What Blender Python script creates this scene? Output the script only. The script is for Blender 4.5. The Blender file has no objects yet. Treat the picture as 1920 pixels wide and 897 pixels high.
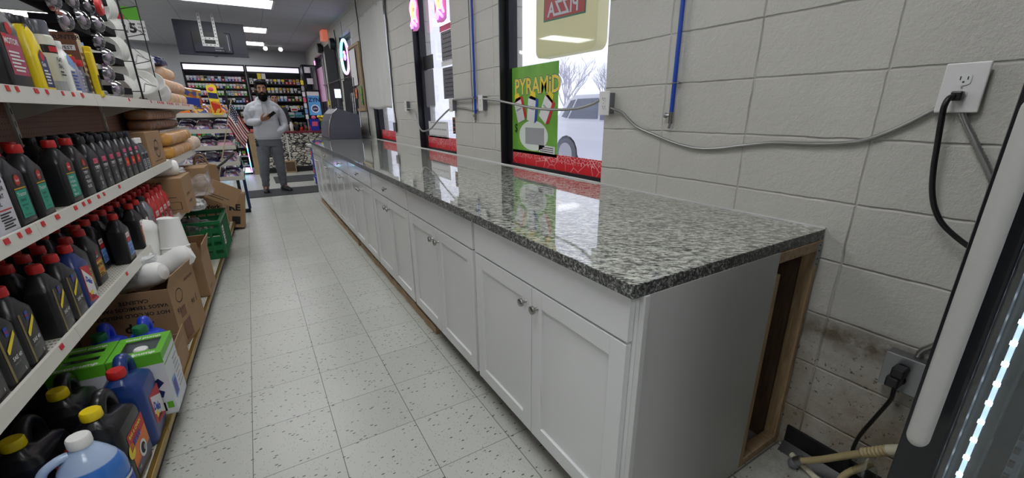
import bpy, bmesh, math, random
from mathutils import Vector, Matrix, noise
random.seed(7)
scn = bpy.context.scene
COL = scn.collection
PI = math.pi
W = 1.845                      # room face of the window wall
# ------------------------------------------------------------------ materials
MATS = {}
def nt(m):
    m.use_nodes = True
    return m.node_tree, m.node_tree.nodes['Principled BSDF']
def mat(name, col, rough=.5, metal=0, spec=.5, noise_amt=0, nscale=20, bump=0, bscale=60, emit=None, estr=0, coat=0, alpha=1):
    if name in MATS: return MATS[name]
    m = bpy.data.materials.new(name); t, b = nt(m)
    c = (col[0], col[1], col[2], 1)
    b.inputs['Base Color'].default_value = c
    b.inputs['Roughness'].default_value = rough
    b.inputs['Metallic'].default_value = metal
    b.inputs['Specular IOR Level'].default_value = spec
    b.inputs['Coat Weight'].default_value = coat
    if emit:
        b.inputs['Emission Color'].default_value = (*emit, 1); b.inputs['Emission Strength'].default_value = estr
    if noise_amt or bump:
        tc = t.nodes.new('ShaderNodeTexCoord')
        if noise_amt:
            n = t.nodes.new('ShaderNodeTexNoise'); n.inputs['Scale'].default_value = nscale; n.inputs['Detail'].default_value = 4
            t.links.new(tc.outputs['Object'], n.inputs['Vector'])
            mx = t.nodes.new('ShaderNodeMix'); mx.data_type = 'RGBA'
            mx.inputs[6].default_value = (col[0]*(1-noise_amt), col[1]*(1-noise_amt), col[2]*(1-noise_amt), 1)
            mx.inputs[7].default_value = (min(1, col[0]*(1+noise_amt)), min(1, col[1]*(1+noise_amt)), min(1, col[2]*(1+noise_amt)), 1)
            t.links.new(n.outputs['Fac'], mx.inputs[0]); t.links.new(mx.outputs[2], b.inputs['Base Color'])
        if bump:
            n2 = t.nodes.new('ShaderNodeTexNoise'); n2.inputs['Scale'].default_value = bscale; n2.inputs['Detail'].default_value = 5
            t.links.new(tc.outputs['Object'], n2.inputs['Vector'])
            bp = t.nodes.new('ShaderNodeBump'); bp.inputs['Strength'].default_value = bump; bp.inputs['Distance'].default_value = .01
            t.links.new(n2.outputs['Fac'], bp.inputs['Height']); t.links.new(bp.outputs['Normal'], b.inputs['Normal'])
    MATS[name] = m
    return m
def sr(r, g, b):               # 0..255 sRGB to linear
    f = lambda v: (v/255/12.92) if v <= 10 else (((v/255)+.055)/1.055)**2.4
    return (f(r), f(g), f(b))
def clear(name, tint=(1, 1, 1), mixf=.1, rough=.03):
    """thin clear sheet: mostly transparent with a glossy surface"""
    if name in MATS: return MATS[name]
    m = bpy.data.materials.new(name); m.use_nodes = True; t = m.node_tree; t.nodes.clear()
    o = t.nodes.new('ShaderNodeOutputMaterial'); tr = t.nodes.new('ShaderNodeBsdfTransparent'); gl = t.nodes.new('ShaderNodeBsdfGlossy')
    tr.inputs['Color'].default_value = (*tint, 1); gl.inputs['Roughness'].default_value = rough; gl.inputs['Color'].default_value = (1, 1, 1, 1)
    lw = t.nodes.new('ShaderNodeLayerWeight'); lw.inputs['Blend'].default_value = .5
    fr = t.nodes.new('ShaderNodeMath'); fr.operation = 'POWER'; fr.inputs[1].default_value = 4.5; t.links.new(lw.outputs['Facing'], fr.inputs[0])
    ad = t.nodes.new('ShaderNodeMath'); ad.operation = 'ADD'; ad.use_clamp = True; ad.inputs[1].default_value = mixf+.03
    mx = t.nodes.new('ShaderNodeMixShader')
    t.links.new(fr.outputs[0], ad.inputs[0]); t.links.new(ad.outputs[0], mx.inputs[0])
    t.links.new(tr.outputs[0], mx.inputs[1]); t.links.new(gl.outputs[0], mx.inputs[2]); t.links.new(mx.outputs[0], o.inputs[0])
    MATS[name] = m
    return m
def plastic_bag(name, col=(.9, .9, .92), a=.35, sc=9):
    """translucent wrinkled plastic film"""
    if name in MATS: return MATS[name]
    m = bpy.data.materials.new(name); m.use_nodes = True; t = m.node_tree; t.nodes.clear()
    o = t.nodes.new('ShaderNodeOutputMaterial'); tr = t.nodes.new('ShaderNodeBsdfTransparent'); pb = t.nodes.new('ShaderNodeBsdfPrincipled')
    pb.inputs['Base Color'].default_value = (*col, 1); pb.inputs['Roughness'].default_value = .3
    mx = t.nodes.new('ShaderNodeMixShader'); tc = t.nodes.new('ShaderNodeTexCoord'); n = t.nodes.new('ShaderNodeTexNoise')
    n.inputs['Scale'].default_value = sc; n.inputs['Detail'].default_value = 3; n.inputs['Distortion'].default_value = .8
    mr = t.nodes.new('ShaderNodeMapRange'); mr.inputs['From Min'].default_value = .4; mr.inputs['From Max'].default_value = .7
    mr.inputs['To Min'].default_value = a*.35; mr.inputs['To Max'].default_value = min(1, a*1.9)
    bp = t.nodes.new('ShaderNodeBump'); bp.inputs['Strength'].default_value = .5; bp.inputs['Distance'].default_value = .012
    t.links.new(tc.outputs['Object'], n.inputs['Vector']); t.links.new(n.outputs['Fac'], mr.inputs['Value']); t.links.new(n.outputs['Fac'], bp.inputs['Height'])
    t.links.new(bp.outputs['Normal'], pb.inputs['Normal']); t.links.new(mr.outputs[0], mx.inputs[0])
    t.links.new(tr.outputs[0], mx.inputs[1]); t.links.new(pb.outputs[0], mx.inputs[2]); t.links.new(mx.outputs[0], o.inputs[0])
    MATS[name] = m
    return m
class NB:
    """tiny node-graph writer"""
    def __init__(s, name):
        s.m = bpy.data.materials.new(name); s.t, s.b = nt(s.m); s.tc = s.n('TexCoord'); MATS[name] = s.m
    def n(s, k, **kw):
        x = s.t.nodes.new('ShaderNode'+k)
        for a, v in kw.items():
            if hasattr(x, a) and not isinstance(getattr(x, a), bpy.types.bpy_prop_collection): setattr(x, a, v)
            else: x.inputs[a.replace('_', ' ')].default_value = v
        return x
    def l(s, a, b): s.t.links.new(a, b)
    def math(s, op, a, b=None, c=None, clamp=False):
        x = s.n('Math'); x.operation = op; x.use_clamp = clamp
        for i, v in enumerate((a, b, c)):
            if v is None: continue
            if isinstance(v, (int, float)): x.inputs[i].default_value = v
            else: s.l(v, x.inputs[i])
        return x.outputs[0]
    def mix(s, f, a, b):
        x = s.n('Mix'); x.data_type = 'RGBA'
        for i, v in ((0, f), (6, a), (7, b)):
            if isinstance(v, (int, float)): x.inputs[i].default_value = v
            elif isinstance(v, tuple): x.inputs[i].default_value = (*v, 1)
            else: s.l(v, x.inputs[i])
        return x.outputs[2]
    def rng(s, v, a, b, c=0, d=1):
        x = s.n('MapRange'); s.l(v, x.inputs[0])
        for i, k in enumerate((a, b, c, d)): x.inputs[i+1].default_value = k
        return x.outputs[0]
    def noise(s, scale, detail=3, vec=None, rough=.5, dist=0):
        x = s.n('TexNoise'); x.inputs['Scale'].default_value = scale; x.inputs['Detail'].default_value = detail
        x.inputs['Roughness'].default_value = rough; x.inputs['Distortion'].default_value = dist
        s.l(vec if vec is not None else s.tc.outputs['Object'], x.inputs['Vector']); return x.outputs['Fac']
    def mapping(s, scale=(1, 1, 1), rot=(0, 0, 0), loc=(0, 0, 0)):
        x = s.n('Mapping'); x.inputs['Scale'].default_value = scale; x.inputs['Rotation'].default_value = rot; x.inputs['Location'].default_value = loc
        s.l(s.tc.outputs['Object'], x.inputs['Vector']); return x.outputs[0]
    def xyz(s):
        x = s.n('SeparateXYZ'); s.l(s.tc.outputs['Object'], x.inputs[0]); return x.outputs
    def line(s, coord, period, offset, half):
        """1 on thin lines at offset + k*period"""
        a = s.math('SUBTRACT', coord, offset - half); b = s.math('FLOORED_MODULO', a, period)
        return s.math('LESS_THAN', b, 2*half)
    def band(s, coord, lo, hi, soft):
        a = s.rng(coord, lo-soft, lo+soft); b = s.rng(coord, hi-soft, hi+soft, 1, 0); return s.math('MULTIPLY', a, b)
    def bump(s, h, strength=.5, dist=.01, prev=None):
        x = s.n('Bump'); x.inputs['Strength'].default_value = strength; x.inputs['Distance'].default_value = dist
        s.l(h, x.inputs['Height'])
        if prev is not None: s.l(prev, x.inputs['Normal'])
        return x.outputs['Normal']
# ------------------------------------------------------------------ mesh builder
class MB:
    def __init__(s): s.v = []; s.f = []; s.mi = []; s.mats = []; s.M = Matrix(); s.sm = []
    def m(s, mt):
        if mt not in s.mats: s.mats.append(mt)
        return s.mats.index(mt)
    def add(s, vs, fs, mt, smooth=False):
        o = len(s.v); k = s.m(mt)
        s.v += [tuple(s.M @ Vector(v)) for v in vs]
        for f in fs: s.f.append(tuple(o+i for i in f)); s.mi.append(k); s.sm.append(smooth)
    def box(s, x0, y0, z0, x1, y1, z1, mt):
        if x1 < x0: x0, x1 = x1, x0
        if y1 < y0: y0, y1 = y1, y0
        if z1 < z0: z0, z1 = z1, z0
        v = [(x0, y0, z0), (x1, y0, z0), (x1, y1, z0), (x0, y1, z0), (x0, y0, z1), (x1, y0, z1), (x1, y1, z1), (x0, y1, z1)]
        s.add(v, [(0, 3, 2, 1), (4, 5, 6, 7), (0, 1, 5, 4), (1, 2, 6, 5), (2, 3, 7, 6), (3, 0, 4, 7)], mt)
    def bbox(s, x0, y0, z0, x1, y1, z1, mt, b=.003):
        """box with bevelled vertical and horizontal edges"""
        bm = bmesh.new(); bmesh.ops.create_cube(bm, size=1)
        for v in bm.verts:
            v.co = Vector(((x0+x1)/2+v.co.x*abs(x1-x0), (y0+y1)/2+v.co.y*abs(y1-y0), (z0+z1)/2+v.co.z*abs(z1-z0)))
        bmesh.ops.bevel(bm, geom=bm.edges[:], offset=b, segments=2, affect='EDGES', profile=.5)
        s.bm(bm, mt, False)
    def bm(s, bm, mt, smooth=True):
        bm.verts.ensure_lookup_table(); bm.verts.index_update()
        s.add([v.co.copy() for v in bm.verts], [tuple(v.index for v in f.verts) for f in bm.faces], mt, smooth); bm.free()
    def quad(s, pts, mt): s.add(pts, [tuple(range(len(pts)))], mt)
    def prism(s, poly, axis, a0, a1, mt, smooth=False):
        """extrude a 2-D outline along an axis"""
        def P(p, a):
            return {'x': (a, p[0], p[1]), 'y': (p[0], a, p[1]), 'z': (p[0], p[1], a)}[axis]
        n = len(poly); vs = [P(p, a0) for p in poly]+[P(p, a1) for p in poly]
        s.add(vs, [tuple(range(n)), tuple(range(2*n-1, n-1, -1))], mt)
        o = len(s.v)-2*n; k = s.m(mt)
        for i in range(n):
            j = (i+1) % n; s.f.append((o+i, o+n+i, o+n+j, o+j)); s.mi.append(k); s.sm.append(smooth)
    def tube(s, pts, r, mt, n=10, closed=False, caps=True):
        pts = [Vector(p) for p in pts]; N = len(pts); rings = []
        up = Vector((0, 0, 1)); prev = None
        for i, p in enumerate(pts):
            a = pts[i-1] if (i or closed) else p; b = pts[(i+1) % N] if (i < N-1 or closed) else p
            t = (b-a).normalized() if (b-a).length > 1e-9 else Vector((0, 0, 1))
            if prev is None:
                q = up if abs(t.dot(up)) < .9 else Vector((1, 0, 0)); nn = (q - t*q.dot(t)).normalized()
            else: nn = (prev - t*prev.dot(t)).normalized()
            prev = nn; bb = t.cross(nn); rr = r[i] if isinstance(r, (list, tuple)) else r
            rings.append([p+nn*math.cos(2*PI*k/n)*rr+bb*math.sin(2*PI*k/n)*rr for k in range(n)])
        vs = [v for R in rings for v in R]; fs = []
        for i in range(N if closed else N-1):
            for k in range(n): a = i*n+k; b = i*n+(k+1) % n; c = ((i+1) % N)*n+(k+1) % n; d = ((i+1) % N)*n+k; fs.append((a, b, c, d))
        if caps and not closed: fs += [tuple(range(n-1, -1, -1)), tuple((N-1)*n+k for k in range(n))]
        s.add(vs, fs, mt, True)
    def cyl(s, p0, p1, r, mt, n=16): s.tube([p0, p1], r, mt, n)
    def lathe(s, prof, mt, n=20, c=(0, 0, 0), axis='z', cap=True):
        """prof: list of (r, h)"""
        vs = []; fs = []
        for r, h in prof:
            for k in range(n):
                a = 2*PI*k/n; p = (r*math.cos(a), r*math.sin(a), h)
                if axis == 'x': p = (p[2], p[0], p[1])
                if axis == 'y': p = (p[0], p[2], p[1])
                vs.append((p[0]+c[0], p[1]+c[1], p[2]+c[2]))
        for i in range(len(prof)-1):
            for k in range(n): fs.append((i*n+k, i*n+(k+1) % n, (i+1)*n+(k+1) % n, (i+1)*n+k))
        if cap: fs += [tuple(range(n-1, -1, -1)), tuple((len(prof)-1)*n+k for k in range(n))]
        s.add(vs, fs, mt, True)
    def loft(s, secs, mt, smooth=True, cap=True):
        n = len(secs[0]); vs = [p for S in secs for p in S]; fs = []
        for i in range(len(secs)-1):
            for k in range(n): fs.append((i*n+k, i*n+(k+1) % n, (i+1)*n+(k+1) % n, (i+1)*n+k))
        if cap: fs += [tuple(range(n-1, -1, -1)), tuple((len(secs)-1)*n+k for k in range(n))]
        s.add(vs, fs, mt, smooth)
    def ball(s, c, r, mt, u=14, v=9):
        r = r if isinstance(r, (tuple, list)) else (r, r, r)
        bm = bmesh.new(); bmesh.ops.create_uvsphere(bm, u_segments=u, v_segments=v, radius=1)
        for w in bm.verts: w.co = Vector((w.co.x*r[0]+c[0], w.co.y*r[1]+c[1], w.co.z*r[2]+c[2]))
        s.bm(bm, mt)
    def text(s, body, size, org, right, up, mt, bold=0, mirror=False, center=False, wide=1):
        """flat lettering at org, running along right, letters standing along up"""
        vs, fs, w = text_geo(body, bold)
        R = Vector(right).normalized(); U = Vector(up).normalized(); O_ = Vector(org)
        dx = -w/2 if center else 0
        s.add([O_+R*((x+dx)*size*wide*(-1 if mirror else 1))+U*(y*size) for x, y in vs], fs, mt)
    def build(s, name, parent=None, loc=None, rot=None, autosmooth=True):
        me = bpy.data.meshes.new(name); me.from_pydata(s.v, [], s.f)
        for m_ in s.mats: me.materials.append(m_)
        me.polygons.foreach_set('material_index', s.mi); me.polygons.foreach_set('use_smooth', s.sm)
        me.validate(); me.update()
        if autosmooth and any(s.sm):
            bm = bmesh.new(); bm.from_mesh(me)
            for e in bm.edges:
                if len(e.link_faces) == 2 and e.calc_face_angle(0) > .75: e.smooth = False
            bm.to_mesh(me); bm.free()
        o = bpy.data.objects.new(name, me); COL.objects.link(o)
        if parent: o.parent = parent
        if loc: o.location = loc
        if rot: o.rotation_euler = rot
        return o
_TX = {}
def text_geo(body, bold=0):
    k = (body, bold)
    if k in _TX: return _TX[k]
    cu = bpy.data.curves.new('t', 'FONT'); cu.body = body; cu.size = 1; cu.resolution_u = 2; cu.offset = bold
    ob = bpy.data.objects.new('t', cu); COL.objects.link(ob)
    dg = bpy.context.evaluated_depsgraph_get(); dg.update()
    me = bpy.data.meshes.new_from_object(ob.evaluated_get(dg))
    vs = [(v.co.x, v.co.y) for v in me.vertices]; fs = [tuple(p.vertices) for p in me.polygons]
    w = max([v[0] for v in vs], default=0)
    bpy.data.objects.remove(ob); bpy.data.curves.remove(cu); bpy.data.meshes.remove(me)
    _TX[k] = (vs, fs, w); return _TX[k]
def rrect(w, d, z, r, n=4, cx=0, cy=0):
    """rounded rectangle ring: w along x, d along y"""
    out = []; r = min(r, w/2-1e-4, d/2-1e-4)
    for qx, qy, a0 in ((1, 1, 0), (-1, 1, 90), (-1, -1, 180), (1, -1, 270)):
        for i in range(n):
            a = math.radians(a0+90*i/(n-1)); out.append((cx+qx*(w/2-r)+r*math.cos(a), cy+qy*(d/2-r)+r*math.sin(a), z))
    return out
def tag(o, label=None, cat=None, group=None, kind=None):
    if label: o['label'] = label
    if cat: o['category'] = cat
    if group: o['group'] = group
    if kind: o['kind'] = kind
    return o
def thing(name, label, cat, loc=(0, 0, 0), rotz=0, group=None):
    o = bpy.data.objects.new(name, None); COL.objects.link(o); o.location = loc; o.rotation_euler = (0, 0, rotz); o.empty_display_size = .05
    return tag(o, label, cat, group)
def kids(o): return [c for c in KIDS.get(o.name, [])]
def dup(root, loc, rotz=None, label=None, group=None, rot=None, scale=None):
    ch = {}
    for o in bpy.data.objects:
        if o.parent: ch.setdefault(o.parent.name, []).append(o)
    def cp(o, par):
        c = o.copy(); COL.objects.link(c)
        if par: c.parent = par
        for k in ch.get(o.name, []): cp(k, c)
        return c
    r = cp(root, None); r.location = loc
    if rotz is not None: r.rotation_euler = (0, 0, rotz)
    if rot is not None: r.rotation_euler = rot
    if scale: r.scale = (scale, scale, scale)
    if label: r['label'] = label
    if group: r['group'] = group
    return r
# gondola frame: U towards the aisle, v along the shelf run
GA = math.radians(2.2); GO = Vector((-.27, 0, 0))
GU = Vector((math.cos(GA), -math.sin(GA), 0)); GV = Vector((math.sin(GA), math.cos(GA), 0))
GROT = -GA
def G(u, v, z): return GO + GU*u + GV*v + Vector((0, 0, z))
# common materials
M = {}
def _m():
    M['white'] = mat('white_paint', sr(205, 206, 204), .35, noise_amt=.02)
    M['cab'] = mat('cabinet_white', sr(214, 215, 214), .16, coat=.3)
    M['cabside'] = mat('cabinet_side_grey', sr(192, 192, 190), .4, noise_amt=.015, nscale=300)
    M['black'] = mat('black_plastic', sr(22, 22, 24), .35)
    M['blackmetal'] = mat('black_metal', sr(18, 18, 21), .4, .2)
    M['chrome'] = mat('brushed_nickel', sr(170, 168, 165), .22, 1)
    M['steel'] = mat('galvanised_steel', sr(150, 152, 155), .35, .9)
    M['shelf'] = mat('shelf_enamel', sr(208, 206, 196), .35, noise_amt=.03)
    M['brass'] = mat('brass_trim', sr(150, 122, 60), .35, .8, noise_amt=.25, nscale=12)
    M['red'] = mat('red_plastic', sr(190, 30, 32), .35)
    M['ink'] = mat('black_ink', sr(25, 22, 22), .6)
    M['wht'] = mat('white_print', sr(225, 225, 225), .5)
    M['redp'] = mat('red_print', sr(196, 38, 42), .5)
    M['teal'] = mat('teal_print', sr(30, 150, 125), .5)
    M['gold'] = mat('gold_print', sr(196, 160, 40), .5)
    M['orange'] = mat('orange_print', sr(226, 120, 40), .5)
    M['yellow'] = mat('yellow_plastic', sr(232, 205, 24), .35)
    M['yellowp'] = mat('yellow_print', sr(240, 214, 50), .5)
    M['lblue'] = mat('light_blue_print', sr(120, 160, 215), .5)
    M['bluep'] = mat('blue_print', sr(40, 70, 170), .5)
    M['blue'] = mat('blue_plastic', sr(22, 62, 190), .35)
    M['navy'] = mat('navy_plastic', sr(22, 40, 92), .3)
    M['green'] = mat('green_plastic', sr(18, 104, 58), .4)
    M['greenp'] = mat('lime_print', sr(92, 172, 40), .5)
    M['pink'] = mat('pink_print', sr(225, 90, 130), .5)
    M['grey'] = mat('grey_plastic', sr(110, 113, 118), .35)
    M['lgrey'] = mat('light_grey_print', sr(160, 162, 165), .5)
    M['brownp'] = mat('brown_print', sr(110, 66, 40), .5)
    M['purple'] = mat('purple_print', sr(90, 70, 160), .5)
    M['card'] = mat('cardboard', sr(158, 126, 92), .75, noise_amt=.06, nscale=8)
    M['cardd'] = mat('cardboard_inside', sr(140, 105, 72), .8, noise_amt=.08, nscale=8)
    M['foam'] = mat('white_foam', sr(236, 236, 232), .45)
    M['wood'] = None
_m()
# ------------------------------------------------------------------ surface materials of the room
def m_floor():
    s = NB('vinyl_tile'); x, y, z = s.xyz()
    T = .3048
    ln = s.math('MAXIMUM', s.line(x, T, 0, .0014), s.line(y, T, 0, .0012))
    # per-tile tone
    cx = s.math('FLOOR', s.math('DIVIDE', x, T)); cy = s.math('FLOOR', s.math('DIVIDE', y, T))
    cmb = s.n('CombineXYZ'); s.l(cx, cmb.inputs[0]); s.l(cy, cmb.inputs[1])
    wn = s.n('TexWhiteNoise'); wn.noise_dimensions = '3D'; s.l(cmb.outputs[0], wn.inputs['Vector'])
    base = s.mix(wn.outputs['Value'], sr(184, 186, 178), sr(192, 194, 186))
    st = s.noise(14, 4, s.mapping((1, 3.2, 1), (0, 0, .15)))
    # little dark and grey flecks
    v1 = s.n('TexVoronoi'); v1.inputs['Scale'].default_value = 38; s.l(s.mapping((1, 2.4, 1), (0, 0, .5)), v1.inputs['Vector'])
    sel = s.n('SeparateColor'); s.l(v1.outputs['Color'], sel.inputs[0])
    fl = s.math('MULTIPLY', s.math('LESS_THAN', v1.outputs['Distance'], .25), s.math('GREATER_THAN', sel.outputs[0], .74))
    v2 = s.n('TexVoronoi'); v2.inputs['Scale'].default_value = 60; s.l(s.mapping((2.6, 1, 1), (0, 0, -.4)), v2.inputs['Vector'])
    sel2 = s.n('SeparateColor'); s.l(v2.outputs['Color'], sel2.inputs[0])
    fl2 = s.math('MULTIPLY', s.math('LESS_THAN', v2.outputs['Distance'], .3), s.math('GREATER_THAN', sel2.outputs[1], .62))
    base = s.mix(s.math('MULTIPLY', fl2, .38), base, sr(120, 124, 114))
    base = s.mix(s.math('MULTIPLY', fl, .9), base, sr(44, 46, 40))
    # old dirt beside the counter end
    n1 = s.noise(4, 6, rough=.65); n2 = s.noise(17, 5, rough=.7)
    area = s.math('MULTIPLY', s.rng(x, .82, 1.2), s.rng(y, -1.55, -.55, 1, 0))
    d = s.math('MULTIPLY', s.rng(s.math('ADD', s.math('MULTIPLY', n1, .6), s.math('MULTIPLY', n2, .5)), .48, .68), area, clamp=True)
    base = s.mix(s.math('MULTIPLY', d, .85), base, sr(92, 68, 42))
    wide = s.math('MAXIMUM', s.line(x, T, 0, .004), s.line(y, T, 0, .004))
    base = s.mix(s.math('MULTIPLY', s.math('MULTIPLY', wide, area, clamp=True), .8), base, sr(38, 28, 20))
    base = s.mix(s.math('MULTIPLY', ln, .85), base, sr(52, 52, 48))
    s.l(base, s.b.inputs['Base Color'])
    s.b.inputs['Roughness'].default_value = .3
    s.l(s.bump(s.math('MULTIPLY', ln, -1), .12, .003), s.b.inputs['Normal'])
    return s.m
def m_wall():
    s = NB('painted_block'); x, y, z = s.xyz()
    PY, PZ, oy, oz = .4064, .2032, -.466, -.0156
    wob = s.math('MULTIPLY', s.math('SUBTRACT', s.noise(9, 3), .5), .010)
    yy = s.math('ADD', y, wob); zz = s.math('ADD', z, wob)
    def dist(c, p, o):
        a = s.math('FLOORED_MODULO', s.math('SUBTRACT', c, o - p/2), p)
        return s.math('ABSOLUTE', s.math('SUBTRACT', a, p/2))
    dj = s.math('MINIMUM', dist(yy, PY, oy), dist(zz, PZ, oz))
    groove = s.rng(dj, .001, .0055, 1, 0)
    crack = s.math('MULTIPLY', s.rng(dj, .001, .0032, 1, 0), s.rng(s.noise(3.3, 4), .50, .60))
    rough = s.noise(55, 5, rough=.7); pit = s.noise(28, 4, rough=.6)
    vor = s.n('TexVoronoi'); vor.inputs['Scale'].default_value = 55; s.l(s.tc.outputs['Object'], vor.inputs['Vector'])
    vs = s.n('SeparateColor'); s.l(vor.outputs['Color'], vs.inputs[0])
    hole = s.math('MULTIPLY', s.math('LESS_THAN', vor.outputs['Distance'], .16), s.math('GREATER_THAN', vs.outputs[0], .93))
    h = s.math('SUBTRACT', s.math('ADD', s.math('MULTIPLY', rough, .42), s.math('MULTIPLY', pit, .30)), s.math('MULTIPLY', groove, .5))
    h = s.math('SUBTRACT', h, s.math('MULTIPLY', hole, .8))
    base = s.mix(s.noise(2.2, 3), sr(186, 184, 176), sr(200, 199, 192))
    base = s.mix(s.math('MULTIPLY', crack, .5), base, sr(88, 84, 76))
    base = s.mix(s.math('MULTIPLY', hole, .55), base, sr(80, 78, 70))
    # water stains low on the wall past the counter end
    n1 = s.noise(3.5, 6, rough=.7); n2 = s.noise(45, 4, rough=.7)
    area = s.math('MULTIPLY', s.rng(y, -1.15, -.9, 1, 0), s.rng(z, .48, .62, 1, 0))
    area = s.math('MULTIPLY', area, s.rng(s.math('ADD', n1, s.math('MULTIPLY', s.math('SUBTRACT', .62, z), .35)), .42, .75), clamp=True)
    base = s.mix(s.math('MULTIPLY', area, .85), base, sr(138, 122, 96))
    band = s.math('MULTIPLY', s.band(z, .50, .585, .03), s.rng(y, -1.3, -1.0, 1, 0))
    base = s.mix(s.math('MULTIPLY', s.math('MULTIPLY', band, s.rng(n1, .30, .48)), .9), base, sr(92, 76, 54))
    spk = s.math('MULTIPLY', s.rng(n2, .60, .64), s.math('MULTIPLY', s.rng(z, .45, .6, 1, 0), s.rng(y, -1.1, -.9, 1, 0)))
    base = s.mix(s.math('MULTIPLY', spk, .8), base, sr(60, 50, 40))
    s.l(base, s.b.inputs['Base Color']); s.b.inputs['Roughness'].default_value = .5
    s.l(s.bump(h, .85, .010), s.b.inputs['Normal'])
    return s.m
def m_granite():
    s = NB('granite')
    x, y, z = s.xyz(); cb = s.n('CombineXYZ'); s.l(s.math('MULTIPLY', s.math('SUBTRACT', x, s.math('MULTIPLY', y, .8)), .30), cb.inputs[0]); s.l(s.math('MULTIPLY', s.math('ADD', s.math('MULTIPLY', x, .8), y), .78), cb.inputs[1]); s.l(z, cb.inputs[2]); mp = cb.outputs[0]
    a = s.noise(112, 6, mp, .7, .5); b = s.noise(42, 5, mp, .65, .8); c = s.noise(210, 3, mp, .6)
    r = s.n('ValToRGB'); s.l(a, r.inputs[0]); e = r.color_ramp; e.interpolation = 'LINEAR'
    e.elements[0].position = .42; e.elements[0].color = (*sr(28, 29, 31), 1)
    e.elements[1].position = .46; e.elements[1].color = (*sr(112, 114, 110), 1)
    q = e.elements.new(.50); q.color = (*sr(174, 178, 168), 1)
    q = e.elements.new(.58); q.color = (*sr(208, 211, 199), 1)
    base = s.mix(s.rng(b, .54, .62, 0, .6), r.outputs[0], sr(64, 66, 66))
    base = s.mix(s.rng(c, .60, .66, 0, .7), base, sr(24, 24, 26))
    ex = s.math('DIVIDE', s.math('SUBTRACT', x, 1.394), .042); ey = s.math('DIVIDE', s.math('SUBTRACT', y, -.866), .042)
    sp = s.math('MULTIPLY', s.rng(s.math('ADD', s.math('MULTIPLY', ex, ex), s.math('MULTIPLY', ey, ey)), .6, 1.1, 1, 0), s.rng(c, .45, .5)); base = s.mix(s.math('MULTIPLY', sp, .85), base, sr(76, 72, 88))
    s.l(base, s.b.inputs['Base Color']); s.b.inputs['Roughness'].default_value = .045
    s.b.inputs['Specular IOR Level'].default_value = .75; s.b.inputs['Coat Weight'].default_value = .5; s.b.inputs['Coat Roughness'].default_value = .02
    return s.m
def m_granite_edge():
    s = NB('granite_edge')
    a = s.noise(130, 6, None, .7, .6); c = s.noise(55, 4)
    r = s.n('ValToRGB'); s.l(a, r.inputs[0]); e = r.color_ramp
    e.elements[0].position = .40; e.elements[0].color = (*sr(22, 22, 24), 1); e.elements[1].position = .66; e.elements[1].color = (*sr(190, 192, 184), 1)
    q = e.elements.new(.52); q.color = (*sr(92, 94, 92), 1)
    base = s.mix(s.rng(c, .5, .6, 0, .6), r.outputs[0], sr(40, 41, 42))
    s.l(base, s.b.inputs['Base Color']); s.b.inputs['Roughness'].default_value = .25
    s.l(s.bump(a, .5, .004), s.b.inputs['Normal'])
    return s.m
def m_ceiling():
    s = NB('ceiling_tile'); x, y, z = s.xyz()
    ln = s.math('MAXIMUM', s.line(x, .61, .1, .004), s.line(y, .61, .2, .004))
    base = s.mix(s.math('MULTIPLY', ln, .6), sr(176, 176, 180), sr(96, 96, 100))
    sp = s.math('GREATER_THAN', s.noise(120, 2), .66)
    base = s.mix(s.math('MULTIPLY', sp, .3), base, sr(110, 110, 112))
    s.l(base, s.b.inputs['Base Color']); s.b.inputs['Roughness'].default_value = .9
    return s.m
def m_wood(name, c1, c2, sc=(1, 14, 14)):
    s = NB(name); n = s.noise(4.5, 6, s.mapping(sc), .65, 1.2)
    base = s.mix(s.rng(n, .35, .65), c1, c2)
    s.l(base, s.b.inputs['Base Color']); s.b.inputs['Roughness'].default_value = .6
    s.l(s.bump(n, .25, .003), s.b.inputs['Normal'])
    return s.m
def m_stone():
    s = NB('stone_print')
    v = s.n('TexVoronoi'); v.feature = 'DISTANCE_TO_EDGE'; v.inputs['Scale'].default_value = 10; s.l(s.mapping((1, 1, 2.2)), v.inputs['Vector'])
    v2 = s.n('TexVoronoi'); v2.inputs['Scale'].default_value = 10; s.l(s.mapping((1, 1, 2.2)), v2.inputs['Vector'])
    sc = s.n('SeparateColor'); s.l(v2.outputs['Color'], sc.inputs[0])
    base = s.mix(sc.outputs[0], sr(190, 184, 172), sr(238, 232, 218))
    base = s.mix(s.rng(v.outputs['Distance'], .05, .15, 1, 0), base, sr(28, 25, 24))
    s.l(base, s.b.inputs['Base Color']); s.b.inputs['Roughness'].default_value = .4
    return s.m
def m_pegboard():
    s = NB('pegboard'); x, y, z = s.xyz()
    def d(c):
        a = s.math('FLOORED_MODULO', c, .0254); return s.math('POWER', s.math('SUBTRACT', a, .0127), 2)
    dd = s.math('ADD', d(y), d(z)); hole = s.math('LESS_THAN', dd, .0032**2)
    base = s.mix(s.noise(6, 4), sr(126, 92, 78), sr(148, 112, 96))
    base = s.mix(hole, base, sr(40, 26, 22))
    s.l(base, s.b.inputs['Base Color']); s.b.inputs['Roughness'].default_value = .6
    return s.m
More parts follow.
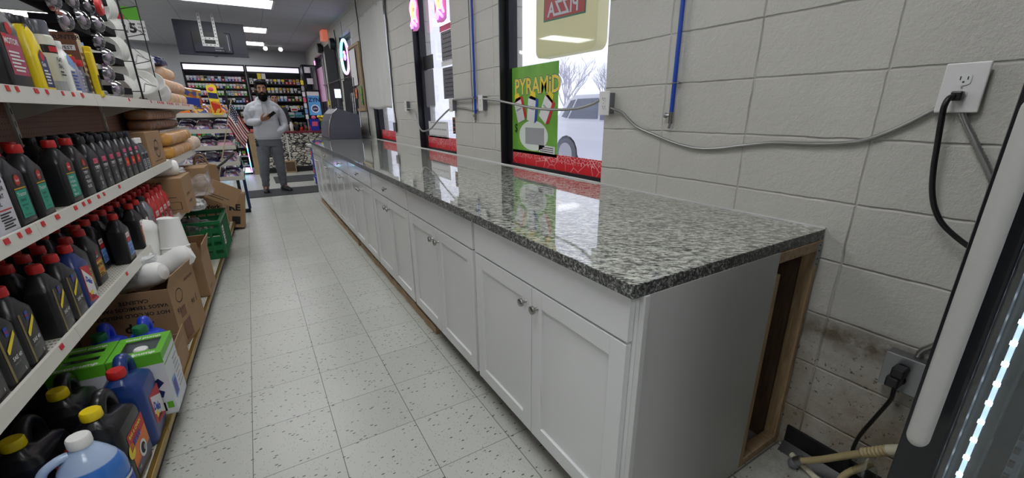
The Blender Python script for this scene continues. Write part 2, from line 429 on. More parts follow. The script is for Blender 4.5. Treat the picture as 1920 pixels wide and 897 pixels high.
def m_deck():
    s = NB('perforated_deck'); x, y, z = s.xyz()
    a = s.math('FLOORED_MODULO', y, .0254); sl = s.math('LESS_THAN', s.math('ABSOLUTE', s.math('SUBTRACT', a, .0127)), .0035)
    b = s.math('FLOORED_MODULO', x, .012); sl2 = s.math('LESS_THAN', s.math('ABSOLUTE', s.math('SUBTRACT', b, .006)), .0035)
    base = s.mix(s.math('MULTIPLY', sl, sl2), s.mix(s.noise(7, 3), sr(196, 192, 178), sr(212, 210, 200)), sr(40, 38, 34))
    s.l(base, s.b.inputs['Base Color']); s.b.inputs['Roughness'].default_value = .4
    return s.m
def m_curtain():
    s = NB('white_cloth'); n = s.noise(60, 3)
    s.l(s.mix(n, sr(196, 196, 192), sr(210, 210, 206)), s.b.inputs['Base Color']); s.b.inputs['Roughness'].default_value = .85
    return s.m
M['floor'] = m_floor(); M['wall'] = m_wall(); M['granite'] = m_granite(); M['gredge'] = m_granite_edge(); M['ceil'] = m_ceiling()
M['wood'] = m_wood('pine_wood', sr(150, 124, 92), sr(188, 162, 126), (14, 14, 1)); M['woodh'] = m_wood('pine_wood_along', sr(150, 124, 94), sr(192, 164, 130), (14, 1, 14))
M['ply'] = m_wood('plywood_inside', sr(84, 64, 50), sr(110, 86, 66), (10, 10, 1))  # browns darkened to stand in for shade inside the counter
M['stone'] = m_stone(); M['peg'] = m_pegboard(); M['deck'] = m_deck(); M['cloth'] = m_curtain()
M['wallplain'] = mat('plain_wall_paint', sr(176, 177, 180), .7, noise_amt=.03, nscale=3)
M['frame'] = mat('dark_aluminium', sr(30, 31, 38), .4, .3)
M['glass'] = clear('window_glass', (.97, .98, 1), .0)
# ------------------------------------------------------------------ the shell
XL, YB, YF, ZC = -4.4, 12.0, -4.6, 2.88
def struct(mb, name, **k):
    o = mb.build(name, **k); o['kind'] = 'structure'; return o
b = MB(); b.box(XL-.2, YF-.2, -.1, W+.22, YB+.2, 0, M['floor']); struct(b, 'floor')
b = MB(); b.box(XL-.2, YF-.2, ZC, W+.22, YB+.2, ZC+.12, M['ceil']); struct(b, 'ceiling')
b = MB(); b.box(XL-.2, YB, 0, W, YB+.15, ZC, M['wallplain']); struct(b, 'wall_back')
b = MB(); b.box(XL-.2, YF-.15, 0, W, YF, ZC, M['wallplain']); struct(b, 'wall_front')
b = MB(); b.box(XL-.2, YF, 0, XL, YB, ZC, M['wallplain']); struct(b, 'wall_left')
WINS = [(-.07, 1.075), (1.935, 2.96), (3.93, 4.98), (5.98, 6.98), (7.50, 8.50), (9.15, 10.35)]
WZ0, WZ1 = .90, 2.58
b = MB(); ys = YF
for (a, c) in WINS:
    b.box(W, ys, 0, W+.2, a, ZC, M['wall']); b.box(W, a, 0, W+.2, c, WZ0, M['wall']); b.box(W, a, WZ1, W+.2, c, ZC, M['wall']); ys = c
b.box(W, ys, 0, W+.2, YB, ZC, M['wall']); struct(b, 'wall_right')
GX = W+.085                    # glass plane
for i, (a, c) in enumerate(WINS):
    t = bpy.data.objects.new('window_%d' % (i+1), None); COL.objects.link(t); t['kind'] = 'structure'; t.location = (GX, (a+c)/2, WZ0)
    t.empty_display_size = .1
    h = (c-a)/2; H = WZ1-WZ0; f = MB(); fw = .05
    f.box(-.03, -h, 0, .04, -h+.018, H, M['frame']); f.box(-.03, h-fw, 0, .04, h, H, M['frame'])
    f.box(-.085, h-.012, 0, -.03, h, H, M['frame'])
    f.box(-.03, -h, H-fw, .04, h, H, M['frame']); f.box(-.03, -h, 0, .04, h, .02, M['frame'])
    f.build('window_frame', t)
    g = MB(); g.box(-.003, -h+.018, .02, .003, h-fw, H-fw, M['glass']); g.build('pane', t)
# baseboard past the counter end, black vinyl
b = MB(); b.box(W-.012, -4.5, 0, W, -1.24, .1, M['black'])
b.prism([(W-.05, 0), (W-.012, 0), (W-.012, .03)], 'y', -4.5, -1.24, M['black'])
struct(b, 'baseboard_right')
b = MB(); b.box(W-.004, -.045, .905, W+.0, YB-3, .912, M['wht']); 
struct(b, 'trim_1')
# ------------------------------------------------------------------ ceiling lights
EM = mat('lamp_diffuser', (1, 1, 1), .5, emit=(.97, .98, 1.0), estr=9)
def troffer(x, y, label, first=[None]):
    if first[0] is None:
        t = thing('ceiling_light', label, 'ceiling light', (x, y, ZC), 0, 'fluorescent ceiling panels')
        f = MB()
        for a in ((-.63, -.33, -.6, .33), (.6, -.33, .63, .33), (-.63, -.33, .63, -.3), (-.63, .3, .63, .33)): f.box(a[0], a[1], -.02, a[2], a[3], 0, M['white'])
        f.build('frame', t); d = MB(); d.box(-.6, -.3, -.012, .6, .3, -.004, EM); d.build('diffuser', t); first[0] = t; return t
    return dup(first[0], (x, y, ZC), 0, label)
LT = [(.21, 6.3, 'white ceiling panel light cut by the top of the photo above the bearded man'), (.21, 8.8, 'white ceiling panel light just right of the hanging screen'),
      (.21, 10.8, 'farthest white ceiling panel light nearest the back wall'), (-2.85, 9.0, 'white ceiling panel light above the left shelving at upper left'),
      (-2.85, 6.6, 'white ceiling panel light behind the canister tops at far left')]
for x, y, l in LT: troffer(x, y, l)
for y in (3.6, 1.2, -1.2, -3.4):  # unseen rows, put in to light the near part of the room
    troffer(.21, y, 'white ceiling panel light over the aisle out of frame')
    troffer(-2.85, y, 'white ceiling panel light over the next aisle out of frame')
troffer(-2.85, 11, 'white ceiling panel light over the far left corner')
# ------------------------------------------------------------------ long counter
CF = .955                      # carcass front; door faces stand 20 mm proud
N_UNITS = 7; UW = .9067; Y0 = -1.2
def knob(parent, y, z):
    k = MB(); k.lathe([(.006, 0), (.005, .006), (.0055, .014), (.014, .017), (.0155, .022), (.014, .028), (.006, .030)], M['chrome'], 18, (0, 0, 0), 'x')
    o = k.build('knob', parent); o.location = (CF-.02, y, z); o.rotation_euler = (0, 0, PI); return o
def door(parent, y0, y1, z0, z1):
    d = MB(); x0, x1 = CF-.02, CF-.001; r = .058; g = .0018; y0 += g; y1 -= g
    d.bbox(x0, y0, z0, x1, y0+r, z1, M['cab'], .0012); d.bbox(x0, y1-r, z0, x1, y1, z1, M['cab'], .0012)
    d.bbox(x0, y0+r, z1-r, x1, y1-r, z1, M['cab'], .0012); d.bbox(x0, y0+r, z0, x1, y1-r, z0+r, M['cab'], .0012)
    d.box(x0+.010, y0+r-.004, z0+r-.004, x1, y1-r+.004, z1-r+.004, M['cab'])
    return d.build('door', parent)
cl = ['white base cabinet nearest the camera with plain top panel and two shaker doors', 'white two-door base cabinet second from the near end with no drawer knob',
      'white base cabinet third from the near end, the nearest with a knob on its drawer', 'white base cabinet fourth from the near end, middle one of the counter',
      'white base cabinet fifth from the near end under the window B reflection'.replace(' under the window B reflection', ', third from the far end'), 'white base cabinet second from the far end of the counter',
      'white base cabinet at the far end of the counter beside the mats']
for i in range(N_UNITS):
    y0 = Y0 + i*UW; y1 = y0+UW
    t = thing('base_cabinet', cl[i], 'cabinet', (0, 0, 0), 0, 'white base cabinets under the granite counter')
    c = MB(); zb, zt = .105, .868
    c.box(CF, y0+(.0 if i else .0), zb, CF+.018, y1, zt, M['cab'])           # face frame
    c.box(CF+.018, y0, zb, 1.56, y0+.016, zt, M['cabside'] if i == 0 else M['ply']); c.box(CF+.018, y1-.016, zb, 1.56, y1, zt, M['cabside'])
    c.box(CF+.018, y0+.016, zb, 1.56, y1-.016, zb+.016, M['ply']); c.box(1.545, y0+.016, zb+.016, 1.56, y1-.016, zt, M['ply'])
    c.box(CF+.018, y0+.016, zt-.016, 1.56, y1-.016, zt, M['ply'])
    c.box(1.05, y0+.02, 0, 1.068, y1-.02, zb, M['ply']); c.box(1.45, y0+.02, 0, 1.468, y1-.02, zb, M['ply'])
    c.build('body', t)
    p = MB(); p.bbox(CF-.02, y0+.012, .732, CF-.001, y1-.012, .862, M['cab'], .0012); dr = p.build('drawer', t)
    if i >= 2: knob(dr, (y0+y1)/2, .795)
    ym = (y0+y1)/2
    for s_, (a, e) in ((1, (y0+.012, ym)), (-1, (ym, y1-.012))):
        d = door(t, a, e, .118, .724); knob(d, ym - s_*.036, .66)
# grey end panel facing the camera and its white corner strip
t = thing('end_panel', 'grey panel closing the near end of the long counter', 'panel', (0, 0, 0))
p = MB(); p.box(CF+.016, Y0-.014, .0, 1.567, Y0-.001, .868, M['cabside']); p.build('sheet', t)
p = MB(); p.bbox(CF-.001, Y0-.018, .0, CF+.016, Y0-.001, .868, M['white'], .001); p.build('corner_strip', t)
# stud frame at the back of the counter end
t = thing('stud_frame', 'open pine stud frame holding up the counter against the wall', 'wooden frame', (0, 0, 0))
for x0, x1 in ((1.569, 1.592), (1.812, 1.838)):
    p = MB(); p.bbox(x0, Y0-.014, .0, x1, Y0+.03, .79 if x0 < 1.7 else .83, M['wood'], .002); p.build('stud', t)
p = MB(); p.bbox(1.569, Y0-.014, .83, 1.838, Y0+.02, .866, M['woodh'], .002); p.build('top_rail', t)
p = MB(); p.bbox(1.592, Y0-.014, 0, 1.812, Y0+.03, .035, M['woodh'], .002); p.build('bottom_rail', t)
p = MB(); p.box(1.806, Y0+.031, .0, 1.838, 5.2, .866, M['ply']); p.box(1.569, Y0+.031, 0, 1.586, 5.2, .866, M['ply']); p.build('back_studs', t)
p = MB(); p.box(1.8385, Y0-.013, .76, 1.8395, Y0+.02, .86, M['steel']); p.box(1.806, Y0-.0155, .77, 1.836, Y0-.0142, .86, M['steel'])
for z_ in (.78, .80, .83, .85): p.cyl((1.821, Y0-.017, z_), (1.821, Y0-.0155, z_), .003, M['ink'], 8)
p.build('metal_plate', t)
# granite slab
s_ = MB(); x0, x1, ya, yb, z0, z1 = .915, W-.004, Y0-.012, 5.2, .868, .904
s_.box(x0, ya, z0, x1, yb, z1-.002, M['gredge']); s_.box(x0+.001, ya+.001, z1-.002, x1, yb-.001, z1, M['granite'])
tag(s_.build('granite_countertop'), 'long polished grey speckled granite countertop along the window wall', 'countertop')
c = MB(); c.box(W-.006, ya, z1, W-.0005, yb, z1+.005, M['white']); tag(c.build('caulk_bead'), 'white caulk line where the granite meets the block wall', 'caulk')
# raw timber lying under the toe
rnd = random.Random(3)
for (a, e, lab, x) in ((.36, 2.45, 'rough pine board on the floor under the cabinets, nearest piece', .995), (2.48, 5.15, 'rough pine board on the floor under the cabinets, far piece', .985)):
    p = MB(); n = 26; secs = []
    for k in range(n+1):
        y = a+(e-a)*k/n; h = .052 + rnd.uniform(-.006, .010)*(1 if 2 < k < n-2 else 0); w_ = rnd.uniform(-.004, .004)
        secs.append([(x-.03+w_, y, 0), (x+.055, y, 0), (x+.055, y, h), (x-.028+w_, y, h-.004)])
    p.loft(secs, M['woodh'], False); tag(p.build('timber_board'), lab, 'board', 'timber under the toe kick')
# ------------------------------------------------------------------ things on the window wall
def outlet_face(mb, x, y, z, s=1):
    """duplex socket seen facing -x at (y,z)"""
    for dz in (.02, -.02):
        pts = []
        for k in range(20):
            a = 2*PI*k/20; pts.append((max(-.0135, min(.0135, .0172*math.cos(a)))*s, .0145*math.sin(a)*s))
        mb.prism([(y+p[0], z+dz*s+p[1]) for p in pts], 'x', x-.0025, x, M['wht'])
        mb.box(x-.0032, y+.006*s, z+dz*s-.001, x-.0024, y+.0082*s, z+dz*s+.008*s, M['ink'])
        mb.box(x-.0032, y-.0082*s, z+dz*s-.001, x-.0024, y-.006*s, z+dz*s+.007*s, M['ink'])
        mb.lathe([(.0025, -.0032), (.0025, -.0024)], M['ink'], 8, (x, y, z+dz*s-.006*s), 'x')
    mb.lathe([(.0018, -.0035), (.0018, -.002)], M['steel'], 8, (x, y, z), 'x')
def box_outlet(y, z, depth, w, h, label, face=True):
    t = thing('wall_outlet', label, 'outlet', (W, y, z), 0, 'outlets along the window wall')
    b_ = MB(); b_.bbox(-depth, -w/2+.006, -h/2+.008, 0, w/2-.006, h/2-.008, M['grey'], .002); b_.build('back_box', t)
    p = MB(); p.bbox(-depth-.006, -w/2, -h/2, -depth, w/2, h/2, M['plate'], .002)
    if face: outlet_face(p, -depth-.006, 0, 0)
    p.build('cover_plate', t); return t
M['plate'] = mat('outlet_plate', sr(222, 222, 220), .3)
M['conduit'] = None
def m_conduit():
    s = NB('flex_conduit'); s.b.inputs['Base Color'].default_value = (*sr(165, 165, 162), 1); s.b.inputs['Metallic'].default_value = .85; s.b.inputs['Roughness'].default_value = .32
    return s.m
M['conduit'] = m_conduit()
def spline(pts, n=8):
    P = [Vector(p) for p in pts]; out = []
    for i in range(len(P)-1):
        p0 = P[max(0, i-1)]; p1 = P[i]; p2 = P[i+1]; p3 = P[min(len(P)-1, i+2)]
        for k in range(n):
            t = k/n; out.append(.5*((2*p1)+(-p0+p2)*t+(2*p0-5*p1+4*p2-p3)*t*t+(-p0+3*p1-3*p2+p3)*t**3))
    out.append(P[-1]); return out
def ribbed(mb, pts, r, mt, step=.0045, n=10):
    """wound metal conduit: radius ripples along the path"""
    S = spline(pts, 30); L = [0]
    for i in range(1, len(S)): L.append(L[-1]+(S[i]-S[i-1]).length)
    tot = L[-1]; m_ = int(tot/(step/2)); res = []; rr = []; j = 0
    for k in range(m_+1):
        d = tot*k/m_
        while j < len(L)-2 and L[j+1] < d: j += 1
        f = (d-L[j])/max(1e-9, L[j+1]-L[j]); res.append(S[j].lerp(S[j+1], f)); rr.append(r*(1.0 if k % 2 else .80))
    mb.tube(res, rr, mt, n)
outs = [(3.26, 1.363, 'small white outlet left of the neon window'), (1.915, 1.355, 'white outlet just right of the neon window'), (1.315, 1.362, 'white outlet between blue pipe and poster window'),
        (-.112, 1.334, 'white duplex outlet right of the poster window beside the blue pipe')]
for k, (y, z, l) in enumerate(outs): box_outlet(y, z, .04, .075, .118, l)
def cable(name, label, cat, pts, r, mt, ribs=0, grp=None):
    c = MB()
    if ribs: ribbed(c, pts, r, mt, ribs)
    else: c.tube(spline(pts, 8), r, mt, 8)
    return tag(c.build(name), label, cat, grp)
x = W-.012
cable('metal_conduit', 'thin flexible conduit drooping across the neon window', 'conduit', [(x-.03, 3.22, 1.335), (x-.02, 3.02, 1.321), (x-.02, 2.94, 1.26), (x-.02, 2.88, 1.157), (x-.02, 2.784, 1.102), (x-.02, 2.632, 1.107), (x-.02, 2.48, 1.139), (x-.02, 2.275, 1.221), (x-.02, 2.06, 1.296), (x-.03, 1.94, 1.322)], .008, M['conduit'], .012, 'flexible metal conduits')
cable('metal_conduit', 'short grey conduit behind the lower end of the left blue pipe', 'conduit', [(x, 1.87, 1.33), (x, 1.75, 1.330), (x-.0, 1.59, 1.318), (x-.0, 1.48, 1.305), (x, 1.35, 1.33)], .008, M['conduit'], .012, 'flexible metal conduits')
cable('metal_conduit', 'straight grey conduit stub crossing the left blue pipe', 'conduit', [(x-.02, 1.88, 1.40), (x-.02, 1.60, 1.402), (x-.02, 1.46, 1.408)], .010, M['conduit'], .012, 'flexible metal conduits')
cable('metal_conduit', 'silver conduit strung across the green poster window', 'conduit', [(x-.03, 1.28, 1.392), (x-.02, 1.1, 1.38), (x-.02, .924, 1.359), (x-.02, .576, 1.318), (x-.02, .34, 1.305), (x-.02, .134, 1.309), (x-.02, -.0, 1.329), (x-.03, -.076, 1.35)], .0085, M['conduit'], .010, 'flexible metal conduits')
cable('metal_conduit', 'long wound silver conduit sagging along the wall to the big outlet', 'conduit', [(x-.02, -.15, 1.31), (x-.005, -.215, 1.289), (x, -.256, 1.258), (x, -.332, 1.216), (x, -.451, 1.183), (x, -.552, 1.157), (x, -.661, 1.141), (x, -.762, 1.145), (x, -.895, 1.168), (x, -.993, 1.182), (x, -1.084, 1.184), (x, -1.181, 1.189), (x, -1.252, 1.201), (x, -1.302, 1.222), (x, -1.357, 1.256), (x, -1.415, 1.300)], .0072, M['conduit'], .0075, 'flexible metal conduits')
cable('metal_conduit', 'wound conduit running down from the big outlet behind the cooler handle', 'conduit', [(x, -1.460, 1.295), (x, -1.475, 1.265), (x, -1.497, 1.228), (x, -1.52, 1.19), (x, -1.555, 1.13), (x, -1.62, 1.0), (x, -1.64, .8), (x, -1.58, .66), (x, -1.54, .60), (x, -1.535, .575)], .009, M['conduit'], .0095, 'flexible metal conduits')
# large outlet plate with plug
t = thing('wall_outlet', 'oversized white outlet plate with a black plug in its lower socket', 'outlet', (W, -1.453, 1.348), 0, 'outlets along the window wall')
b_ = MB(); b_.bbox(-.018, -.03, -.05, 0, .03, .05, M['grey'], .002); b_.build('back_box', t)
p = MB(); p.bbox(-.026, -.043, -.062, -.018, .043, .062, M['plate'], .003); outlet_face(p, -.026, 0, 0, 1.02); p.build('cover_plate', t)
t = thing('power_cord', 'black cord hanging from the plug in the big outlet', 'power cord', (W-.03, -1.453, 1.328))
p = MB(); p.bbox(-.022, -.011, -.012, 0, .013, .012, M['black'], .004); p.build('plug', t)
c = MB(); c.tube(spline([Vector(q)-Vector((W-.03, -1.453, 1.328)) for q in ((W-.045, -1.449, 1.328), (W-.062, -1.443, 1.322), (W-.068, -1.440, 1.30), (W-.06, -1.441, 1.262), (W-.055, -1.446, 1.20), (W-.05, -1.452, 1.135), (W-.05, -1.463, 1.077), (W-.05, -1.481, 1.028), (W-.045, -1.51, .985), (W-.04, -1.57, .94), (W-.04, -1.64, .91))]), .0072, M['black'], 10); c.build('cord', t)
# low metal outlet box with plug
t = thing('wall_outlet', 'bare metal outlet box low on the stained wall', 'outlet', (W, -1.522, .515), 0, 'outlets along the window wall')
p = MB(); p.bbox(-.045, -.052, -.058, 0, .052, .058, M['steel'], .003)
p.bbox(-.048, -.052, -.057, -.045, .052, .057, M['steel'], .001); p.build('back_box', t)
p = MB()
for dz in (.022, -.018): p.prism([( .004+.017*math.cos(2*PI*k/18), dz+.015*math.sin(2*PI*k/18)) for k in range(18)], 'x', -.054, -.048, M['black'])
p.build('socket', t)
t = thing('power_cord', 'black cord curling from the low metal outlet box down to the floor', 'power cord', (W-.055, -1.515, .50))
p = MB(); p.bbox(-.045, -.016, -.016, -.0, .018, .018, M['black'], .005); p.bbox(-.04, -.02, .018, 0, .012, .05, M['black'], .004); p.build('plug', t)
c = MB(); c.tube(spline([Vector(q)-Vector((W-.055, -1.495, .50)) for q in ((W-.09, -1.50, .50), (W-.1, -1.505, .47), (W-.09, -1.501, .435), (W-.07, -1.475, .342), (W-.05, -1.447, .237), (W-.035, -1.438, .152), (W-.04, -1.44, .06), (W-.05, -1.47, .012), (W-.06, -1.6, .01))]), .006, M['black'], 8); c.build('cord', t)
# blue air pipes
M['bluepipe'] = mat('blue_pipe', sr(28, 72, 176), .35)
for y, z1, l in ((-.5275, 1.245, 'blue vertical pipe on the bare block wall right of the poster window'), (1.455, 1.235, 'blue vertical pipe between the neon and poster windows')):
    t = thing('blue_pipe', l, 'pipe', (W-.022, y, z1), 0, 'blue air pipes')
    p = MB(); p.cyl((0, 0, .03), (0, 0, ZC-z1-.002), .0095, M['bluepipe'], 16); p.build('tube', t)
    p = MB(); p.cyl((0, 0, -.005), (0, 0, .045), .0105, M['chrome'], 12); p.cyl((0, 0, .03), (0, .028, .03), .007, M['chrome'], 10)
    p.ball((0, .03, .03), .011, M['steel']); p.cyl((0, .008, -.025), (0, -.004, .01), .006, M['steel'], 10); p.build('valve', t)
    p = MB(); p.tube([(.02, -.016, .165), (-.004, -.012, .165), (-.0115, 0, .165), (-.004, .012, .165), (.02, .018, .165)], .003, M['steel'], 6)
    p.ball((.0, -.02, .165), .006, M['steel']); p.build('clamp', t)
# beige plastic plumbing at the floor
M['pvc'] = mat('aged_pvc', sr(186, 170, 126), .45, noise_amt=.12, nscale=20); M['pvcw'] = mat('cream_pvc', sr(222, 216, 190), .4)
t = thing('drain_pipe', 'beige drain pipe with collar rising to the cooler beside the floor', 'pipe', (0, 0, 0))
p = MB(); p.tube(spline([(1.75, -1.335, .045), (1.745, -1.40, .11), (1.74, -1.47, .19), (1.735, -1.53, .255)]), .012, M['pvc'], 12); p.build('pipe', t)
p = MB(); ribbed(p, [(1.737, -1.50, .225), (1.734, -1.53, .256), (1.73, -1.56, .29)], .017, M['pvc'], .012, 12); p.tube([(1.73, -1.56, .29), (1.72, -1.60, .33)], .016, M['pvcw'], 12); p.build('collar', t)
p = MB(); p.tube([(1.752, -1.325, .035), (1.75, -1.345, .058)], .017, M['steel'], 12); p.ball((1.75, -1.32, .022), .02, M['grey']); p.build('valve_fitting', t)
t = thing('plastic_tube', 'cream plastic tube lying across the corner of the dirty floor', 'pipe', (0, 0, 0)); t.empty_display_size = .01
p = MB(); p.tube([(1.80, -1.29, .012), (1.70, -1.55, .012)], .0115, M['pvcw'], 12); p.build('pipe', t)
t = thing('plastic_hose', 'wrapped beige hose bending up from the floor near the black cord', 'hose', (0, 0, 0))
p = MB(); p.tube(spline([(1.70, -1.455, .011), (1.725, -1.46, .05), (1.74, -1.475, .11), (1.76, -1.50, .15), (1.79, -1.52, .17)]), .011, M['pvc'], 12); p.build('hose', t)
t = thing('plastic_funnel', 'small clear plastic funnel hanging below the beige drain pipe', 'funnel', (1.76, -1.515, .20))
p = MB(); p.lathe([(.012, .03), (.016, .02), (.016, .0), (.03, -.03), (.034, -.055)], clear('clear_plastic', (.92, .94, .93), .12), 20, cap=False); p.build('cone', t)
# ---- window dressings
def poster():
    y0, y1, z0, z1 = .452, 1.03, 1.0, 1.598; xx = GX-.006
    t = thing('store_poster', 'green poster with three cigarette packs taped inside the right hand window', 'poster', (xx, (y0+y1)/2, z0))
    s = MB(); w2 = (y1-y0)/2; H = z1-z0
    gm = NB('poster_green'); X, Y_, Z_ = gm.xyz()
    gm.l(gm.mix(gm.noise(9, 3), sr(84, 152, 52), sr(136, 190, 76)), gm.b.inputs['Base Color']); gm.b.inputs['Roughness'].default_value = .35
    s.box(-.001, -w2, 0, .001, w2, H, gm.m); 
    # paper front faces the shop (towards -x): right of the viewer is -y
    R = (0, -1, 0); U = (0, 0, 1); f = -.0016
    ol = mat('poster_outline', sr(60, 20, 10), .5)
    s.text('PYRAMiD', .148, (f, .247, .415), R, U, ol, .045, wide=.92); s.text('PYRAMiD', .148, (f-.0006, .247, .415), R, U, M['wht'], .022, wide=.92); s.text('PYRAMiD', .148, (f-.0012, .247, .415), R, U, M['yellowp'], .006, wide=.92)
    ell = [(.0+.185*math.cos(2*PI*k/28), .13+.105*math.sin(2*PI*k/28)) for k in range(28)]
    s.quad([(f, a, b_) for a, b_ in ell], mat('poster_white', sr(222, 232, 222), .5))
    s.quad([(f-.0006, .10, .07), (f-.0006, -.14, .07), (f-.0006, -.14, .185), (f-.0006, .10, .185)], M['lgrey'])
    s.text('$', .085, (f-.001, .25, .15), R, U, M['ink'], .01)
    s.quad([(f, -.075, .025), (f, -.265, .018), (f, -.265, .068), (f, -.075, .075)], M['wht'])
    for k in range(3): s.quad([(f-.0006, -.09, .062-.013*k), (f-.0006, -.25, .058-.013*k), (f-.0006, -.25, .053-.013*k), (f-.0006, -.09, .057-.013*k)], M['ink'])
    for cy_, ang, col in ((.175, .38, 'redp'), (.01, -.12, 'bluep'), (-.165, -.5, 'redp')):
        def q(a, b_, a_=1.3): a = a*1.3; return (f-.0015, cy_-(a*math.cos(ang)-b_*math.sin(ang)), .31+a*math.sin(ang)+b_*math.cos(ang))
        for pts, mm in (([(-.045, -.08), (.03, -.09), (.03, .06), (-.045, .07)], M['wht']), ([(.03, -.09), (.052, -.07), (.052, .075), (.03, .06)], M[col]),
                        ([(-.045, .07), (.03, .06), (.052, .075), (-.02, .088)], M[col]), ([(-.035, .07), (.03, .063), (.02, .115), (-.02, .12)], M['yellowp'])):
            s.quad([(p[0]-.0004*(mm is not M['wht']), p[1], p[2]) for p in [q(*z_) for z_ in pts]], mm)
        s.quad([(lambda p: (p[0]-.001, p[1], p[2]))(q(*z_)) for z_ in ((-.035, -.0), (.02, -.006), (.02, .008), (-.035, .014))], M['lgrey'])
    s.build('printed_sheet', t)
poster()
# red crackle strip along the foot of every window
def m_crackle():
    s = NB('red_crackle'); v = s.n('TexVoronoi'); v.feature = 'DISTANCE_TO_EDGE'; v.inputs['Scale'].default_value = 38; s.l(s.tc.outputs['Object'], v.inputs['Vector'])
    v2 = s.n('TexVoronoi'); v2.feature = 'DISTANCE_TO_EDGE'; v2.inputs['Scale'].default_value = 9; s.l(s.tc.outputs['Object'], v2.inputs['Vector'])
    _, _, z = s.xyz()
    k = s.math('MULTIPLY', s.math('LESS_THAN', v.outputs['Distance'], .045), s.math('GREATER_THAN', z, .062))
    k2 = s.math('LESS_THAN', v2.outputs['Distance'], .016)
    base = s.mix(s.math('MAXIMUM', s.math('MULTIPLY', k, .75), s.math('MULTIPLY', k2, .5)), sr(214, 28, 44), sr(240, 200, 200))
    s.l(base, s.b.inputs['Base Color']); s.b.inputs['Roughness'].default_value = .4
    s.b.inputs['Transmission Weight'].default_value = 0
    return s.m
M['crackle'] = m_crackle()
for i, (a, c) in enumerate(WINS[:5]):
    s = MB(); s.box(-.001, -(c-a)/2+.02, .0, .001, (c-a)/2-.055, .115 if i == 0 else .14, M['crackle'])
    tag(s.build('window_strip', loc=(GX-.006, (a+c)/2, .905)), ['red crackle strip under the green poster', 'red strip at the foot of the neon sign window', 'red strip below the white curtain', 'red strip low in the ring light window', 'red strip low in the black curtained window'][i], 'window strip', 'red strips along the window feet')
# hanging pizza light box seen from behind
def translucent(name, col):
    m = bpy.data.materials.new(name); m.use_nodes = True; t = m.node_tree; b = t.nodes['Principled BSDF']; o = t.nodes['Material Output']
    b.inputs['Base Color'].default_value = (*col, 1); b.inputs['Roughness'].default_value = .35; tl = t.nodes.new('ShaderNodeBsdfTranslucent'); tl.inputs['Color'].default_value = (*col, 1)
    mx = t.nodes.new('ShaderNodeMixShader'); mx.inputs[0].default_value = .5; t.links.new(b.outputs[0], mx.inputs[1]); t.links.new(tl.outputs[0], mx.inputs[2]); t.links.new(mx.outputs[0], o.inputs[0]); MATS[name] = m; return m
def pizza():
    t = thing('hanging_sign', 'cream light box sign hanging in the poster window, lettering reversed', 'sign', (GX+.09, .485, 1.640))
    s = MB(); ring = lambda x_: [(x_, p[0], p[1]+.32) for p in [(q[0], q[1]) for q in rrect(.62, .64, 0, .05, 6)]]
    body = translucent('sign_cream', sr(240, 236, 200))
    s.loft([[(x_, p[1]*k, .32+(p[2]-.32)*k) for p in ring(0)] for x_, k in ((-.045, .97), (-.04, 1), (.04, 1), (.045, .97))], body); s.build('light_box', t)
    p = MB(); g = mat('sign_green', sr(60, 130, 96), .4); r_ = mat('sign_red', sr(190, 70, 62), .4); f = -.0465
    sl = Matrix.Rotation(math.radians(2), 4, 'X')
    p.M = Matrix.Translation((0, .02, .335)) @ sl
    p.box(f, -.235, -.13, f+.0015, .19, .16, g); p.box(f-.001, -.225, -.12, f, .18, -.0, r_)
    p.text('PIZZA', .115, (f-.002, -.17, -.105), (0, -1, 0), (0, 0, 1), M['wht'], .02, mirror=True)
    p.text("BROTHERS", .07, (f-.002, -.20, .02), (0, -1, 0), (0, 0, 1), M['wht'], .015, mirror=True)
    p.text('HUNT', .05, (f-.002, -.08, .095), (0, -1, 0), (0, 0, 1), M['wht'], .015, mirror=True)
    p.build('lettering', t)
    p = MB(); 
    for y in (-.25, .25): p.cyl((0, y, .64), (0, y, .93), .003, M['steel'], 6)
    p.build('hanging_wire', t)
pizza()
# papers and neon in the second window
def sheet(name, label, cat, y0, z0, y1, z1, mt, rows=6, ink=None, grp=None, xx=None, zig=False):
    s = MB(); w = (y1-y0)/2; H = z1-z0
    if zig:
        n = 7; pts = [(-w, H), (-w, .03)]
        for k in range(n): pts += [(-w+2*w*(k+.5)/n, 0), (-w+2*w*(k+1)/n, .03)]
        pts += [(w, H)]; s.prism(pts, 'x', -.001, .001, mt)
    else: s.box(-.001, -w, 0, .001, w, H, mt)
    rr = random.Random(label)
    if ink:
        for r in range(rows):
            z = H*(.88-.78*r/max(1, rows-1)); y = -w*.8
            while y < w*.75:
                l = rr.uniform(.012, .04); s.box(-.0018, y, z, -.001, min(w*.85, y+l), z+H*.25/rows, ink); y += l+.012
    return tag(s.build(name, loc=(xx or GX-.006, (y0+y1)/2, z0)), label, cat, grp)
dk = mat('notice_back', sr(98, 98, 104), .6); dk2 = mat('notice_back_light', sr(120, 118, 124), .6)
sheet('window_notice', 'upper dark lettered notice with pink heading in the neon window', 'notice', 2.0, 1.77, 2.36, 2.02, dk2, 6, M['ink'], 'notices in the neon window')
sheet('window_notice', 'pink heading strip above the dark notice', 'notice', 2.0, 2.025, 2.38, 2.075, M['pink'], 1, None, 'notices in the neon window')
sheet('window_notice', 'white strip between the two dark notices', 'notice', 2.0, 1.72, 2.38, 1.765, M['wht'], 1, M['lgrey'], 'notices in the neon window')
sheet('window_notice', 'lower dark lettered notice on the right of the neon window', 'notice', 2.0, 1.42, 2.36, 1.705, dk, 7, M['ink'], 'notices in the neon window')
sheet('window_notice', 'grey hanging banner with zigzag foot on the left of the neon window', 'notice', 2.62, 1.34, 2.88, 1.72, dk2, 5, None, 'notices in the neon window', zig=True)
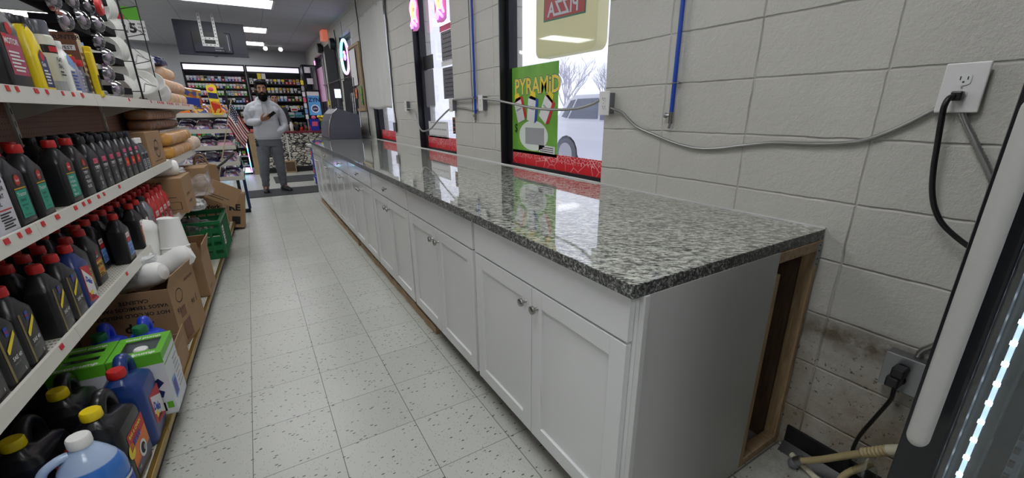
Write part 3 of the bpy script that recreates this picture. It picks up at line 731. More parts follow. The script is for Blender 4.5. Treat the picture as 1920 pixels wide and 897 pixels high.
sheet('window_notice', 'black square sticker on the left edge of the neon window', 'notice', 2.60, 1.725, 2.90, 1.86, M['black'], 3, None, 'notices in the neon window')
sheet('window_card', 'small dark picture card low at the right of the neon window', 'card', 2.09, 1.09, 2.18, 1.245, M['black'], 4, M['orange'])
sheet('window_notice', 'white sheet fixed low in the neon window', 'notice', 2.3, 1.03, 2.86, 1.20, M['wht'], 3, M['lgrey'], 'notices in the neon window')
# neon figures
NP = mat('neon_pink', (1, .3, .6), .5, emit=(1.0, .22, .62), estr=3.2); NY = mat('neon_yellow', (1, .8, .2), .5, emit=(1, .75, .15), estr=3.0); NPu = mat('neon_purple', (.5, .3, 1), .5, emit=(.45, .2, 1), estr=3.0)
for (yc, zc, l) in ((2.88, 2.22, 'pink and yellow neon figure at the left of the second window'), (2.17, 2.19, 'pink and yellow neon figure at the right of the second window')):
    t = thing('neon_sign', l, 'neon sign', (W+.01, yc, zc), 0, 'neon figures in the second window')
    back = mat('neon_backing', sr(236, 120, 180), .4); s = MB()
    s.prism([(-.13, -.10), (-.07, -.125), (.08, -.11), (.13, -.04), (.12, .2), (-.10, .22), (-.14, .06)], 'x', -.002, .002, back); s.build('backing', t)
    n_ = MB(); n_.tube(spline([(-.012, -.10, -.05), (-.012, -.06, .03), (-.012, -.09, .12), (-.012, 0, .17), (-.012, .07, .1), (-.012, .04, .0), (-.012, .09, -.06)]), .012, NP, 8)
    n_.build('pink_tube', t)
    n_ = MB(); n_.tube(spline([(-.014, -.04, .10), (-.014, 0, .14), (-.014, .04, .10), (-.014, .03, .03), (-.014, -.02, .0), (-.014, -.05, .05)]), .012, NY, 8); n_.build('yellow_tube', t)
    n_ = MB(); n_.tube(spline([(-.013, -.07, -.08), (-.013, 0, -.04), (-.013, .06, -.08), (-.013, .02, -.02)]), .013, NPu, 8); n_.build('purple_tube', t)
    n_ = MB(); n_.cyl((0, 0, .2), (0, 0, .38), .0015, M['black'], 6); n_.build('cord', t)
# white curtain
def curtain():
    y0, y1, z0, z1 = 3.85, 5.1, 1.345, 2.585; nx_, nz = 60, 30
    t = thing('window_curtain', 'white draped cloth curtain covering the third window', 'curtain', (W-.02, (y0+y1)/2, z0))
    s = MB(); vs = []; fs = []
    for j in range(nz+1):
        for i in range(nx_+1):
            u = i/nx_; v = j/nz; y = (u-.5)*(y1-y0)*(1-.02*(1-v)); z = v*(z1-z0)
            # folds hang as swags from the top corners
            sw = .5+.5*math.cos(26*(v + .42*(2*u-1)**2 - .1)); amp = .016*max(0, v-.25)*max(0, 1-abs(2*u-1)*.8)
            pl_ = .009*math.sin(u*34+2*math.sin(v*3))*(1-.6*v)+.006*math.sin(u*61+1)
            vs.append((-.02-amp*sw*1.6+pl_, y, z + .01*math.sin(u*9)*(1-v)))
    for j in range(nz):
        for i in range(nx_): a = j*(nx_+1)+i; fs.append((a, a+nx_+1, a+nx_+2, a+1))
    s.add(vs, fs, M['cloth'], True); o = s.build('cloth', t); sm = o.modifiers.new('thick', 'SOLIDIFY'); sm.thickness = .003
    p = MB(); p.cyl((-.015, -.62, z1-z0), (-.015, .62, z1-z0), .009, M['white'], 10); p.build('rod', t)
curtain()
# black cable runs climbing the wall
for y, l, zt, zb in ((3.815, 'black cable running down the wall right of the white curtain', ZC, 1.05), (5.32, 'black cable running down the wall left of the white curtain', ZC, .95), (7.25, 'black cable beside the ring light window', 2.75, 1.5), (8.95, 'black cable beside the far pink window', 2.75, 1.2), (1.52, 'thin grey cable beside the left blue pipe', ZC, 1.3)):
    pts = []; rr = random.Random(l)
    for k in range(14): pts.append((W-.012-rr.uniform(0, .008), y+rr.uniform(-.012, .012), zt-.002-(zt-zb)*k/13))
    c = MB(); c.tube(spline(pts, 4), .007 if y > 3 else .004, M['black'] if y > 3 else M['grey'], 6); tag(c.build('wall_cable'), l, 'cable', 'cables on the window wall')
s = MB(); s.bbox(W-.03, 3.82, 1.06, W, 3.91, 1.17, M['grey'], .004); tag(s.build('junction_box'), 'grey junction box at the foot of the cable by the curtain', 'junction box')
# framed board with papers
t = thing('bulletin_board', 'narrow wood framed bulletin board left of the white curtain', 'notice board', (W, 5.82, 1.36))
p = MB(); p.box(-.012, -.36, 0, -.002, .36, .93, mat('cork', sr(150, 130, 110), .8, noise_amt=.2, nscale=60)); p.build('panel', t)
p = MB(); oak = M['wood']
for a in ((-.4, 0, -.36, .93), (.36, 0, .4, .93), (-.4, -.04, .4, 0), (-.4, .93, .4, .97)): p.box(-.025, a[0], a[1], -.001, a[2], a[3], oak)
p.build('frame', t)
sheet('pinned_paper', 'large pale sheet pinned at the top of the bulletin board', 'paper', 5.70, 1.72, 6.12, 2.26, M['wht'], 5, None, 'papers on the bulletin board', W-.03)
sheet('pinned_paper', 'orange and purple leaflet pinned low on the bulletin board', 'paper', 5.86, 1.52, 6.1, 1.68, M['orange'], 3, M['purple'], 'papers on the bulletin board', W-.03)
sheet('pinned_paper', 'green leaflet on the right of the bulletin board', 'paper', 5.5, 1.42, 5.62, 1.7, M['greenp'], 3, M['purple'], 'papers on the bulletin board', W-.03)
sheet('pinned_paper', 'long white notice hanging below the ring light', 'paper', 6.08, 1.0, 6.4, 1.62, M['wht'], 6, M['lgrey'], 'papers on the bulletin board', W-.03)
# ring light sign
t = thing('ring_light', 'oval rainbow ring light glowing in the fourth window', 'ring light', (W-.02, 6.55, 2.22))
for k in range(24):
    pass
cols = [((.2, .9, 1)), ((.3, .4, 1)), ((.9, .3, 1)), ((1, .3, .6)), ((.3, 1, .7))]
for q in range(5):
    n_ = MB(); n_.tube([(0, .30*math.cos(2*PI*(q+k/8)/5), .27*math.sin(2*PI*(q+k/8)/5)) for k in range(9)], .022, mat('ring_glow_%d' % q, cols[q], .4, emit=cols[q], estr=2.6), 8, caps=False); n_.build('glowing_tube', t)
n_ = MB(); n_.ball((.0, 0, 0), (.02, .07, .06), NPu); n_.ball((0, .02, .07), (.02, .03, .03), NP); n_.build('centre_symbol', t)
n_ = MB(); n_.cyl((0, 0, .28), (0, 0, .55), .003, M['black'], 6); n_.build('cord', t)
# black cloth on windows 4 and 5
M['blackcloth'] = mat('black_cloth', sr(34, 33, 38), .85)
def cloth(y0, y1, z0, z1, label, mt, folds=9):
    s = MB(); vs = []; fs = []; nx_, nz = 40, 12
    for j in range(nz+1):
        for i in range(nx_+1):
            u = i/nx_; v = j/nz; vs.append((.018*math.sin(u*folds*PI*2+v*2)*(.5+.5*(1-v)), (u-.5)*(y1-y0), v*(z1-z0)))
    for j in range(nz):
        for i in range(nx_): a = j*(nx_+1)+i; fs.append((a, a+nx_+1, a+nx_+2, a+1))
    s.add(vs, fs, mt, True); o = s.build('window_curtain', loc=(W-.03, (y0+y1)/2, z0)); q = o.modifiers.new('t', 'SOLIDIFY'); q.thickness = .003
    return tag(o, label, 'curtain')
cloth(7.4, 8.6, .93, 2.6, 'black cloth hung over the fifth window behind the display case', M['blackcloth'])
cloth(5.95, 7.0, .92, 1.85, 'black cloth over the lower half of the ring light window', M['blackcloth'], 7)
# pink lit film in the sixth window, cloth tag
sheet('window_film', 'pink translucent sheet glowing in the farthest window', 'window film', 9.3, 1.55, 10.2, 2.3, mat('pink_film', sr(235, 190, 220), .4), 1, None, None, W-.01)
n_ = MB(); n_.cyl((W-.02, 10.3, 1.0), (W-.02, 10.3, 2.5), .012, NP, 8); tag(n_.build('neon_tube'), 'vertical pink neon tube at the edge of the farthest window', 'neon tube')
# exit light, speakers, camera
t = thing('exit_light', 'small orange red exit light box high by the ceiling', 'exit light', (W-.06, 8.25, 2.78))
p = MB(); p.bbox(-.04, -.16, -.09, .06, .16, .09, mat('exit_glow', (1, .35, .25), .4, emit=(1, .25, .15), estr=.3), .008); p.build('housing', t)
p = MB(); p.cyl((0, 0, .09), (0, 0, .1), .03, M['white'], 10); p.build('mount', t)
for y, z, l in ((7.35, 2.52, 'round black speaker on the wall left of the ring light'), (8.9, 2.62, 'black wall fan high near the far end')):
    t = thing('wall_speaker', l, 'speaker', (W-.08, y, z), 0, 'round black units high on the window wall')
    p = MB(); p.lathe([(.09, -.03), (.10, 0), (.10, .05), (.05, .075)], M['black'], 18, axis='x'); p.build('housing', t)
    p = MB(); p.lathe([(.07, -.034), (.02, -.05), (.01, -.05)], M['grey'], 16, axis='x'); p.build('cone', t)
    p = MB(); p.cyl((.07, 0, 0), (.08, 0, 0), .03, M['black'], 8); p.build('bracket', t)
t = thing('curtain_rail', 'thin black rail sticking out across the black cloths', 'rail', (W-.08, 7.6, 1.86)); p = MB(); p.cyl((0, -1.6, 0), (0, 1.4, .02), .008, M['black'], 8); p.build('rod', t)
for y in (-1.5, 1.3): p = MB(); p.cyl((0, y, 0), (.08, y, 0), .005, M['black'], 6); p.build('bracket', t)
# yellow star tag on the wall
t = thing('star_ornament', 'yellow star shaped ornament hanging by the far window edge', 'ornament', (W-.02, 8.98, 1.50))
p = MB(); p.prism([((.09 if k % 2 == 0 else .045)*math.cos(2*PI*k/14), (.09 if k % 2 == 0 else .045)*math.sin(2*PI*k/14)) for k in range(14)], 'x', -.01, .01, M['yellowp']); p.build('star', t)
p = MB(); p.cyl((0, 0, .08), (0, 0, 1.0), .003, M['black'], 6); p.build('cord', t)
# ------------------------------------------------------------------ what the windows look out on
gm = NB('snowy_asphalt'); gm.l(gm.mix(gm.rng(gm.noise(.8, 5), .35, .6), sr(190, 190, 198), sr(232, 234, 240)), gm.b.inputs['Base Color']); gm.b.inputs['Roughness'].default_value = .7
b = MB(); b.box(W+.22, -30, -.3, 70, 70, -.02, gm.m); o = struct(b, 'ground')
def car():
    t = thing('parked_car', 'silver white car parked outside the poster window', 'car', (8.35, 3.53, -.02), PI)
    paint = mat('car_paint', sr(226, 228, 236), .18, .1, coat=.6); dark = mat('car_trim', sr(96, 98, 106), .5); gl = mat('car_glass', sr(120, 126, 138), .08)
    # front axle at local y=0, front of car towards +y, near side at x=0
    Wd = 1.85
    low = [(.95, .32), (1.0, .55), (.93, .82), (.70, .96), (.05, 1.06), (-.45, 1.10), (-3.55, 1.12), (-3.75, 1.0), (-3.80, .55), (-3.72, .32)]
    arch = lambda c, r: [(c+r*math.cos(a), .36+r*math.sin(a)) for a in [PI*k/8 for k in range(9)]]
    bot = [(-3.3, .25)] + [(p[0], p[1]) for p in reversed(arch(-2.72, .42))] + [(-2.2, .25), (-.55, .25)] + [(p[0], p[1]) for p in reversed(arch(0, .42))] + [(.6, .25)]
    poly = low + bot
    b_ = MB(); b_.prism([(p[0], p[1]) for p in poly], 'x', .02, Wd-.02, paint); b_.build('body', t)
    roof = [(-.42, 1.09), (.0-.02, 1.12), (-.85, 1.55), (-1.05, 1.62), (-2.9, 1.64), (-3.2, 1.55), (-3.6, 1.12)]
    secs = []
    c = MB(); A_ = [(-.15, 1.08), (-.85, 1.64), (-1.15, 1.72), (-2.45, 1.72), (-2.75, 1.62), (-3.25, 1.08)]
    def ring(x, ins, top): return [(x, p[0]-ins*(.5 if i < 2 else -.3 if i > 3 else 0), p[1] if p[1] < 1.1 else p[1]-top) for i, p in enumerate(A_)]
    c.loft([ring(.05, 0, .06), ring(.20, .02, .0), ring(Wd-.20, .02, 0), ring(Wd-.05, 0, .06)], paint, False); c.build('cabin', t)
    for k, ws in enumerate(([(-.72, 1.16), (-1.15, 1.50), (-1.62, 1.53), (-1.62, 1.14)], [(-1.70, 1.16), (-1.70, 1.58), (-2.38, 1.58), (-2.70, 1.16)], [(-2.76, 1.17), (-2.46, 1.57), (-2.62, 1.55), (-2.95, 1.20)])):
        w_ = MB(); w_.prism(ws, 'x', .035, .06, gl); w_.prism(ws, 'x', Wd-.06, Wd-.035, gl); w_.build('side_window', t)
    w_ = MB(); w_.quad([(.2, -.40, 1.13), (Wd-.2, -.40, 1.13), (Wd-.28, -.96, 1.575), (.28, -.96, 1.575)], gl); w_.build('windscreen', t)
    m_ = MB(); m_.ball((-.10, -.62, 1.16), (.10, .06, .08), paint); m_.build('wing_mirror', t)
    for x_ in (.0, Wd-.22):
        for y_ in (0, -2.72):
            w_ = MB(); w_.lathe([(.28, 0), (.355, .02), (.36, .2), (.28, .22)], dark, 28, (x_, y_, .36), 'x'); 
            w_.lathe([(.0, .028), (.24, .02), (.255, .0), (.255, .05)], mat('alloy', sr(175, 176, 182), .3, .6), 24, (x_-.01 if x_ < .5 else x_+.18, y_, .36), 'x')
            for k in range(5):
                a = 2*PI*k/5; w_.tube([(x_-.012, y_, .36), (x_-.012, y_+.23*math.cos(a), .36+.23*math.sin(a))], .022, M['lgrey'], 6)
            w_.build('wheel', t)
    h = MB()
    for y_ in (-1.45, -2.45): h.bbox(-.012, y_-.11, .95, .02, y_+.05, .98, M['chrome'], .004)
    h.build('door_handle', t)
    r = MB(); r.tube([(.22, -1.1, 1.71), (.22, -1.2, 1.77), (.22, -2.4, 1.77), (.22, -2.5, 1.71)], .014, M['steel'], 8); r.build('roof_rail', t)
    l = MB(); l.bbox(.03, .80, .72, .3, .97, .88, M['wht'], .02); l.bbox(Wd-.3, .8, .72, Wd-.03, .97, .88, M['wht'], .02); l.build('headlight', t)
    return t
c1 = car()
dup(c1, (13.0, 8.2, -.02), PI+.1, 'second pale car parked farther off behind the silver one')
dup(c1, (12.5, 14.0, -.02), PI, 'pale car far beyond the neon sign window')
# bare trees, poles and low building on the far side of the road
bark = mat('hazed_bark', sr(178, 178, 190), .9)  # bark paled towards lilac, outdoor haze put into its colour
def tree(x, y, h, seed, label):
    r = random.Random(seed); s = MB()
    def br(p, d, L, rad, lev):
        q = p+d*L; s.tube([p, p+d*L*.5+Vector((r.uniform(-.05, .05), r.uniform(-.05, .05), 0))*L, q], [rad, rad*.8, rad*.6], bark, 5, caps=False)
        if lev == 0: return
        for k in range(4 if lev > 1 else 3):
            nd = (d+Vector((r.uniform(-.8, .8), r.uniform(-.8, .8), r.uniform(-.1, .6)))).normalized(); br(p+d*L*r.uniform(.5, 1), nd, L*r.uniform(.5, .75), rad*.5, lev-1)
    br(Vector((0, 0, 0)), Vector((0, 0, 1)), h*.4, h*.018, 4)
    return tag(s.build('bare_tree', loc=(x, y, -.02)), label, 'tree', 'bare trees across the road')
tl = ['bare tree seen just right of the poster', 'bare tree behind the roof of the silver car', 'bare tree at the right edge of the poster window', 'bare tree seen above the poster', 'bare tree farther left above the poster', 'bare tree seen through the neon window', 'small bare tree between the two pale poles', 'small bare tree at the right of the pale poles', 'bare tree behind the tree above the poster', 'bare tree far behind the silver car roof', 'bare tree just above the top right poster corner']
for k, (x, y, h) in enumerate([(22, 21, 6.5), (24, 19, 5.5), (23, 16.5, 6), (25, 25, 7), (24, 29, 7), (18, 34, 8), (21, 17.6, 5), (22, 15, 5), (26, 22.5, 6), (27, 18.2, 6), (20, 23.5, 6)]): tree(x, y, h, k+2, tl[k])
for k, (x, y) in enumerate([(19, 16.2), (20, 13.4)]):
    s = MB(); s.cyl((0, 0, 0), (0, 0, 7), .16, bark, 8); s.box(-.06, -1, 6.2, .06, 1, 6.35, bark)
    tag(s.build('utility_pole', loc=(x, y, -.02)), ['left of the two pale utility poles beyond the car', 'right of the two pale utility poles beyond the car'][k], 'pole', 'utility poles')
s = MB(); s.box(-2, -14, 0, 2, 14, 2.2, mat('far_wall', sr(196, 198, 206), .8)); s.box(-2.2, -14.2, 2.2, 2.2, 14.2, 2.45, mat('far_roof', sr(228, 230, 238), .8))
for k in range(9): s.box(-2.02, -12.5+3*k, .9, -1.99, -11.2+3*k, 1.7, mat('far_window', sr(150, 155, 165), .3))
tag(s.build('low_building', loc=(34, 22, -.02)), 'long low pale building across the road', 'building')
# ------------------------------------------------------------------ shelving run on the left (local x = U, y = v)
SHV = [-1.0, .045, .96, 2.18, 3.40, 4.04]          # section joints along the run
S1, S2, S3, SB = 1.372, .955, .585, .105            # deck heights
UB = -.45                                          # face of the pegboard
gond = thing('shelving_unit', 'cream metal shelving run with pegboard back along the left side of the aisle', 'shelves', GO, GROT)
def slab(name, u1, z, lip, y0, y1, deckmat, tags, brackets=True):
    s = MB(); s.box(UB, y0+.001, z-.018, u1-.004, y1-.001, z-.001, M['shelf']); s.box(UB+.005, y0+.002, z-.001, u1-.006, y1-.002, z, deckmat)
    s.prism([(u1-.006, z-lip), (u1+.010, z-lip), (u1+.004, z+.012), (u1-.006, z+.012)], 'y', y0+.001, y1-.001, M['shelf'])
    o = s.build(name, gond)
    return o
rt = random.Random(5)
def tags(y0, y1, u, z, lip, dens):
    s = MB(); y = y0+.03
    while y < y1-.04:
        if rt.random() < dens:
            w = rt.uniform(.016, .028)
            s.prism([(u+.0062, z-lip*.18), (u+.0088, z-lip*.18), (u+.0068, z+.009), (u+.0048, z+.009)], 'y', y, y+w, M['redp']); y += w
        y += rt.uniform(.03, .09)
    if s.v: s.build('price_tags', gond)['kind'] = 'stuff'
for k in range(5):
    a, c = SHV[k], SHV[k+1]
    slab('upper_shelf', -.155, S1, .042, a, c, M['shelf'], 1); tags(a, c, -.155, S1, .042, .55)
    if k < 4:
        slab('middle_shelf', -.155, S2, .036, a, c, M['deck'] if k == 1 else M['shelf'], 1)
        slab('lower_shelf', -.155, S3, .032, a, c, M['deck'], 1)
        if k in (1, 0): tags(a, c, -.155, S2, .036, .75); tags(a+.5, c, -.155, S3, .03, .35)
    # base deck with brass edge and black kick
    s = MB(); s.box(UB, a+.001, SB-.02, -.02, c-.001, SB-.001, M['shelf']); s.box(UB, a+.002, SB-.001, -.022, c-.002, SB, M['deck'])
    s.box(-.05, a, .0, -.03, c, SB-.02, M['black']); s.build('base_deck', gond)
    s = MB(); s.bbox(-.02, a+.001, SB-.028, .0, c-.001, SB+.002, M['brass'], .003); s.build('edge_trim', gond)
    s = MB(); s.box(UB-.02, a+.012, .1, UB, c-.012, 1.62 if k < 4 else 1.5, M['peg'])
    for z_ in (.45, .8, 1.15): s.box(UB-.001, a+.012, z_-.002, UB+.003, c-.012, z_+.002, mat('peg_seam', sr(96, 66, 54), .6))
    s.build('pegboard_panel', gond)
    s = MB(); s.bbox(UB-.03, a-.012, 0, UB+.012, a+.014, 1.63, M['shelf'], .002)
    for q in range(24): s.box(UB+.0118, a-.006, .25+q*.055, UB+.0128, a-.001, .275+q*.055, M['ink'])
    s.build('upright', gond)
    br = MB()
    for z_ in (S1, S2, S3):
        if k == 4 and z_ != S1: continue
        br.prism([(UB+.012, z_-.02), (-.17, z_-.02), (-.17, z_-.03), (-.30, z_-.055), (UB+.05, z_-.09), (UB+.012, z_-.10)], 'y', a+.016, a+.02, M['shelf'])
    br.build('bracket', gond)
s = MB(); s.prism([(UB+.012, S1-.02), (-.16, S1-.02), (-.17, S1-.035), (-.28, S1-.06), (UB+.06, S1-.13), (UB+.012, S1-.14)], 'y', 4.03, 4.036, M['shelf']); s.build('end_bracket', gond)
# ------------------------------------------------------------------ product kits
def place(root, u, v, z, rz=0): root.location = G(u, v, z); root.rotation_euler = (0, 0, GROT+rz); return root
def printlines(s, x, y0, y1, z0, z1, n, mt, seed=1, fx=1):
    r = random.Random(seed); h = (z1-z0)/n
    for k in range(n):
        z = z1-h*(k+.8); a = y0+r.uniform(0, .1)*(y1-y0); e = y1-r.uniform(0, .45)*(y1-y0)
        s.box(x, a, z, x+.0006*fx, e, z+h*.5, mt)
def oil_bottle(label, cat, h, w, d, body, capm, lab, group, capr=.020, neck=.006, shoulder=.72):
    """tall flat bottle, label side towards +x"""
    t = thing('oil_bottle', label, cat, (0, 0, 0), 0, group)
    s = MB(); hc = h-.028
    prof = [(0, .94, .90, .008), (.004, .985, .97, .012), (.012, 1, 1, .014), (hc*shoulder, 1, 1, .014), (hc*shoulder+.010, .97, .97, .016), (hc-.028, .62, .80, .020), (hc-.012, .44, .66, .018)]
    secs = [rrect(d*b_, w*a, z, r, 4) for z, a, b_, r in prof]
    rr = capr*.86
    def circ(r, z): return [(r*math.cos(a), r*math.sin(a), z) for a in [math.radians(90*q+90*i/3) for q in range(4) for i in range(4)]]
    def circ16(r, z):
        out = []
        for q, a0 in enumerate((0, 90, 180, 270)):
            for i in range(4): a = math.radians(a0+90*i/3); out.append((r*math.cos(a), r*math.sin(a), z))
        return out
    secs += [circ16(rr, hc-.004), circ16(rr, hc+.004)]
    s.loft(secs, body); s.build('body', t)
    c = MB(); n = 28; ringf = lambda r, z, rib: [((r+(rib if k % 2 else 0))*math.cos(2*PI*k/n), (r+(rib if k % 2 else 0))*math.sin(2*PI*k/n), z) for k in range(n)]
    c.loft([ringf(capr, hc+.001, .0), ringf(capr, hc+.004, .0), ringf(capr*.99, hc+.006, .0009), ringf(capr*.93, h-.003, .0009), ringf(capr*.86, h, 0)], capm); c.build('cap', t)
    l = MB(); x = d/2+.0004; lab(l, x, w); l.build('label', t)
    return t
def P(l, x, pts, mt, k=1): l.quad([(x+.0005*k, a, b_) for a, b_ in pts], mt)
def R4(l, x, a, z0, e, z1, mt, k=1): P(l, x, [(a, z0), (e, z0), (e, z1), (a, z1)], mt, k)
def disc(l, x, y, z, r, mt, k=1): P(l, x, [(y+r*math.cos(2*PI*i/18), z+r*math.sin(2*PI*i/18)) for i in range(18)], mt, k)
YR = (0, 1, 0); ZU = (0, 0, 1)
def lab_green(l, x, w):
    disc(l, x, 0, .145, .019, M['brownp']); disc(l, x, 0, .145, .015, M['redp'], 2); l.text('bear', .012, (x+.0016, 0, .141), YR, ZU, M['wht'], .01, center=True)
    R4(l, x, -.036, .118, .036, .122, M['gold'], 2); R4(l, x, -.034, .03, .034, .115, M['teal'])
    l.text('Tractor', .017, (x+.0012, -.028, .097), YR, ZU, M['wht'], .01); l.text('TRANS', .012, (x+.0012, -.024, .08), YR, ZU, M['ink']); l.text('Hydraulic', .010, (x+.0012, -.024, .066), YR, ZU, M['ink']); l.text('Oil', .012, (x+.0012, -.012, .052), YR, ZU, M['ink']); l.text('1 QT  946 ml', .008, (x+.0012, -.026, .036), YR, ZU, M['ink'])
def lab_greenw(l, x, w):
    disc(l, x, 0, .145, .019, M['brownp']); disc(l, x, 0, .145, .015, M['redp'], 2); l.text('bear', .012, (x+.0016, 0, .141), YR, ZU, M['wht'], .01, center=True)
    R4(l, x, -.036, .118, .036, .122, M['gold'], 2); R4(l, x, -.034, .03, .034, .115, M['teal'])
    for k, tx in enumerate(('TYPE F', 'HYDRA', 'TRANS', 'OIL', '946 ml')): l.text(tx, .0135, (x+.0012, -.027, .099-.016*k), YR, ZU, M['wht'], .01)
def lab_whitetext(l, x, w):
    disc(l, x, 0, .145, .017, M['brownp']); disc(l, x, 0, .145, .013, M['redp'], 2); R4(l, x, -.034, .12, .034, .124, M['gold'])
    for k, tx in enumerate(('TYPE F', 'AUTO', 'TRANS', 'FLUID')): l.text(tx, .016, (x+.001, -.03, .10-.019*k), YR, ZU, M['wht'], .015)
def lab_typef(l, x, w):
    R4(l, x, -.028, .128, .022, .150, M['pink']); l.text('RED', .015, (x+.001, -.024, .133), YR, ZU, M['redp'], .02)
    l.text('TYPE F', .019, (x+.0008, -.03, .104), YR, ZU, M['wht'], .03); l.text('synthetic', .009, (x+.0008, -.028, .092), YR, ZU, M['wht'])
    l.text('x2', .026, (x+.0008, -.012, .055), YR, ZU, M['lgrey'], .04); disc(l, x, .006, .04, .009, M['lgrey'])
def lab_typefr(l, x, w):
    R4(l, x, -.026, .142, .024, .160, M['pink']); l.text('TYPE', .017, (x+.0008, -.022, .122), YR, ZU, M['wht'], .03)
    R4(l, x, -.028, .07, .028, .113, M['redp']); R4(l, x, -.02, .083, .02, .098, M['orange'], 2); l.text('1 QT', .012, (x+.0012, -.014, .05), YR, ZU, M['wht'], .01)
def lab_hav(l, x, w):
    R4(l, x, -.040, .012, -.030, .165, mat('bronze_stripe', sr(126, 110, 62), .45)); R4(l, x, -.004, .136, .012, .162, M['bluep']); P(l, x, [(-.004, .15), (.004, .144), (.012, .15), (.012, .154), (.004, .148), (-.004, .154)], M['redp'], 2)
    P(l, x, [(-.022, .092), (-.016, .090), (.034, .128), (.034, .138)], M['yellowp'], 2); P(l, x, [(-.022, .092), (.034, .138), (.034, .142), (-.022, .104)], M['yellowp'], 2)
    l.text('SAE 40', .0165, (x+.0008, -.014, .066), YR, ZU, M['wht'], .02); l.text('motor oil', .008, (x+.0008, -.014, .054), YR, ZU, M['lgrey']); l.text('1', .014, (x+.0008, .022, .022), YR, ZU, M['wht'], .03)
def lab_delo(l, x, w):
    P(l, x, [(-.036, .025), (.036, .012), (.036, .15), (-.036, .165)], M['redp']); P(l, x, [(-.030, .06), (.036, .02), (.036, .10), (-.030, .155)], M['wht'], 2)
    l.M = Matrix.Translation((0, -.030, .10)) @ Matrix.Rotation(-.55, 4, 'X') @ Matrix.Translation((0, .030, -.10))
    l.text('Delo', .027, (x+.0016, -.03, .107), YR, ZU, M['bluep'], .05); l.M = Matrix()
    R4(l, x, -.02, .045, .005, .06, M['yellowp'], 3); l.text('15W 40', .014, (x+.0022, -.024, .028), YR, ZU, M['ink'], .02)
def lab_ochre(l, x, w):
    P(l, x, [(-.005, .150), (.01, .128), (-.012, .132)], M['redp']); l.text('HD', .014, (x+.0008, -.018, .118), YR, ZU, M['wht'], .02)
    R4(l, x, -.034, .105, .03, .112, M['redp']); R4(l, x, -.034, .035, .030, .103, M['gold']); l.text('PETRO', .019, (x+.0014, -.032, .078), YR, ZU, M['ink'], .03); l.text('10W30', .017, (x+.0014, -.03, .055), YR, ZU, M['redp'], .02); printlines(l, x+.001, -.03, .026, .037, .052, 2, M['ink'])
def lab_lb(l, x, w):
    R4(l, x, -.026, .125, .022, .148, M['wht']); R4(l, x, -.026, .104, .026, .123, M['redp']); l.text('SUPER', .013, (x+.0012, -.023, .131), YR, ZU, M['redp'], .02)
    R4(l, x, -.03, .035, .03, .10, M['lblue']); l.text('HD 30', .017, (x+.0014, -.025, .076), YR, ZU, M['bluep'], .02); printlines(l, x+.001, -.026, .026, .04, .07, 4, M['bluep'], 3)
def lab_or(l, x, w):
    R4(l, x, -.026, .125, .022, .150, M['wht']); R4(l, x, -.026, .112, .026, .124, M['redp']); l.text('OIL', .015, (x+.0012, -.02, .131), YR, ZU, M['redp'], .02)
    R4(l, x, -.03, .03, .03, .108, M['orange']); l.text('10W 40', .016, (x+.0014, -.027, .08), YR, ZU, M['wht'], .02); printlines(l, x+.001, -.026, .026, .036, .07, 4, M['redp'], 4)
def lab_tl(l, x, w):
    R4(l, x, -.024, .12, .02, .142, M['wht']); R4(l, x, -.026, .108, .022, .118, M['redp']); R4(l, x, -.028, .03, .026, .104, M['teal']); l.text('30', .03, (x+.0014, -.02, .065), YR, ZU, M['wht'], .02)
def lab_sil(l, x, w):
    for k, tx in enumerate(('PRO', 'PLUS', 'ATF', 'oil')): l.text(tx, .019, (x+.0008, -.03, .11-.024*k), YR, ZU, M['redp'], .02)
    R4(l, x, -.03, .022, .03, .03, M['redp'])
def lab_red(l, x, w):
    R4(l, x, -.036, .10, .034, .128, M['wht']); l.text('5W20', .02, (x+.0012, -.03, .106), YR, ZU, M['redp'], .03); R4(l, x, -.036, .068, .034, .090, M['ink']); l.text('FULL', .016, (x+.0012, -.03, .073), YR, ZU, M['wht'], .02)
    R4(l, x, -.03, .03, .03, .058, M['lgrey']); R4(l, x, -.03, .042, .03, .046, M['redp'], 2)
def lab_white(l, x, w):
    R4(l, x, -.04, .15, .03, .168, M['ink']); 
    for k, tx in enumerate(('MOTOR', 'TREAT', 'OIL')): l.text(tx, .018, (x+.0008, -.038, .128-.021*k), YR, ZU, M['ink'], .02)
    R4(l, x, -.04, .072, .034, .076, M['redp']); printlines(l, x, -.04, .034, .02, .068, 6, M['ink'], 9)
MB_ = mat('bottle_black', sr(24, 24, 27), .32); MBs = mat('bottle_blue', sr(30, 48, 108), .3); MSi = mat('bottle_silver', sr(128, 131, 136), .3, .3); MRd = mat('bottle_red', sr(186, 24, 26), .32); MWt = mat('bottle_white', sr(206, 206, 214), .35); MCapB = mat('cap_black', sr(26, 26, 32), .35)
g2 = 'quart bottles on the middle shelf'; g3 = 'quart bottles on the lower shelf'
QW, QD, QH = .112, .068, .245
def kit(f, body, cap, group, h=QH, w=QW, d=QD): return oil_bottle('x', 'oil bottle', h, w, d, body, cap, f, group)
used = {}
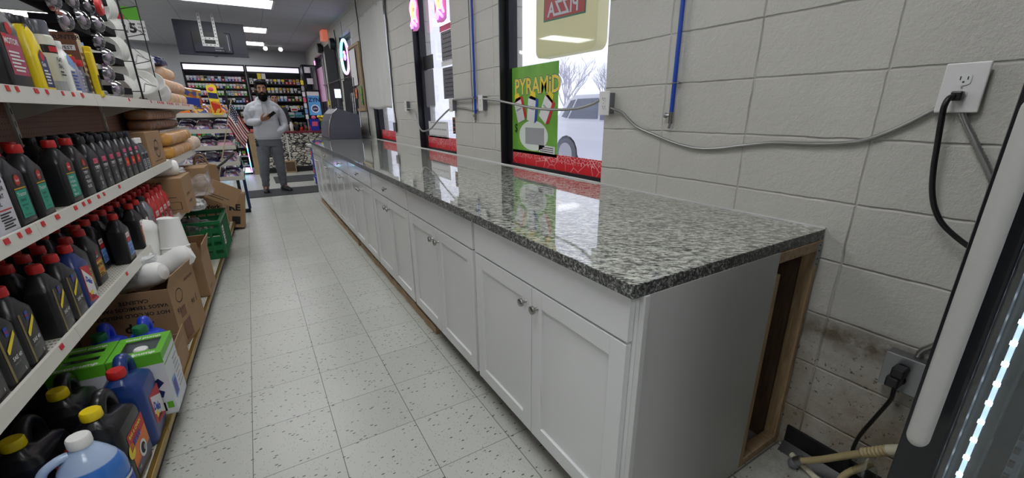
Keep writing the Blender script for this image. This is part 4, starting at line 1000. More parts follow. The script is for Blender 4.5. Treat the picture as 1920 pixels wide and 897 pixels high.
def q(kind, u, v, z, label, group, jit=.0, h=None):
    spec = {'green': (lab_green, MB_, M['red']), 'greenw': (lab_greenw, MB_, M['red']), 'wtext': (lab_whitetext, MB_, M['red']), 'typef': (lab_typef, MB_, MCapB), 'typefr': (lab_typefr, MB_, MCapB),
            'hav': (lab_hav, MB_, M['red']), 'delo': (lab_delo, MBs, M['red']), 'ochre': (lab_ochre, MB_, M['red']), 'lb': (lab_lb, MB_, M['red']), 'or': (lab_or, MB_, M['red']), 'tl': (lab_tl, MB_, M['red']),
            'sil': (lab_sil, MSi, MCapB), 'red': (lab_red, MRd, M['red']), 'white': (lab_white, MWt, MCapB), 'plain': (lab_hav, MB_, M['red'])}[kind]
    if kind not in used:
        o = kit(spec[0], spec[1], spec[2], group); used[kind] = o; place(o, u, v, z, jit); o['label'] = label; return o
    return dup(used[kind], G(u, v, z), GROT+jit, label, group)
z2, z3 = S2+.001, S3+.001
# middle shelf, front row
q('white', -.205, -.16, z2, 'white motor treatment bottle at the left edge of the middle shelf', g2)
q('white', -.20, -.045, z2, 'white motor treatment bottle just left of the teal labelled bottles', g2)
q('green', -.20, .072, z2, 'black oil bottle with teal label beside the white bottle', g2)
q('green', -.20, .215, z2, 'second black bottle with teal label and red cap', g2, .05)
q('greenw', -.20, .475, z2, 'black bottle with bold white words on its teal label, standing alone', g2, -.04)
q('wtext', -.20, .63, z2, 'black bottle with red cap and white words without teal label', g2)
ORD = ['nearest', 'second', 'third', 'fourth', 'fifth', 'sixth', 'seventh', 'eighth', 'ninth', 'tenth', 'eleventh', 'twelfth', 'thirteenth', 'fourteenth', 'fifteenth', 'sixteenth', 'seventeenth', 'eighteenth', 'nineteenth', 'twentieth']
for k in range(4): q('typef', -.20, .775+.115*k, z2, '%s black bottle with pink and white lettering in the front row of the middle shelf' % ORD[k], g2)
for k in range(3): q('typefr', -.20, 1.235+.115*k, z2, '%s black bottle with orange red square label in the front row' % ORD[k], g2)
for r in range(1, 3):
    for k in range(7): q('typef', -.20-.075*r, .77+.115*k, z2, '%s black capped bottle in the %s row of the middle shelf' % (ORD[k], ['', 'second', 'third'][r]), g2)
for k, v in enumerate((.02, .145, .29, .42)): q('greenw', -.285, v, z2, '%s red capped black bottle behind the teal labelled row' % ORD[k], g2)
# small grey sachets/bottles with white caps
t0 = None
def grey_bottle():
    t = thing('additive_bottle', 'x', 'bottle', (0, 0, 0), 0, 'grey additive bottles'); s = MB(); s.loft([rrect(.05*a, .07*a, z, .01) for z, a in ((0, .95), (.01, 1), (.12, 1), (.15, .7), (.17, .4))], mat('bottle_smoke', sr(72, 76, 80), .3)); s.build('body', t)
    c = MB(); c.lathe([(.018, .168), (.018, .195), (.015, .198)], M['foam'], 16); c.build('cap', t)
    l = MB(); R4(l, .0252, -.03, .02, .03, .115, M['lgrey']); R4(l, .0252, -.026, .075, .026, .105, M['ink'], 2); printlines(l, .026, -.024, .024, .025, .07, 4, M['ink'], 5); l.build('label', t); return t
gb = grey_bottle()
for k, (u, v) in enumerate(((-.19, 1.575), (-.19, 1.655), (-.26, 1.575), (-.26, 1.655), (-.33, 1.62))):
    o = gb if k == 0 else dup(gb, (0, 0, 0)); place(o, u, v, z2); o['label'] = ['smoke grey small bottle in front of the cardboard box, left', 'smoke grey small bottle in front of the cardboard box, right', 'smoke grey small bottle in the second row, left', 'smoke grey small bottle in the second row, right', 'smoke grey small bottle at the back by the cardboard box'][k]
# lower shelf, front row
for k, v in enumerate((-.50, -.385, -.27, -.155)): q('hav', -.20, v, z3, '%s black bottle with yellow slash at the left end of the lower shelf' % ORD[k], g3, .03*(k % 2))
q('hav', -.195, .055, z3, 'black bottle with yellow slash standing alone on the lower shelf', g3, .04); q('hav', -.195, .175, z3, 'black bottle with yellow slash touching the blue bottle', g3)
q('delo', -.195, .295, z3, 'navy blue bottle with white and red label in the front row', g3)
q('ochre', -.235, .44, z3, 'black bottle with ochre label just right of the blue bottle', g3); q('ochre', -.235, .575, z3, 'second black bottle with ochre label', g3)
q('lb', -.20, .885, z3, 'black bottle with light blue label standing forward on its own', g3)
q('or', -.20, 1.16, z3, 'black bottle with bright orange label', g3); q('tl', -.20, 1.285, z3, 'black bottle with teal 30 label beside the silver one', g3)
q('sil', -.20, 1.41, z3, 'silver grey bottle with red lettering and black cap', g3)
for k in range(4): q('red', -.20, 1.535+.115*k, z3, '%s bright red bottle in the front row of the lower shelf' % ORD[k], g3)
# rows behind: red caps in the dark
for r in (1, 2, 3):
    for k in range(22):
        v = -.50+.116*k+.02*r
        kind = 'hav' if v < .35 else 'ochre' if v < .7 else 'lb' if v < 1.1 else 'or' if v < 1.5 else 'red'
        if v > 2.0: continue
        if r == 1 and .36 < v < .66: continue
        q(kind, -.20-.073*r-.004, v, z3, '%s red capped bottle in the %s row back on the lower shelf' % (ORD[k] if k < 20 else 'far', ['', 'second', 'third', 'rear'][r]), g3)
# ---- bottom deck
zB = SB+.001
def jug(label, body, capm, lab=None, h=.31, w=.20, d=.125, liquid=None, cat='jug', group='jugs on the bottom deck'):
    """gallon jug: cap at -y end, hollow handle at +y end, label side +x"""
    t = thing('fluid_jug', label, cat, (0, 0, 0), 0, group); s = MB()
    hb = h*.66
    prof = [(0, .93, .92, 0), (.006, .98, .98, 0), (.02, 1, 1, 0), (hb, 1, 1, 0), (hb+.02, .96, .94, 0)]
    s.loft([rrect(d*b_, w*a, z, .03, 5, 0, c) for z, a, b_, c in prof], body)
    # sloping shoulder to the neck near -y end
    neck = -w*.24; rr = .021
    sec = [rrect(d*.94, w*.96, hb+.02, .03, 5, 0, 0), rrect(d*.80, w*.74, hb+.045, .03, 5, 0, -w*.08), rrect(d*.55, w*.42, h-.05, .022, 5, 0, neck), rrect(rr*2, rr*2, h-.032, rr*.98, 5, 0, neck), rrect(rr*2, rr*2, h-.022, rr*.98, 5, 0, neck)]
    s.loft(sec, body)
    # handle arch from behind the neck down to the back of the shoulder
    s.tube(spline([(0, neck+.030, h-.055), (0, neck+.055, h-.012), (0, w*.20, h-.004), (0, w*.38, h-.04), (0, w*.40, hb-.01)], 6), [.021]*24+[.024], body, 12)
    s.build('body', t)
    c = MB(); n = 30; rf = lambda r, z, b_: [((r+(b_ if k % 2 else 0))*math.cos(2*PI*k/n), neck+(r+(b_ if k % 2 else 0))*math.sin(2*PI*k/n), z) for k in range(n)]
    c.loft([rf(.0255, h-.03, 0), rf(.0265, h-.027, .001), rf(.0255, h-.004, .001), rf(.023, h, 0)], capm); c.build('cap', t)
    if lab: l = MB(); lab(l, d/2+.0004, w); l.build('label', t)
    return t
def lab_chain(l, x, w):
    a = w*.42; disc(l, x, -.055, .125, .026, M['yellowp'], 2); R4(l, x, -.06, .03, .085, .185, M['orange']); P(l, x, [(-.06, .12), (.085, .14), (.085, .185), (-.06, .185)], M['redp'], 2)
    P(l, x, [(-.06, .03), (.085, .03), (.085, .07), (-.06, .06)], M['navy'], 2); disc(l, x, .02, .08, .03, M['wht'], 3); disc(l, x, .02, .08, .02, M['ink'], 4); disc(l, x, .03, .075, .010, M['lgrey'], 5)
    l.text('BAR & CHAIN', .018, (x+.0022, -.05, .165), YR, ZU, M['yellowp'], .03); l.text('SAW', .03, (x+.0022, -.03, .13), YR, ZU, M['bluep'], .05); l.text('1 gal', .011, (x+.0022, -.05, .045), YR, ZU, M['wht'], .01)
def lab_delog(l, x, w):
    P(l, x, [(-.05, .06), (.08, .03), (.08, .17), (-.05, .185)], M['redp']); P(l, x, [(-.04, .10), (.08, .035), (.08, .12), (-.04, .175)], M['wht'], 2)
    l.M = Matrix.Translation((0, -.04, .13)) @ Matrix.Rotation(-.5, 4, 'X') @ Matrix.Translation((0, .04, -.13)); l.text('Delo', .042, (x+.0016, -.036, .12), YR, ZU, M['bluep'], .05); l.M = Matrix()
    l.text('15W40', .02, (x+.0022, -.03, .055), YR, ZU, M['ink'], .03); R4(l, x, -.03, .075, .0, .1, M['yellowp'], 3)
def lab_blue(l, x, w): R4(l, x, -.06, .03, .07, .16, M['wht']); R4(l, x, -.055, .10, .065, .15, M['greenp'], 2); l.text('COOLANT', .02, (x+.002, -.05, .112), YR, ZU, M['wht'], .02); printlines(l, x+.001, -.05, .06, .04, .095, 5, M['bluep'])
JB = mat('jug_black', sr(22, 22, 25), .28); JBl = mat('jug_blue', sr(28, 56, 120), .3); JG = mat('jug_bright_blue', sr(24, 60, 190), .35)
j0 = place(jug('black gallon jug with yellow cap and orange saw label at the shelf edge', JB, M['yellow'], lab_chain), -.085, -.17, zB, -.04)
for (u, v, l, r) in ((-.225, .02, 'black jug with yellow cap behind the red capped blue jug', .1), (-.24, -.225, 'black jug with yellow cap left of the orange label jug', .02), (-.40, -.12, 'black jug deep in shadow under the lower shelf', .1), (-.39, -.35, 'black jug with yellow cap at the left edge of the photo', .1), (-.39, .13, 'black jug deepest beside the green cartons', .0)):
    dup(j0, G(u, v, zB), GROT+r, l)
place(jug('navy blue gallon jug with red cap beside the green carton', JBl, M['red'], lab_delog, h=.325), -.078, .03, zB, .03).location = G(-.075, .045, zB)
g0 = place(jug('bright blue jug with green cap, right of the pair', JG, M['green'], lab_blue, h=.30, w=.17), -.10, .47, zB+.0)
dup(g0, G(-.235, .47, zB), GROT, 'bright blue jug with green cap, left of the pair')
# washer fluid: clear bottle with blue liquid, white cap
wf = NB('washer_fluid_jug'); _, _, zz_ = wf.xyz()
wf.l(wf.mix(wf.rng(zz_, .205, .209), sr(58, 118, 200), sr(176, 196, 226)), wf.b.inputs['Base Color']); wf.b.inputs['Roughness'].default_value = .2; wf.b.inputs['Coat Weight'].default_value = .3
def washer(label):
    t = thing('washer_fluid_jug', label, 'jug', (0, 0, 0), 0, 'blue washer fluid jugs'); s = MB(); h = .30
    secs = []
    for z, r in ((0, .066), (.006, .073), (.02, .076), (.155, .076), (.18, .074), (.205, .064), (.23, .050), (.25, .036), (.262, .026), (.275, .022)):
        secs.append([(r*math.cos(2*PI*k/28)*.98, r*math.sin(2*PI*k/28)*1.05, z) for k in range(28)])
    s.loft(secs, wf.m)
    s.tube(spline([(0, -.030, .252), (0, -.055, .250), (0, -.086, .232), (0, -.095, .195), (0, -.085, .15), (0, -.070, .125)], 6), .0125, wf.m, 10); s.build('body', t)
    c = MB(); n = 36; rf = lambda r, z, b_: [((r+(b_ if k % 2 else 0))*math.cos(2*PI*k/n), (r+(b_ if k % 2 else 0))*math.sin(2*PI*k/n), z) for k in range(n)]
    c.loft([rf(.0265, .268, 0), rf(.0275, .272, .001), rf(.0268, .297, .001), rf(.0245, .301, 0)], M['foam']); c.build('cap', t)
    l = MB(); N = 12; 
    for k in range(N):
        a0 = .45+1.5*k/N; a1 = .45+1.5*(k+1)/N; f = lambda a, z: (.0772*math.cos(a), .0815*math.sin(a), z)
        l.quad([f(a0, .03), f(a1, .03), f(a1, .13), f(a0, .13)], M['yellowp'] if k < 2 else M['wht'])
        if 2 <= k < 11: l.quad([(p[0]*1.006, p[1]*1.006, p[2]) for p in (f(a0, .07), f(a1, .07), f(a1, .12), f(a0, .12))], M['bluep'])
    l.build('label', t); return t
w0 = place(washer('blue washer fluid jug with white cap in front of the black jugs'), -.085, -.335, zB, -1.15)
dup(w0, G(-.245, -.47, zB), GROT-.9, 'blue washer fluid jug at the bottom left corner of the photo')
dup(w0, G(-.16, -.51, zB), GROT-1.3, 'blue washer fluid jug cut by the bottom edge of the photo')
# green and white cartons
def carton(label, window):
    t = thing('bottle_carton', label, 'carton', (0, 0, 0), 0, 'green and white cartons'); s = MB(); w, d, h = .165, .20, .285   # x,y,z
    gw = mat('carton_white', sr(214, 218, 222), .5); gg = mat('carton_green', sr(98, 180, 40), .45); th = .004
    s.box(-w/2, -d/2, 0, w/2, -d/2+th, h, gw); s.box(-w/2, d/2-th, 0, w/2, d/2, h, gw); s.box(w/2-th, -d/2+th, 0, w/2, d/2-th, h, gw); s.box(-w/2, -d/2+th, 0, -w/2+th, d/2-th, h, gw); s.box(-w/2, -d/2, 0, w/2, d/2, th, gw)
    s.build('box', t)
    p = MB(); f = -d/2-.0005
    p.quad([(-w/2, f, h-.045), (w/2, f, h-.045), (w/2, f, h), (-w/2, f, h)], gg); p.quad([(w/2+.0005, -d/2, h-.03), (w/2+.0005, d/2, h-.03), (w/2+.0005, d/2, h), (w/2+.0005, -d/2, h)], gg)
    p.quad([(w/2+.0008, -d/2, h-.06), (w/2+.0008, d/2, h-.06), (w/2+.0008, d/2, h-.055), (w/2+.0008, -d/2, h-.055)], gg)
    p.quad([(w/2+.0008, -.07, .05), (w/2+.0008, -.01, .05), (w/2+.0008, -.01, .14), (w/2+.0008, -.07, .14)], M['lblue'])
    p.quad([(w/2+.0012, -.062, .06), (w/2+.0012, -.02, .06), (w/2+.0012, -.02, .125), (w/2+.0012, -.062, .125)], M['purple'])
    for k in range(7): p.box(w/2+.0005, .01, .06+.022*k, w/2+.0011, .085-.01*(k % 3), .066+.022*k, M['lgrey'])
    # blue figure and barcode on the near face
    if window:
        pts = [(-.02, .10), (.005, .09), (.03, .085), (.04, .11), (.02, .125), (.045, .15), (.03, .175), (.012, .16), (.0, .185), (-.012, .17), (-.004, .14), (-.03, .13)]
        p.quad([(a+.02, f-.0005, b_) for a, b_ in pts], M['navy']); p.quad([(.0, f-.0005, .02), (.05, f-.0005, .02), (.05, f-.0005, .06), (.0, f-.0005, .06)], M['ink']); p.quad([(.055, f-.0005, .03), (.075, f-.0005, .03), (.075, f-.0005, .06), (.055, f-.0005, .06)], gg)
    p.build('printing', t)
    l = MB(); z0, z1 = h, h+.003
    if window:
        l.box(-w/2, -d/2, z0, w/2, -.055, z1, gg); l.box(-w/2, .055, z0, w/2, d/2, z1, gg); l.box(-w/2, -.055, z0, -.055, .055, z1, gg); l.box(.06, -.055, z0, w/2, .055, z1, gg)
    else:
        l.box(-w/2, -d/2, z0, w/2, -.045, z1, gg); l.box(-w/2, -.015, z0, w/2, .02, z1, gg); l.box(-w/2, .05, z0, w/2, d/2, z1, gg)
        for a, e in ((-.045, -.015), (.02, .05)): l.box(-w/2, a, z0, -.055, e, z1, gg); l.box(.055, a, z0, w/2, e, z1, gg)
    for sx, tx in ((-.02, 'total'), (.035, 'pump')):
        l.text(tx, .03, (sx-.04, -.09, z1+.0006), (1, .0, 0), (0, 1, 0), M['wht'], .03); l.text(tx, .026, (sx-.04, .065, z1+.0006), (1, .0, 0), (0, 1, 0), M['wht'], .03)
    l.build('top_flap', t)
    return t
place(carton('green and white carton with a window cut in its top, at the shelf edge', True), -.062, .245, zB)
place(carton('green topped carton with two oval handle holes, left of the windowed one', False), -.232, .245, zB)
t = thing('white_bottle', 'clear bottle with white cap inside the windowed green carton', 'bottle'); s = MB(); s.lathe([(.05, 0), (.055, .01), (.055, .19), (.03, .23), (.02, .245)], clear('bottle_clear', (.9, .93, .95), .15), 20); s.build('body', t)
c = MB(); c.lathe([(.024, .243), (.024, .266), (.02, .27)], M['foam'], 18); c.build('cap', t); place(t, -.065, .25, zB+.005)
# cardboard boxes
def cbox(name, label, w, d, h, open_top=False, prints=(), flaps=(), th=.005, mt=None, group=None, cat='box'):
    """w along x, d along y; prints: (face, kind, ...)"""
    t = thing(name, label, cat, (0, 0, 0), 0, group); mt = mt or M['card']; s = MB()
    if open_top:
        s.box(-w/2, -d/2, 0, w/2, -d/2+th, h, mt); s.box(-w/2, d/2-th, 0, w/2, d/2, h, mt); s.box(w/2-th, -d/2+th, 0, w/2, d/2-th, h, mt); s.box(-w/2, -d/2+th, 0, -w/2+th, d/2-th, h, mt); s.box(-w/2, -d/2, 0, w/2, d/2, th, mt)
    else:
        s.bbox(-w/2, -d/2, 0, w/2, d/2, h, mt, .004)
    s.build('carton', t)
    for k, (side, ang, ln) in enumerate(flaps):
        f = MB()
        if side == 'near': f.M = Matrix.Translation((0, -d/2, h)) @ Matrix.Rotation(ang, 4, 'X'); f.box(-w/2, 0, 0, w/2, th*.8, ln, mt)
        if side == 'far': f.M = Matrix.Translation((0, d/2, h)) @ Matrix.Rotation(-ang, 4, 'X'); f.box(-w/2, -th*.8, 0, w/2, 0, ln, mt)
        if side == 'aisle': f.M = Matrix.Translation((w/2, 0, h)) @ Matrix.Rotation(ang, 4, 'Y'); f.box(-th*.8, -d/2, 0, 0, d/2, ln, mt)
        if side == 'wall': f.M = Matrix.Translation((-w/2, 0, h)) @ Matrix.Rotation(-ang, 4, 'Y'); f.box(0, -d/2, 0, th*.8, d/2, ln, mt)
        f.build('flap', t)
    p = MB()
    for pr in prints:
        side = pr[0]
        if side == 'near': org = lambda a, b_: (a, -d/2-.0012, b_); R_, n_ = (1, 0, 0), 1
        elif side == 'aisle': org = lambda a, b_: (w/2+.0012, a, b_); R_, n_ = (0, 1, 0), 1
        elif side == 'top': org = lambda a, b_: (a, b_, h+.0012); R_ = (1, 0, 0)
        if pr[1] == 't':
            _, _, tx, sz, a, b_, flip, bold = pr
            U_ = (0, 0, 1) if side != 'top' else (0, 1, 0); r_ = R_
            if flip: r_ = tuple(-v for v in R_); U_ = tuple(-v for v in U_)
            p.text(tx, sz, org(a, b_), r_, U_, M['ink'], bold)
        elif pr[1] == 'r':
            _, _, a, b_, e, f_, mm = pr; p.quad([org(a, b_), org(e, b_), org(e, f_), org(a, f_)], M[mm])
        elif pr[1] == 'o':
            _, _, a, b_, ra, rb = pr; n = 24
            for k in range(n):
                q0, q1 = 2*PI*k/n, 2*PI*(k+1)/n; p.quad([org(a+ra*math.cos(q0), b_+rb*math.sin(q0)), org(a+ra*math.cos(q1), b_+rb*math.sin(q1)), org(a+ra*.93*math.cos(q1), b_+rb*.86*math.sin(q1)), org(a+ra*.93*math.cos(q0), b_+rb*.86*math.sin(q0))], M['ink'])
    if p.v: p.build('printing', t)
    return t
# open low carton in front, holding the blue jugs
o = cbox('open_carton', 'low open carton cradling the blue jugs with green caps', .40, .30, .13, True, (('aisle', 'r', -.12, .03, -.04, .10, 'wht'), ('aisle', 'r', -.115, .04, -.05, .09, 'lgrey')), (('aisle', .15, .05),)); place(o, -.21, .515, SB-.0)
# big foam cup carton, upside-down print
cup = cbox('foam_cup_carton', 'large open cardboard carton with upside down foam cup lettering', .40, .36, .345, True,
   (('near', 't', 'DART', .045, .075, .085, True, .02), ('near', 'o', .02, .068, .105, .034), ('near', 't', 'Jcup', .07, .10, .165, True, .03), ('near', 't', 'HOT OR COLD INSULATED', .027, .185, .235, True, .02), ('near', 't', 'VASOS TERMICOS PARA', .027, .185, .272, True, .02), ('near', 't', 'CALIENTE', .027, .11, .305, True, .02),
    ('near', 'r', -.19, .03, .18, .045, 'ink'), ('aisle', 'o', -.08, .27, .045, .038), ('aisle', 'r', -.115, .15, -.045, .205, 'brownp'), ('aisle', 'r', -.12, .02, -.02, .125, 'brownp'), ('aisle', 't', '16', .045, -.10, .215, True, .02), ('aisle', 't', 'J 16', .05, .12, .19, True, .0), ('aisle', 'r', .02, .31, .14, .325, 'brownp')),
   (('aisle', .35, .07), ('far', .3, .07)))
place(cup, -.21, .955, zB, -.16)
def foam_stack(label, n, r0, r1, L, group='foam cup stacks'):
    """nested cups: long tapered sleeve with rims; axis along z"""
    t = thing('foam_cup_stack', label, 'cups', (0, 0, 0), 0, group); s = MB(); pr = [(0.0001, 0), (r0, .001), (r1*.97, L)]
    prof = [(.001, 0), (r0, 0), (r1, L)]
    step = .022; z = L
    for k in range(n):
        prof += [(r1+.003, z+.001), (r1+.003, z+.007), (r1-.0005, z+.009), (r1+.0015, z+step)]; z += step
    prof += [(r1+.003, z+.001), (r1+.003, z+.007), (r1-.003, z+.007), (r1-.012, z-.05), (.001, z-.05)]
    s.lathe(prof, M['foam'], 28, cap=False); s.build('cup', t); return t
fs = foam_stack('upright upside down stack of white foam cups at the corner of the cup carton', 3, .034, .048, .12)
place(fs, 0, 0, 0); fs.location = G(-.055, 1.22, .72); fs.rotation_euler = (PI-.1, .02, 0); fs.scale = (1.4, 1.4, 1.35)
fs2 = dup(fs, G(-.10, 1.37, .69), label='second stack of white foam cups just behind the first'); fs2.rotation_euler = (PI+.12, .1, 0); fs2.scale = (1.3, 1.3, 1.2)
def sleeve(label):
    t = thing('cup_sleeve', label, 'cups', (0, 0, 0), 0, 'wrapped sleeves of foam cups'); s = MB(); pr = [(.001, 0), (.035, .004), (.055, .02)]
    for k in range(12): pr += [(.062, .03+.022*k), (.060, .041+.022*k)]
    pr += [(.058, .30), (.042, .325), (.001, .335)]; s.lathe(pr, M['foam'], 26, cap=False); s.build('cups', t); return t
sl0 = sleeve('x')
for k, (u, v, z, rx, ry, l) in enumerate(((-.37, .98, .44, .35, 1.35, 'sleeve of foam cups lying in the cup carton, left'), (-.26, 1.04, .40, .2, 1.1, 'sleeve of foam cups lying low in the cup carton'), (-.19, 1.16, .40, -.1, .15, 'sleeve of foam cups standing at the back of the cup carton'), (-.30, .94, .36, -.9, .2, 'sleeve of foam cups slanting out of the cup carton'))):
    o = sl0 if k == 0 else dup(sl0, (0, 0, 0)); o['label'] = l; o.location = G(u, v, z); o.rotation_euler = (rx, ry, .3*k)
def bag(name, label, c, r, mt, seed, cat='plastic bag', sub=3, amp=.35, group=None, flat=1):
    """crumpled film bag"""
    bm = bmesh.new(); bmesh.ops.create_icosphere(bm, subdivisions=sub+1, radius=1); rnd_ = Vector((seed*3.1, seed*1.7, seed))
    for v in bm.verts:
        p = v.co.copy(); n = noise.fractal(p*1.7+rnd_, 1, 2, 4)*amp + abs(noise.noise(p*4+rnd_))*amp*.5
        e = .55
        q_ = Vector([math.copysign(abs(a)**e, a) if flat else a for a in p]).normalized()*(.85+.25*max(abs(a) for a in p)*0+n) if flat else p*(1+n)
        v.co = Vector((q_.x*r[0], q_.y*r[1], q_.z*r[2]))
    s = MB(); s.bm(bm, mt); o = s.build(name); o.location = c; o.rotation_euler = (0, 0, GROT); return tag(o, label, cat, group)
film = plastic_bag('clear_film', (.92, .92, .94), .14); film2 = plastic_bag('milky_film', (.85, .86, .88), .5)
bag('cup_bag', 'clear crumpled plastic bag around the foam cups in the carton', G(-.24, .98, .52), (.17, .17, .09), film2, 2); bag('cup_bag', 'clear plastic gathered above the foam cup stack', G(-.16, 1.3, .61), (.07, .09, .08), film, 5)
# small opened brown carton, green crate
o = cbox('small_carton', 'small torn open brown carton between the cup carton and the green crate', .20, .32, .27, True, (('aisle', 'r', -.1, .03, .0, .05, 'brownp'),), (('near', .35, .13), ('aisle', .2, .10), ('far', -.3, .1))); place(o, -.10, 1.66, zB)
t = thing('plastic_crate', 'green slatted plastic crate on the bottom deck', 'crate', (0, 0, 0)); s = MB(); w, d, h = .36, .56, .32
for z_ in (0, .075, .15, .225, .29):
    for (x0, y0, x1, y1) in ((-w/2, -d/2, w/2, -d/2+.008), (-w/2, d/2-.008, w/2, d/2), (w/2-.008, -d/2, w/2, d/2), (-w/2, -d/2, -w/2+.008, d/2)): s.box(x0, y0, z_, x1, y1, z_+(.045 if z_ < .28 else .03), M['green'])
for k in range(9):
    y = -d/2+d*k/8
    for x_ in (-w/2-.004, w/2-.006): s.box(x_, y-.008, 0, x_+.012, y+.008, h, M['green'])
for k in range(6):
    x_ = -w/2+w*k/5
    for y in (-d/2-.004, d/2-.006): s.box(x_-.008, y, 0, x_+.008, y+.012, h, M['green'])
s.box(-w/2, -d/2, 0, w/2, d/2, .006, M['green']); s.build('basket', t)
p = MB(); p.bbox(-w/2-.012, -d/2-.012, h-.02, w/2+.012, -d/2+.006, h+.012, M['green'], .003); p.bbox(-w/2-.012, d/2-.006, h-.02, w/2+.012, d/2+.012, h+.012, M['green'], .003); p.bbox(w/2-.006, -d/2, h-.02, w/2+.012, d/2, h+.012, M['green'], .003); p.bbox(-w/2-.012, -d/2, h-.02, -w/2+.006, d/2, h+.012, M['green'], .003); p.build('rim', t)
p = MB(); p.box(w/2+.0065, -.2, .10, w/2+.008, -.12, .26, M['wht']); printlines(p, w/2+.008, -.195, -.125, .11, .25, 6, M['ink']); p.build('paper_label', t)
place(t, -.155, 2.68, zB)
bag('plastic_bag', 'dark red bundle in crumpled film inside the green crate', G(-.18, 2.55, .36), (.13, .2, .09), plastic_bag('smoky_film', (.35, .3, .32), .8), 8)
bag('plastic_bag', 'clear plastic wrap hanging over the front of the box marked 240', G(-.12, 2.55, .56), (.09, .17, .05), film2, 9, amp=.2)
# box marked 240 on the lower shelf, box leaning, roll above
o = cbox('cardboard_box', 'brown cardboard box marked 240 at the end of the red bottles', .30, .40, .26, False, (('near', 't', '00/240', .034, -.06, .215, False, .01), ('near', 'r', -.10, .03, .12, .033, 'ink'), ('near', 'r', -.10, .085, .12, .088, 'ink'), ('near', 'r', -.10, .03, -.095, .088, 'ink'), ('near', 'r', .0, .03, .004, .088, 'ink'), ('near', 'r', .116, .03, .12, .088, 'ink'), ('aisle', 'r', -.1, .12, .0, .135, 'brownp'), ('aisle', 'r', -.08, .06, .04, .075, 'brownp'), ('near', 'r', -.1, .12, .1, .124, 'ink'))); place(o, -.245, 2.26, z3)
o = cbox('cardboard_box', 'brown cardboard box tipped on its corner beyond the box marked 240', .24, .36, .18, False, (('near', 'r', -.1, .03, .02, .036, 'ink'), ('near', 'r', -.1, .05, .06, .055, 'ink'), ('top', 'r', .03, -.14, .06, -.08, 'brownp'), ('top', 'r', -.05, -.1, -.042, .05, 'brownp'))); place(o, -.02, 2.98, .50, .1); o.rotation_euler = (-.12, .55, GROT+.15)
o = cbox('cardboard_box', 'brown cardboard box under the bread, seen end on', .26, .3, .25, False, (('aisle', 'r', -.1, .06, .04, .2, 'lgrey'),)); place(o, -.17, 2.98, z3+.0)
t = thing('cup_sleeve', 'large white cup sleeve lying on top of the box marked 240', 'cups'); s = MB(); s.lathe([(.001, 0), (.05, 0), (.058, .03), (.062, .3), (.055, .34), (.001, .345)], M['foam'], 24); s.build('sleeve', t); t.location = G(-.44, 2.12, z3+.325); t.rotation_euler = (0, PI/2+.02, GROT+.5)
bag('plastic_bag', 'milky plastic bag draped over the box marked 240', G(-.22, 2.42, z3+.285), (.12, .16, .03), film2, 12); bag('plastic_bag', 'clear bag stuffed between the box marked 240 and the tipped box', G(-.07, 2.68, .70), (.1, .14, .10), film, 14)
# middle shelf: cardboard box and bread
o = cbox('cardboard_box', 'cardboard box on the middle shelf left of the golden bread', .26, .42, .225, False, (('aisle', 'o', .02, .11, .07, .06), ('aisle', 't', 'Prairie', .04, -.06, .10, False, .02), ('aisle', 'r', -.12, .03, .12, .036, 'brownp'))); place(o, -.30, 1.98, z2)
bread = NB('golden_crust'); bread.l(bread.mix(bread.noise(14, 4), sr(160, 98, 38), sr(228, 176, 84)), bread.b.inputs['Base Color']); bread.b.inputs['Roughness'].default_value = .4
bun = NB('brown_bun'); bun.l(bun.mix(bun.noise(18, 4), sr(120, 76, 46), sr(178, 130, 88)), bun.b.inputs['Base Color']); bun.b.inputs['Roughness'].default_value = .35
def loafpack(label, n, mt, w, d, h, name='bread_pack'):
    t = thing(name, label, 'bread', (0, 0, 0), 0, 'packs of bread and rolls'); 
    for k in range(n):
        y = -d/2+d*(k+.5)/n; s = MB(); sec = []
        for q_ in range(9): tt = -1+2*q_/8; sc_ = max(.25, (1-abs(tt)**3.2)**.45); sec.append([(p_[0]*sc_, y+tt*d/n*.53, h*.48+p_[1]*sc_) for p_ in rrect(w*.96, h*.94, 0, h*.38, 5)])
        s.loft(sec, mt); s.build('roll', t)
    f = MB(); secs = []
    for k in range(9):
        y = -d/2-.015+(d+.03)*k/8; e = .35 if k in (0, 8) else 1+.03*math.sin(k*2.3); secs.append([(w/2*1.04*e*math.cos(a)*abs(math.cos(a))**-.3 if abs(math.cos(a)) > .05 else 0, y, h*.5+h*.52*e*math.sin(a)) for a in [2*PI*(i+.5)/20 for i in range(20)]])
    f.loft(secs, film); f.build('wrapper', t); return t
lp = place(loafpack('lower golden bread pack at the end of the middle shelf', 8, bread.m, .20, .98, .10), -.235, 2.84, z2)
dup(lp, G(-.235, 2.84, z2+.10), GROT, 'upper golden bread pack at the end of the middle shelf')
bp_ = place(loafpack('brown bun pack behind, lowest left', 4, bun.m, .15, .42, .080), -.37, 2.70, z2+.21)
k = 0
for zz in (z2+.21, z2+.29):
    for v in (2.70, 3.1, 3.5):
        if k: dup(bp_, G(-.34, v, zz), GROT, '%s %s pack of brown buns under the upper shelf' % (['left', 'middle', 'right'][k % 3], ['lower', 'upper'][k//3]))
        k += 1
bp_.location = G(-.34, 2.70, z2+.21); bp_['label'] = 'left lower pack of brown buns under the upper shelf'
s = MB(); s.box(-.14, -.5, 0, .12, .9, .006, M['shelf']); s.box(.112, -.5, -.03, .12, .9, .012, M['shelf']); tag(s.build('shelf_board', loc=G(-.34, 3.0, z2+.198), rot=(0, 0, GROT)), 'narrow shelf board carrying the brown bun packs', 'shelf')
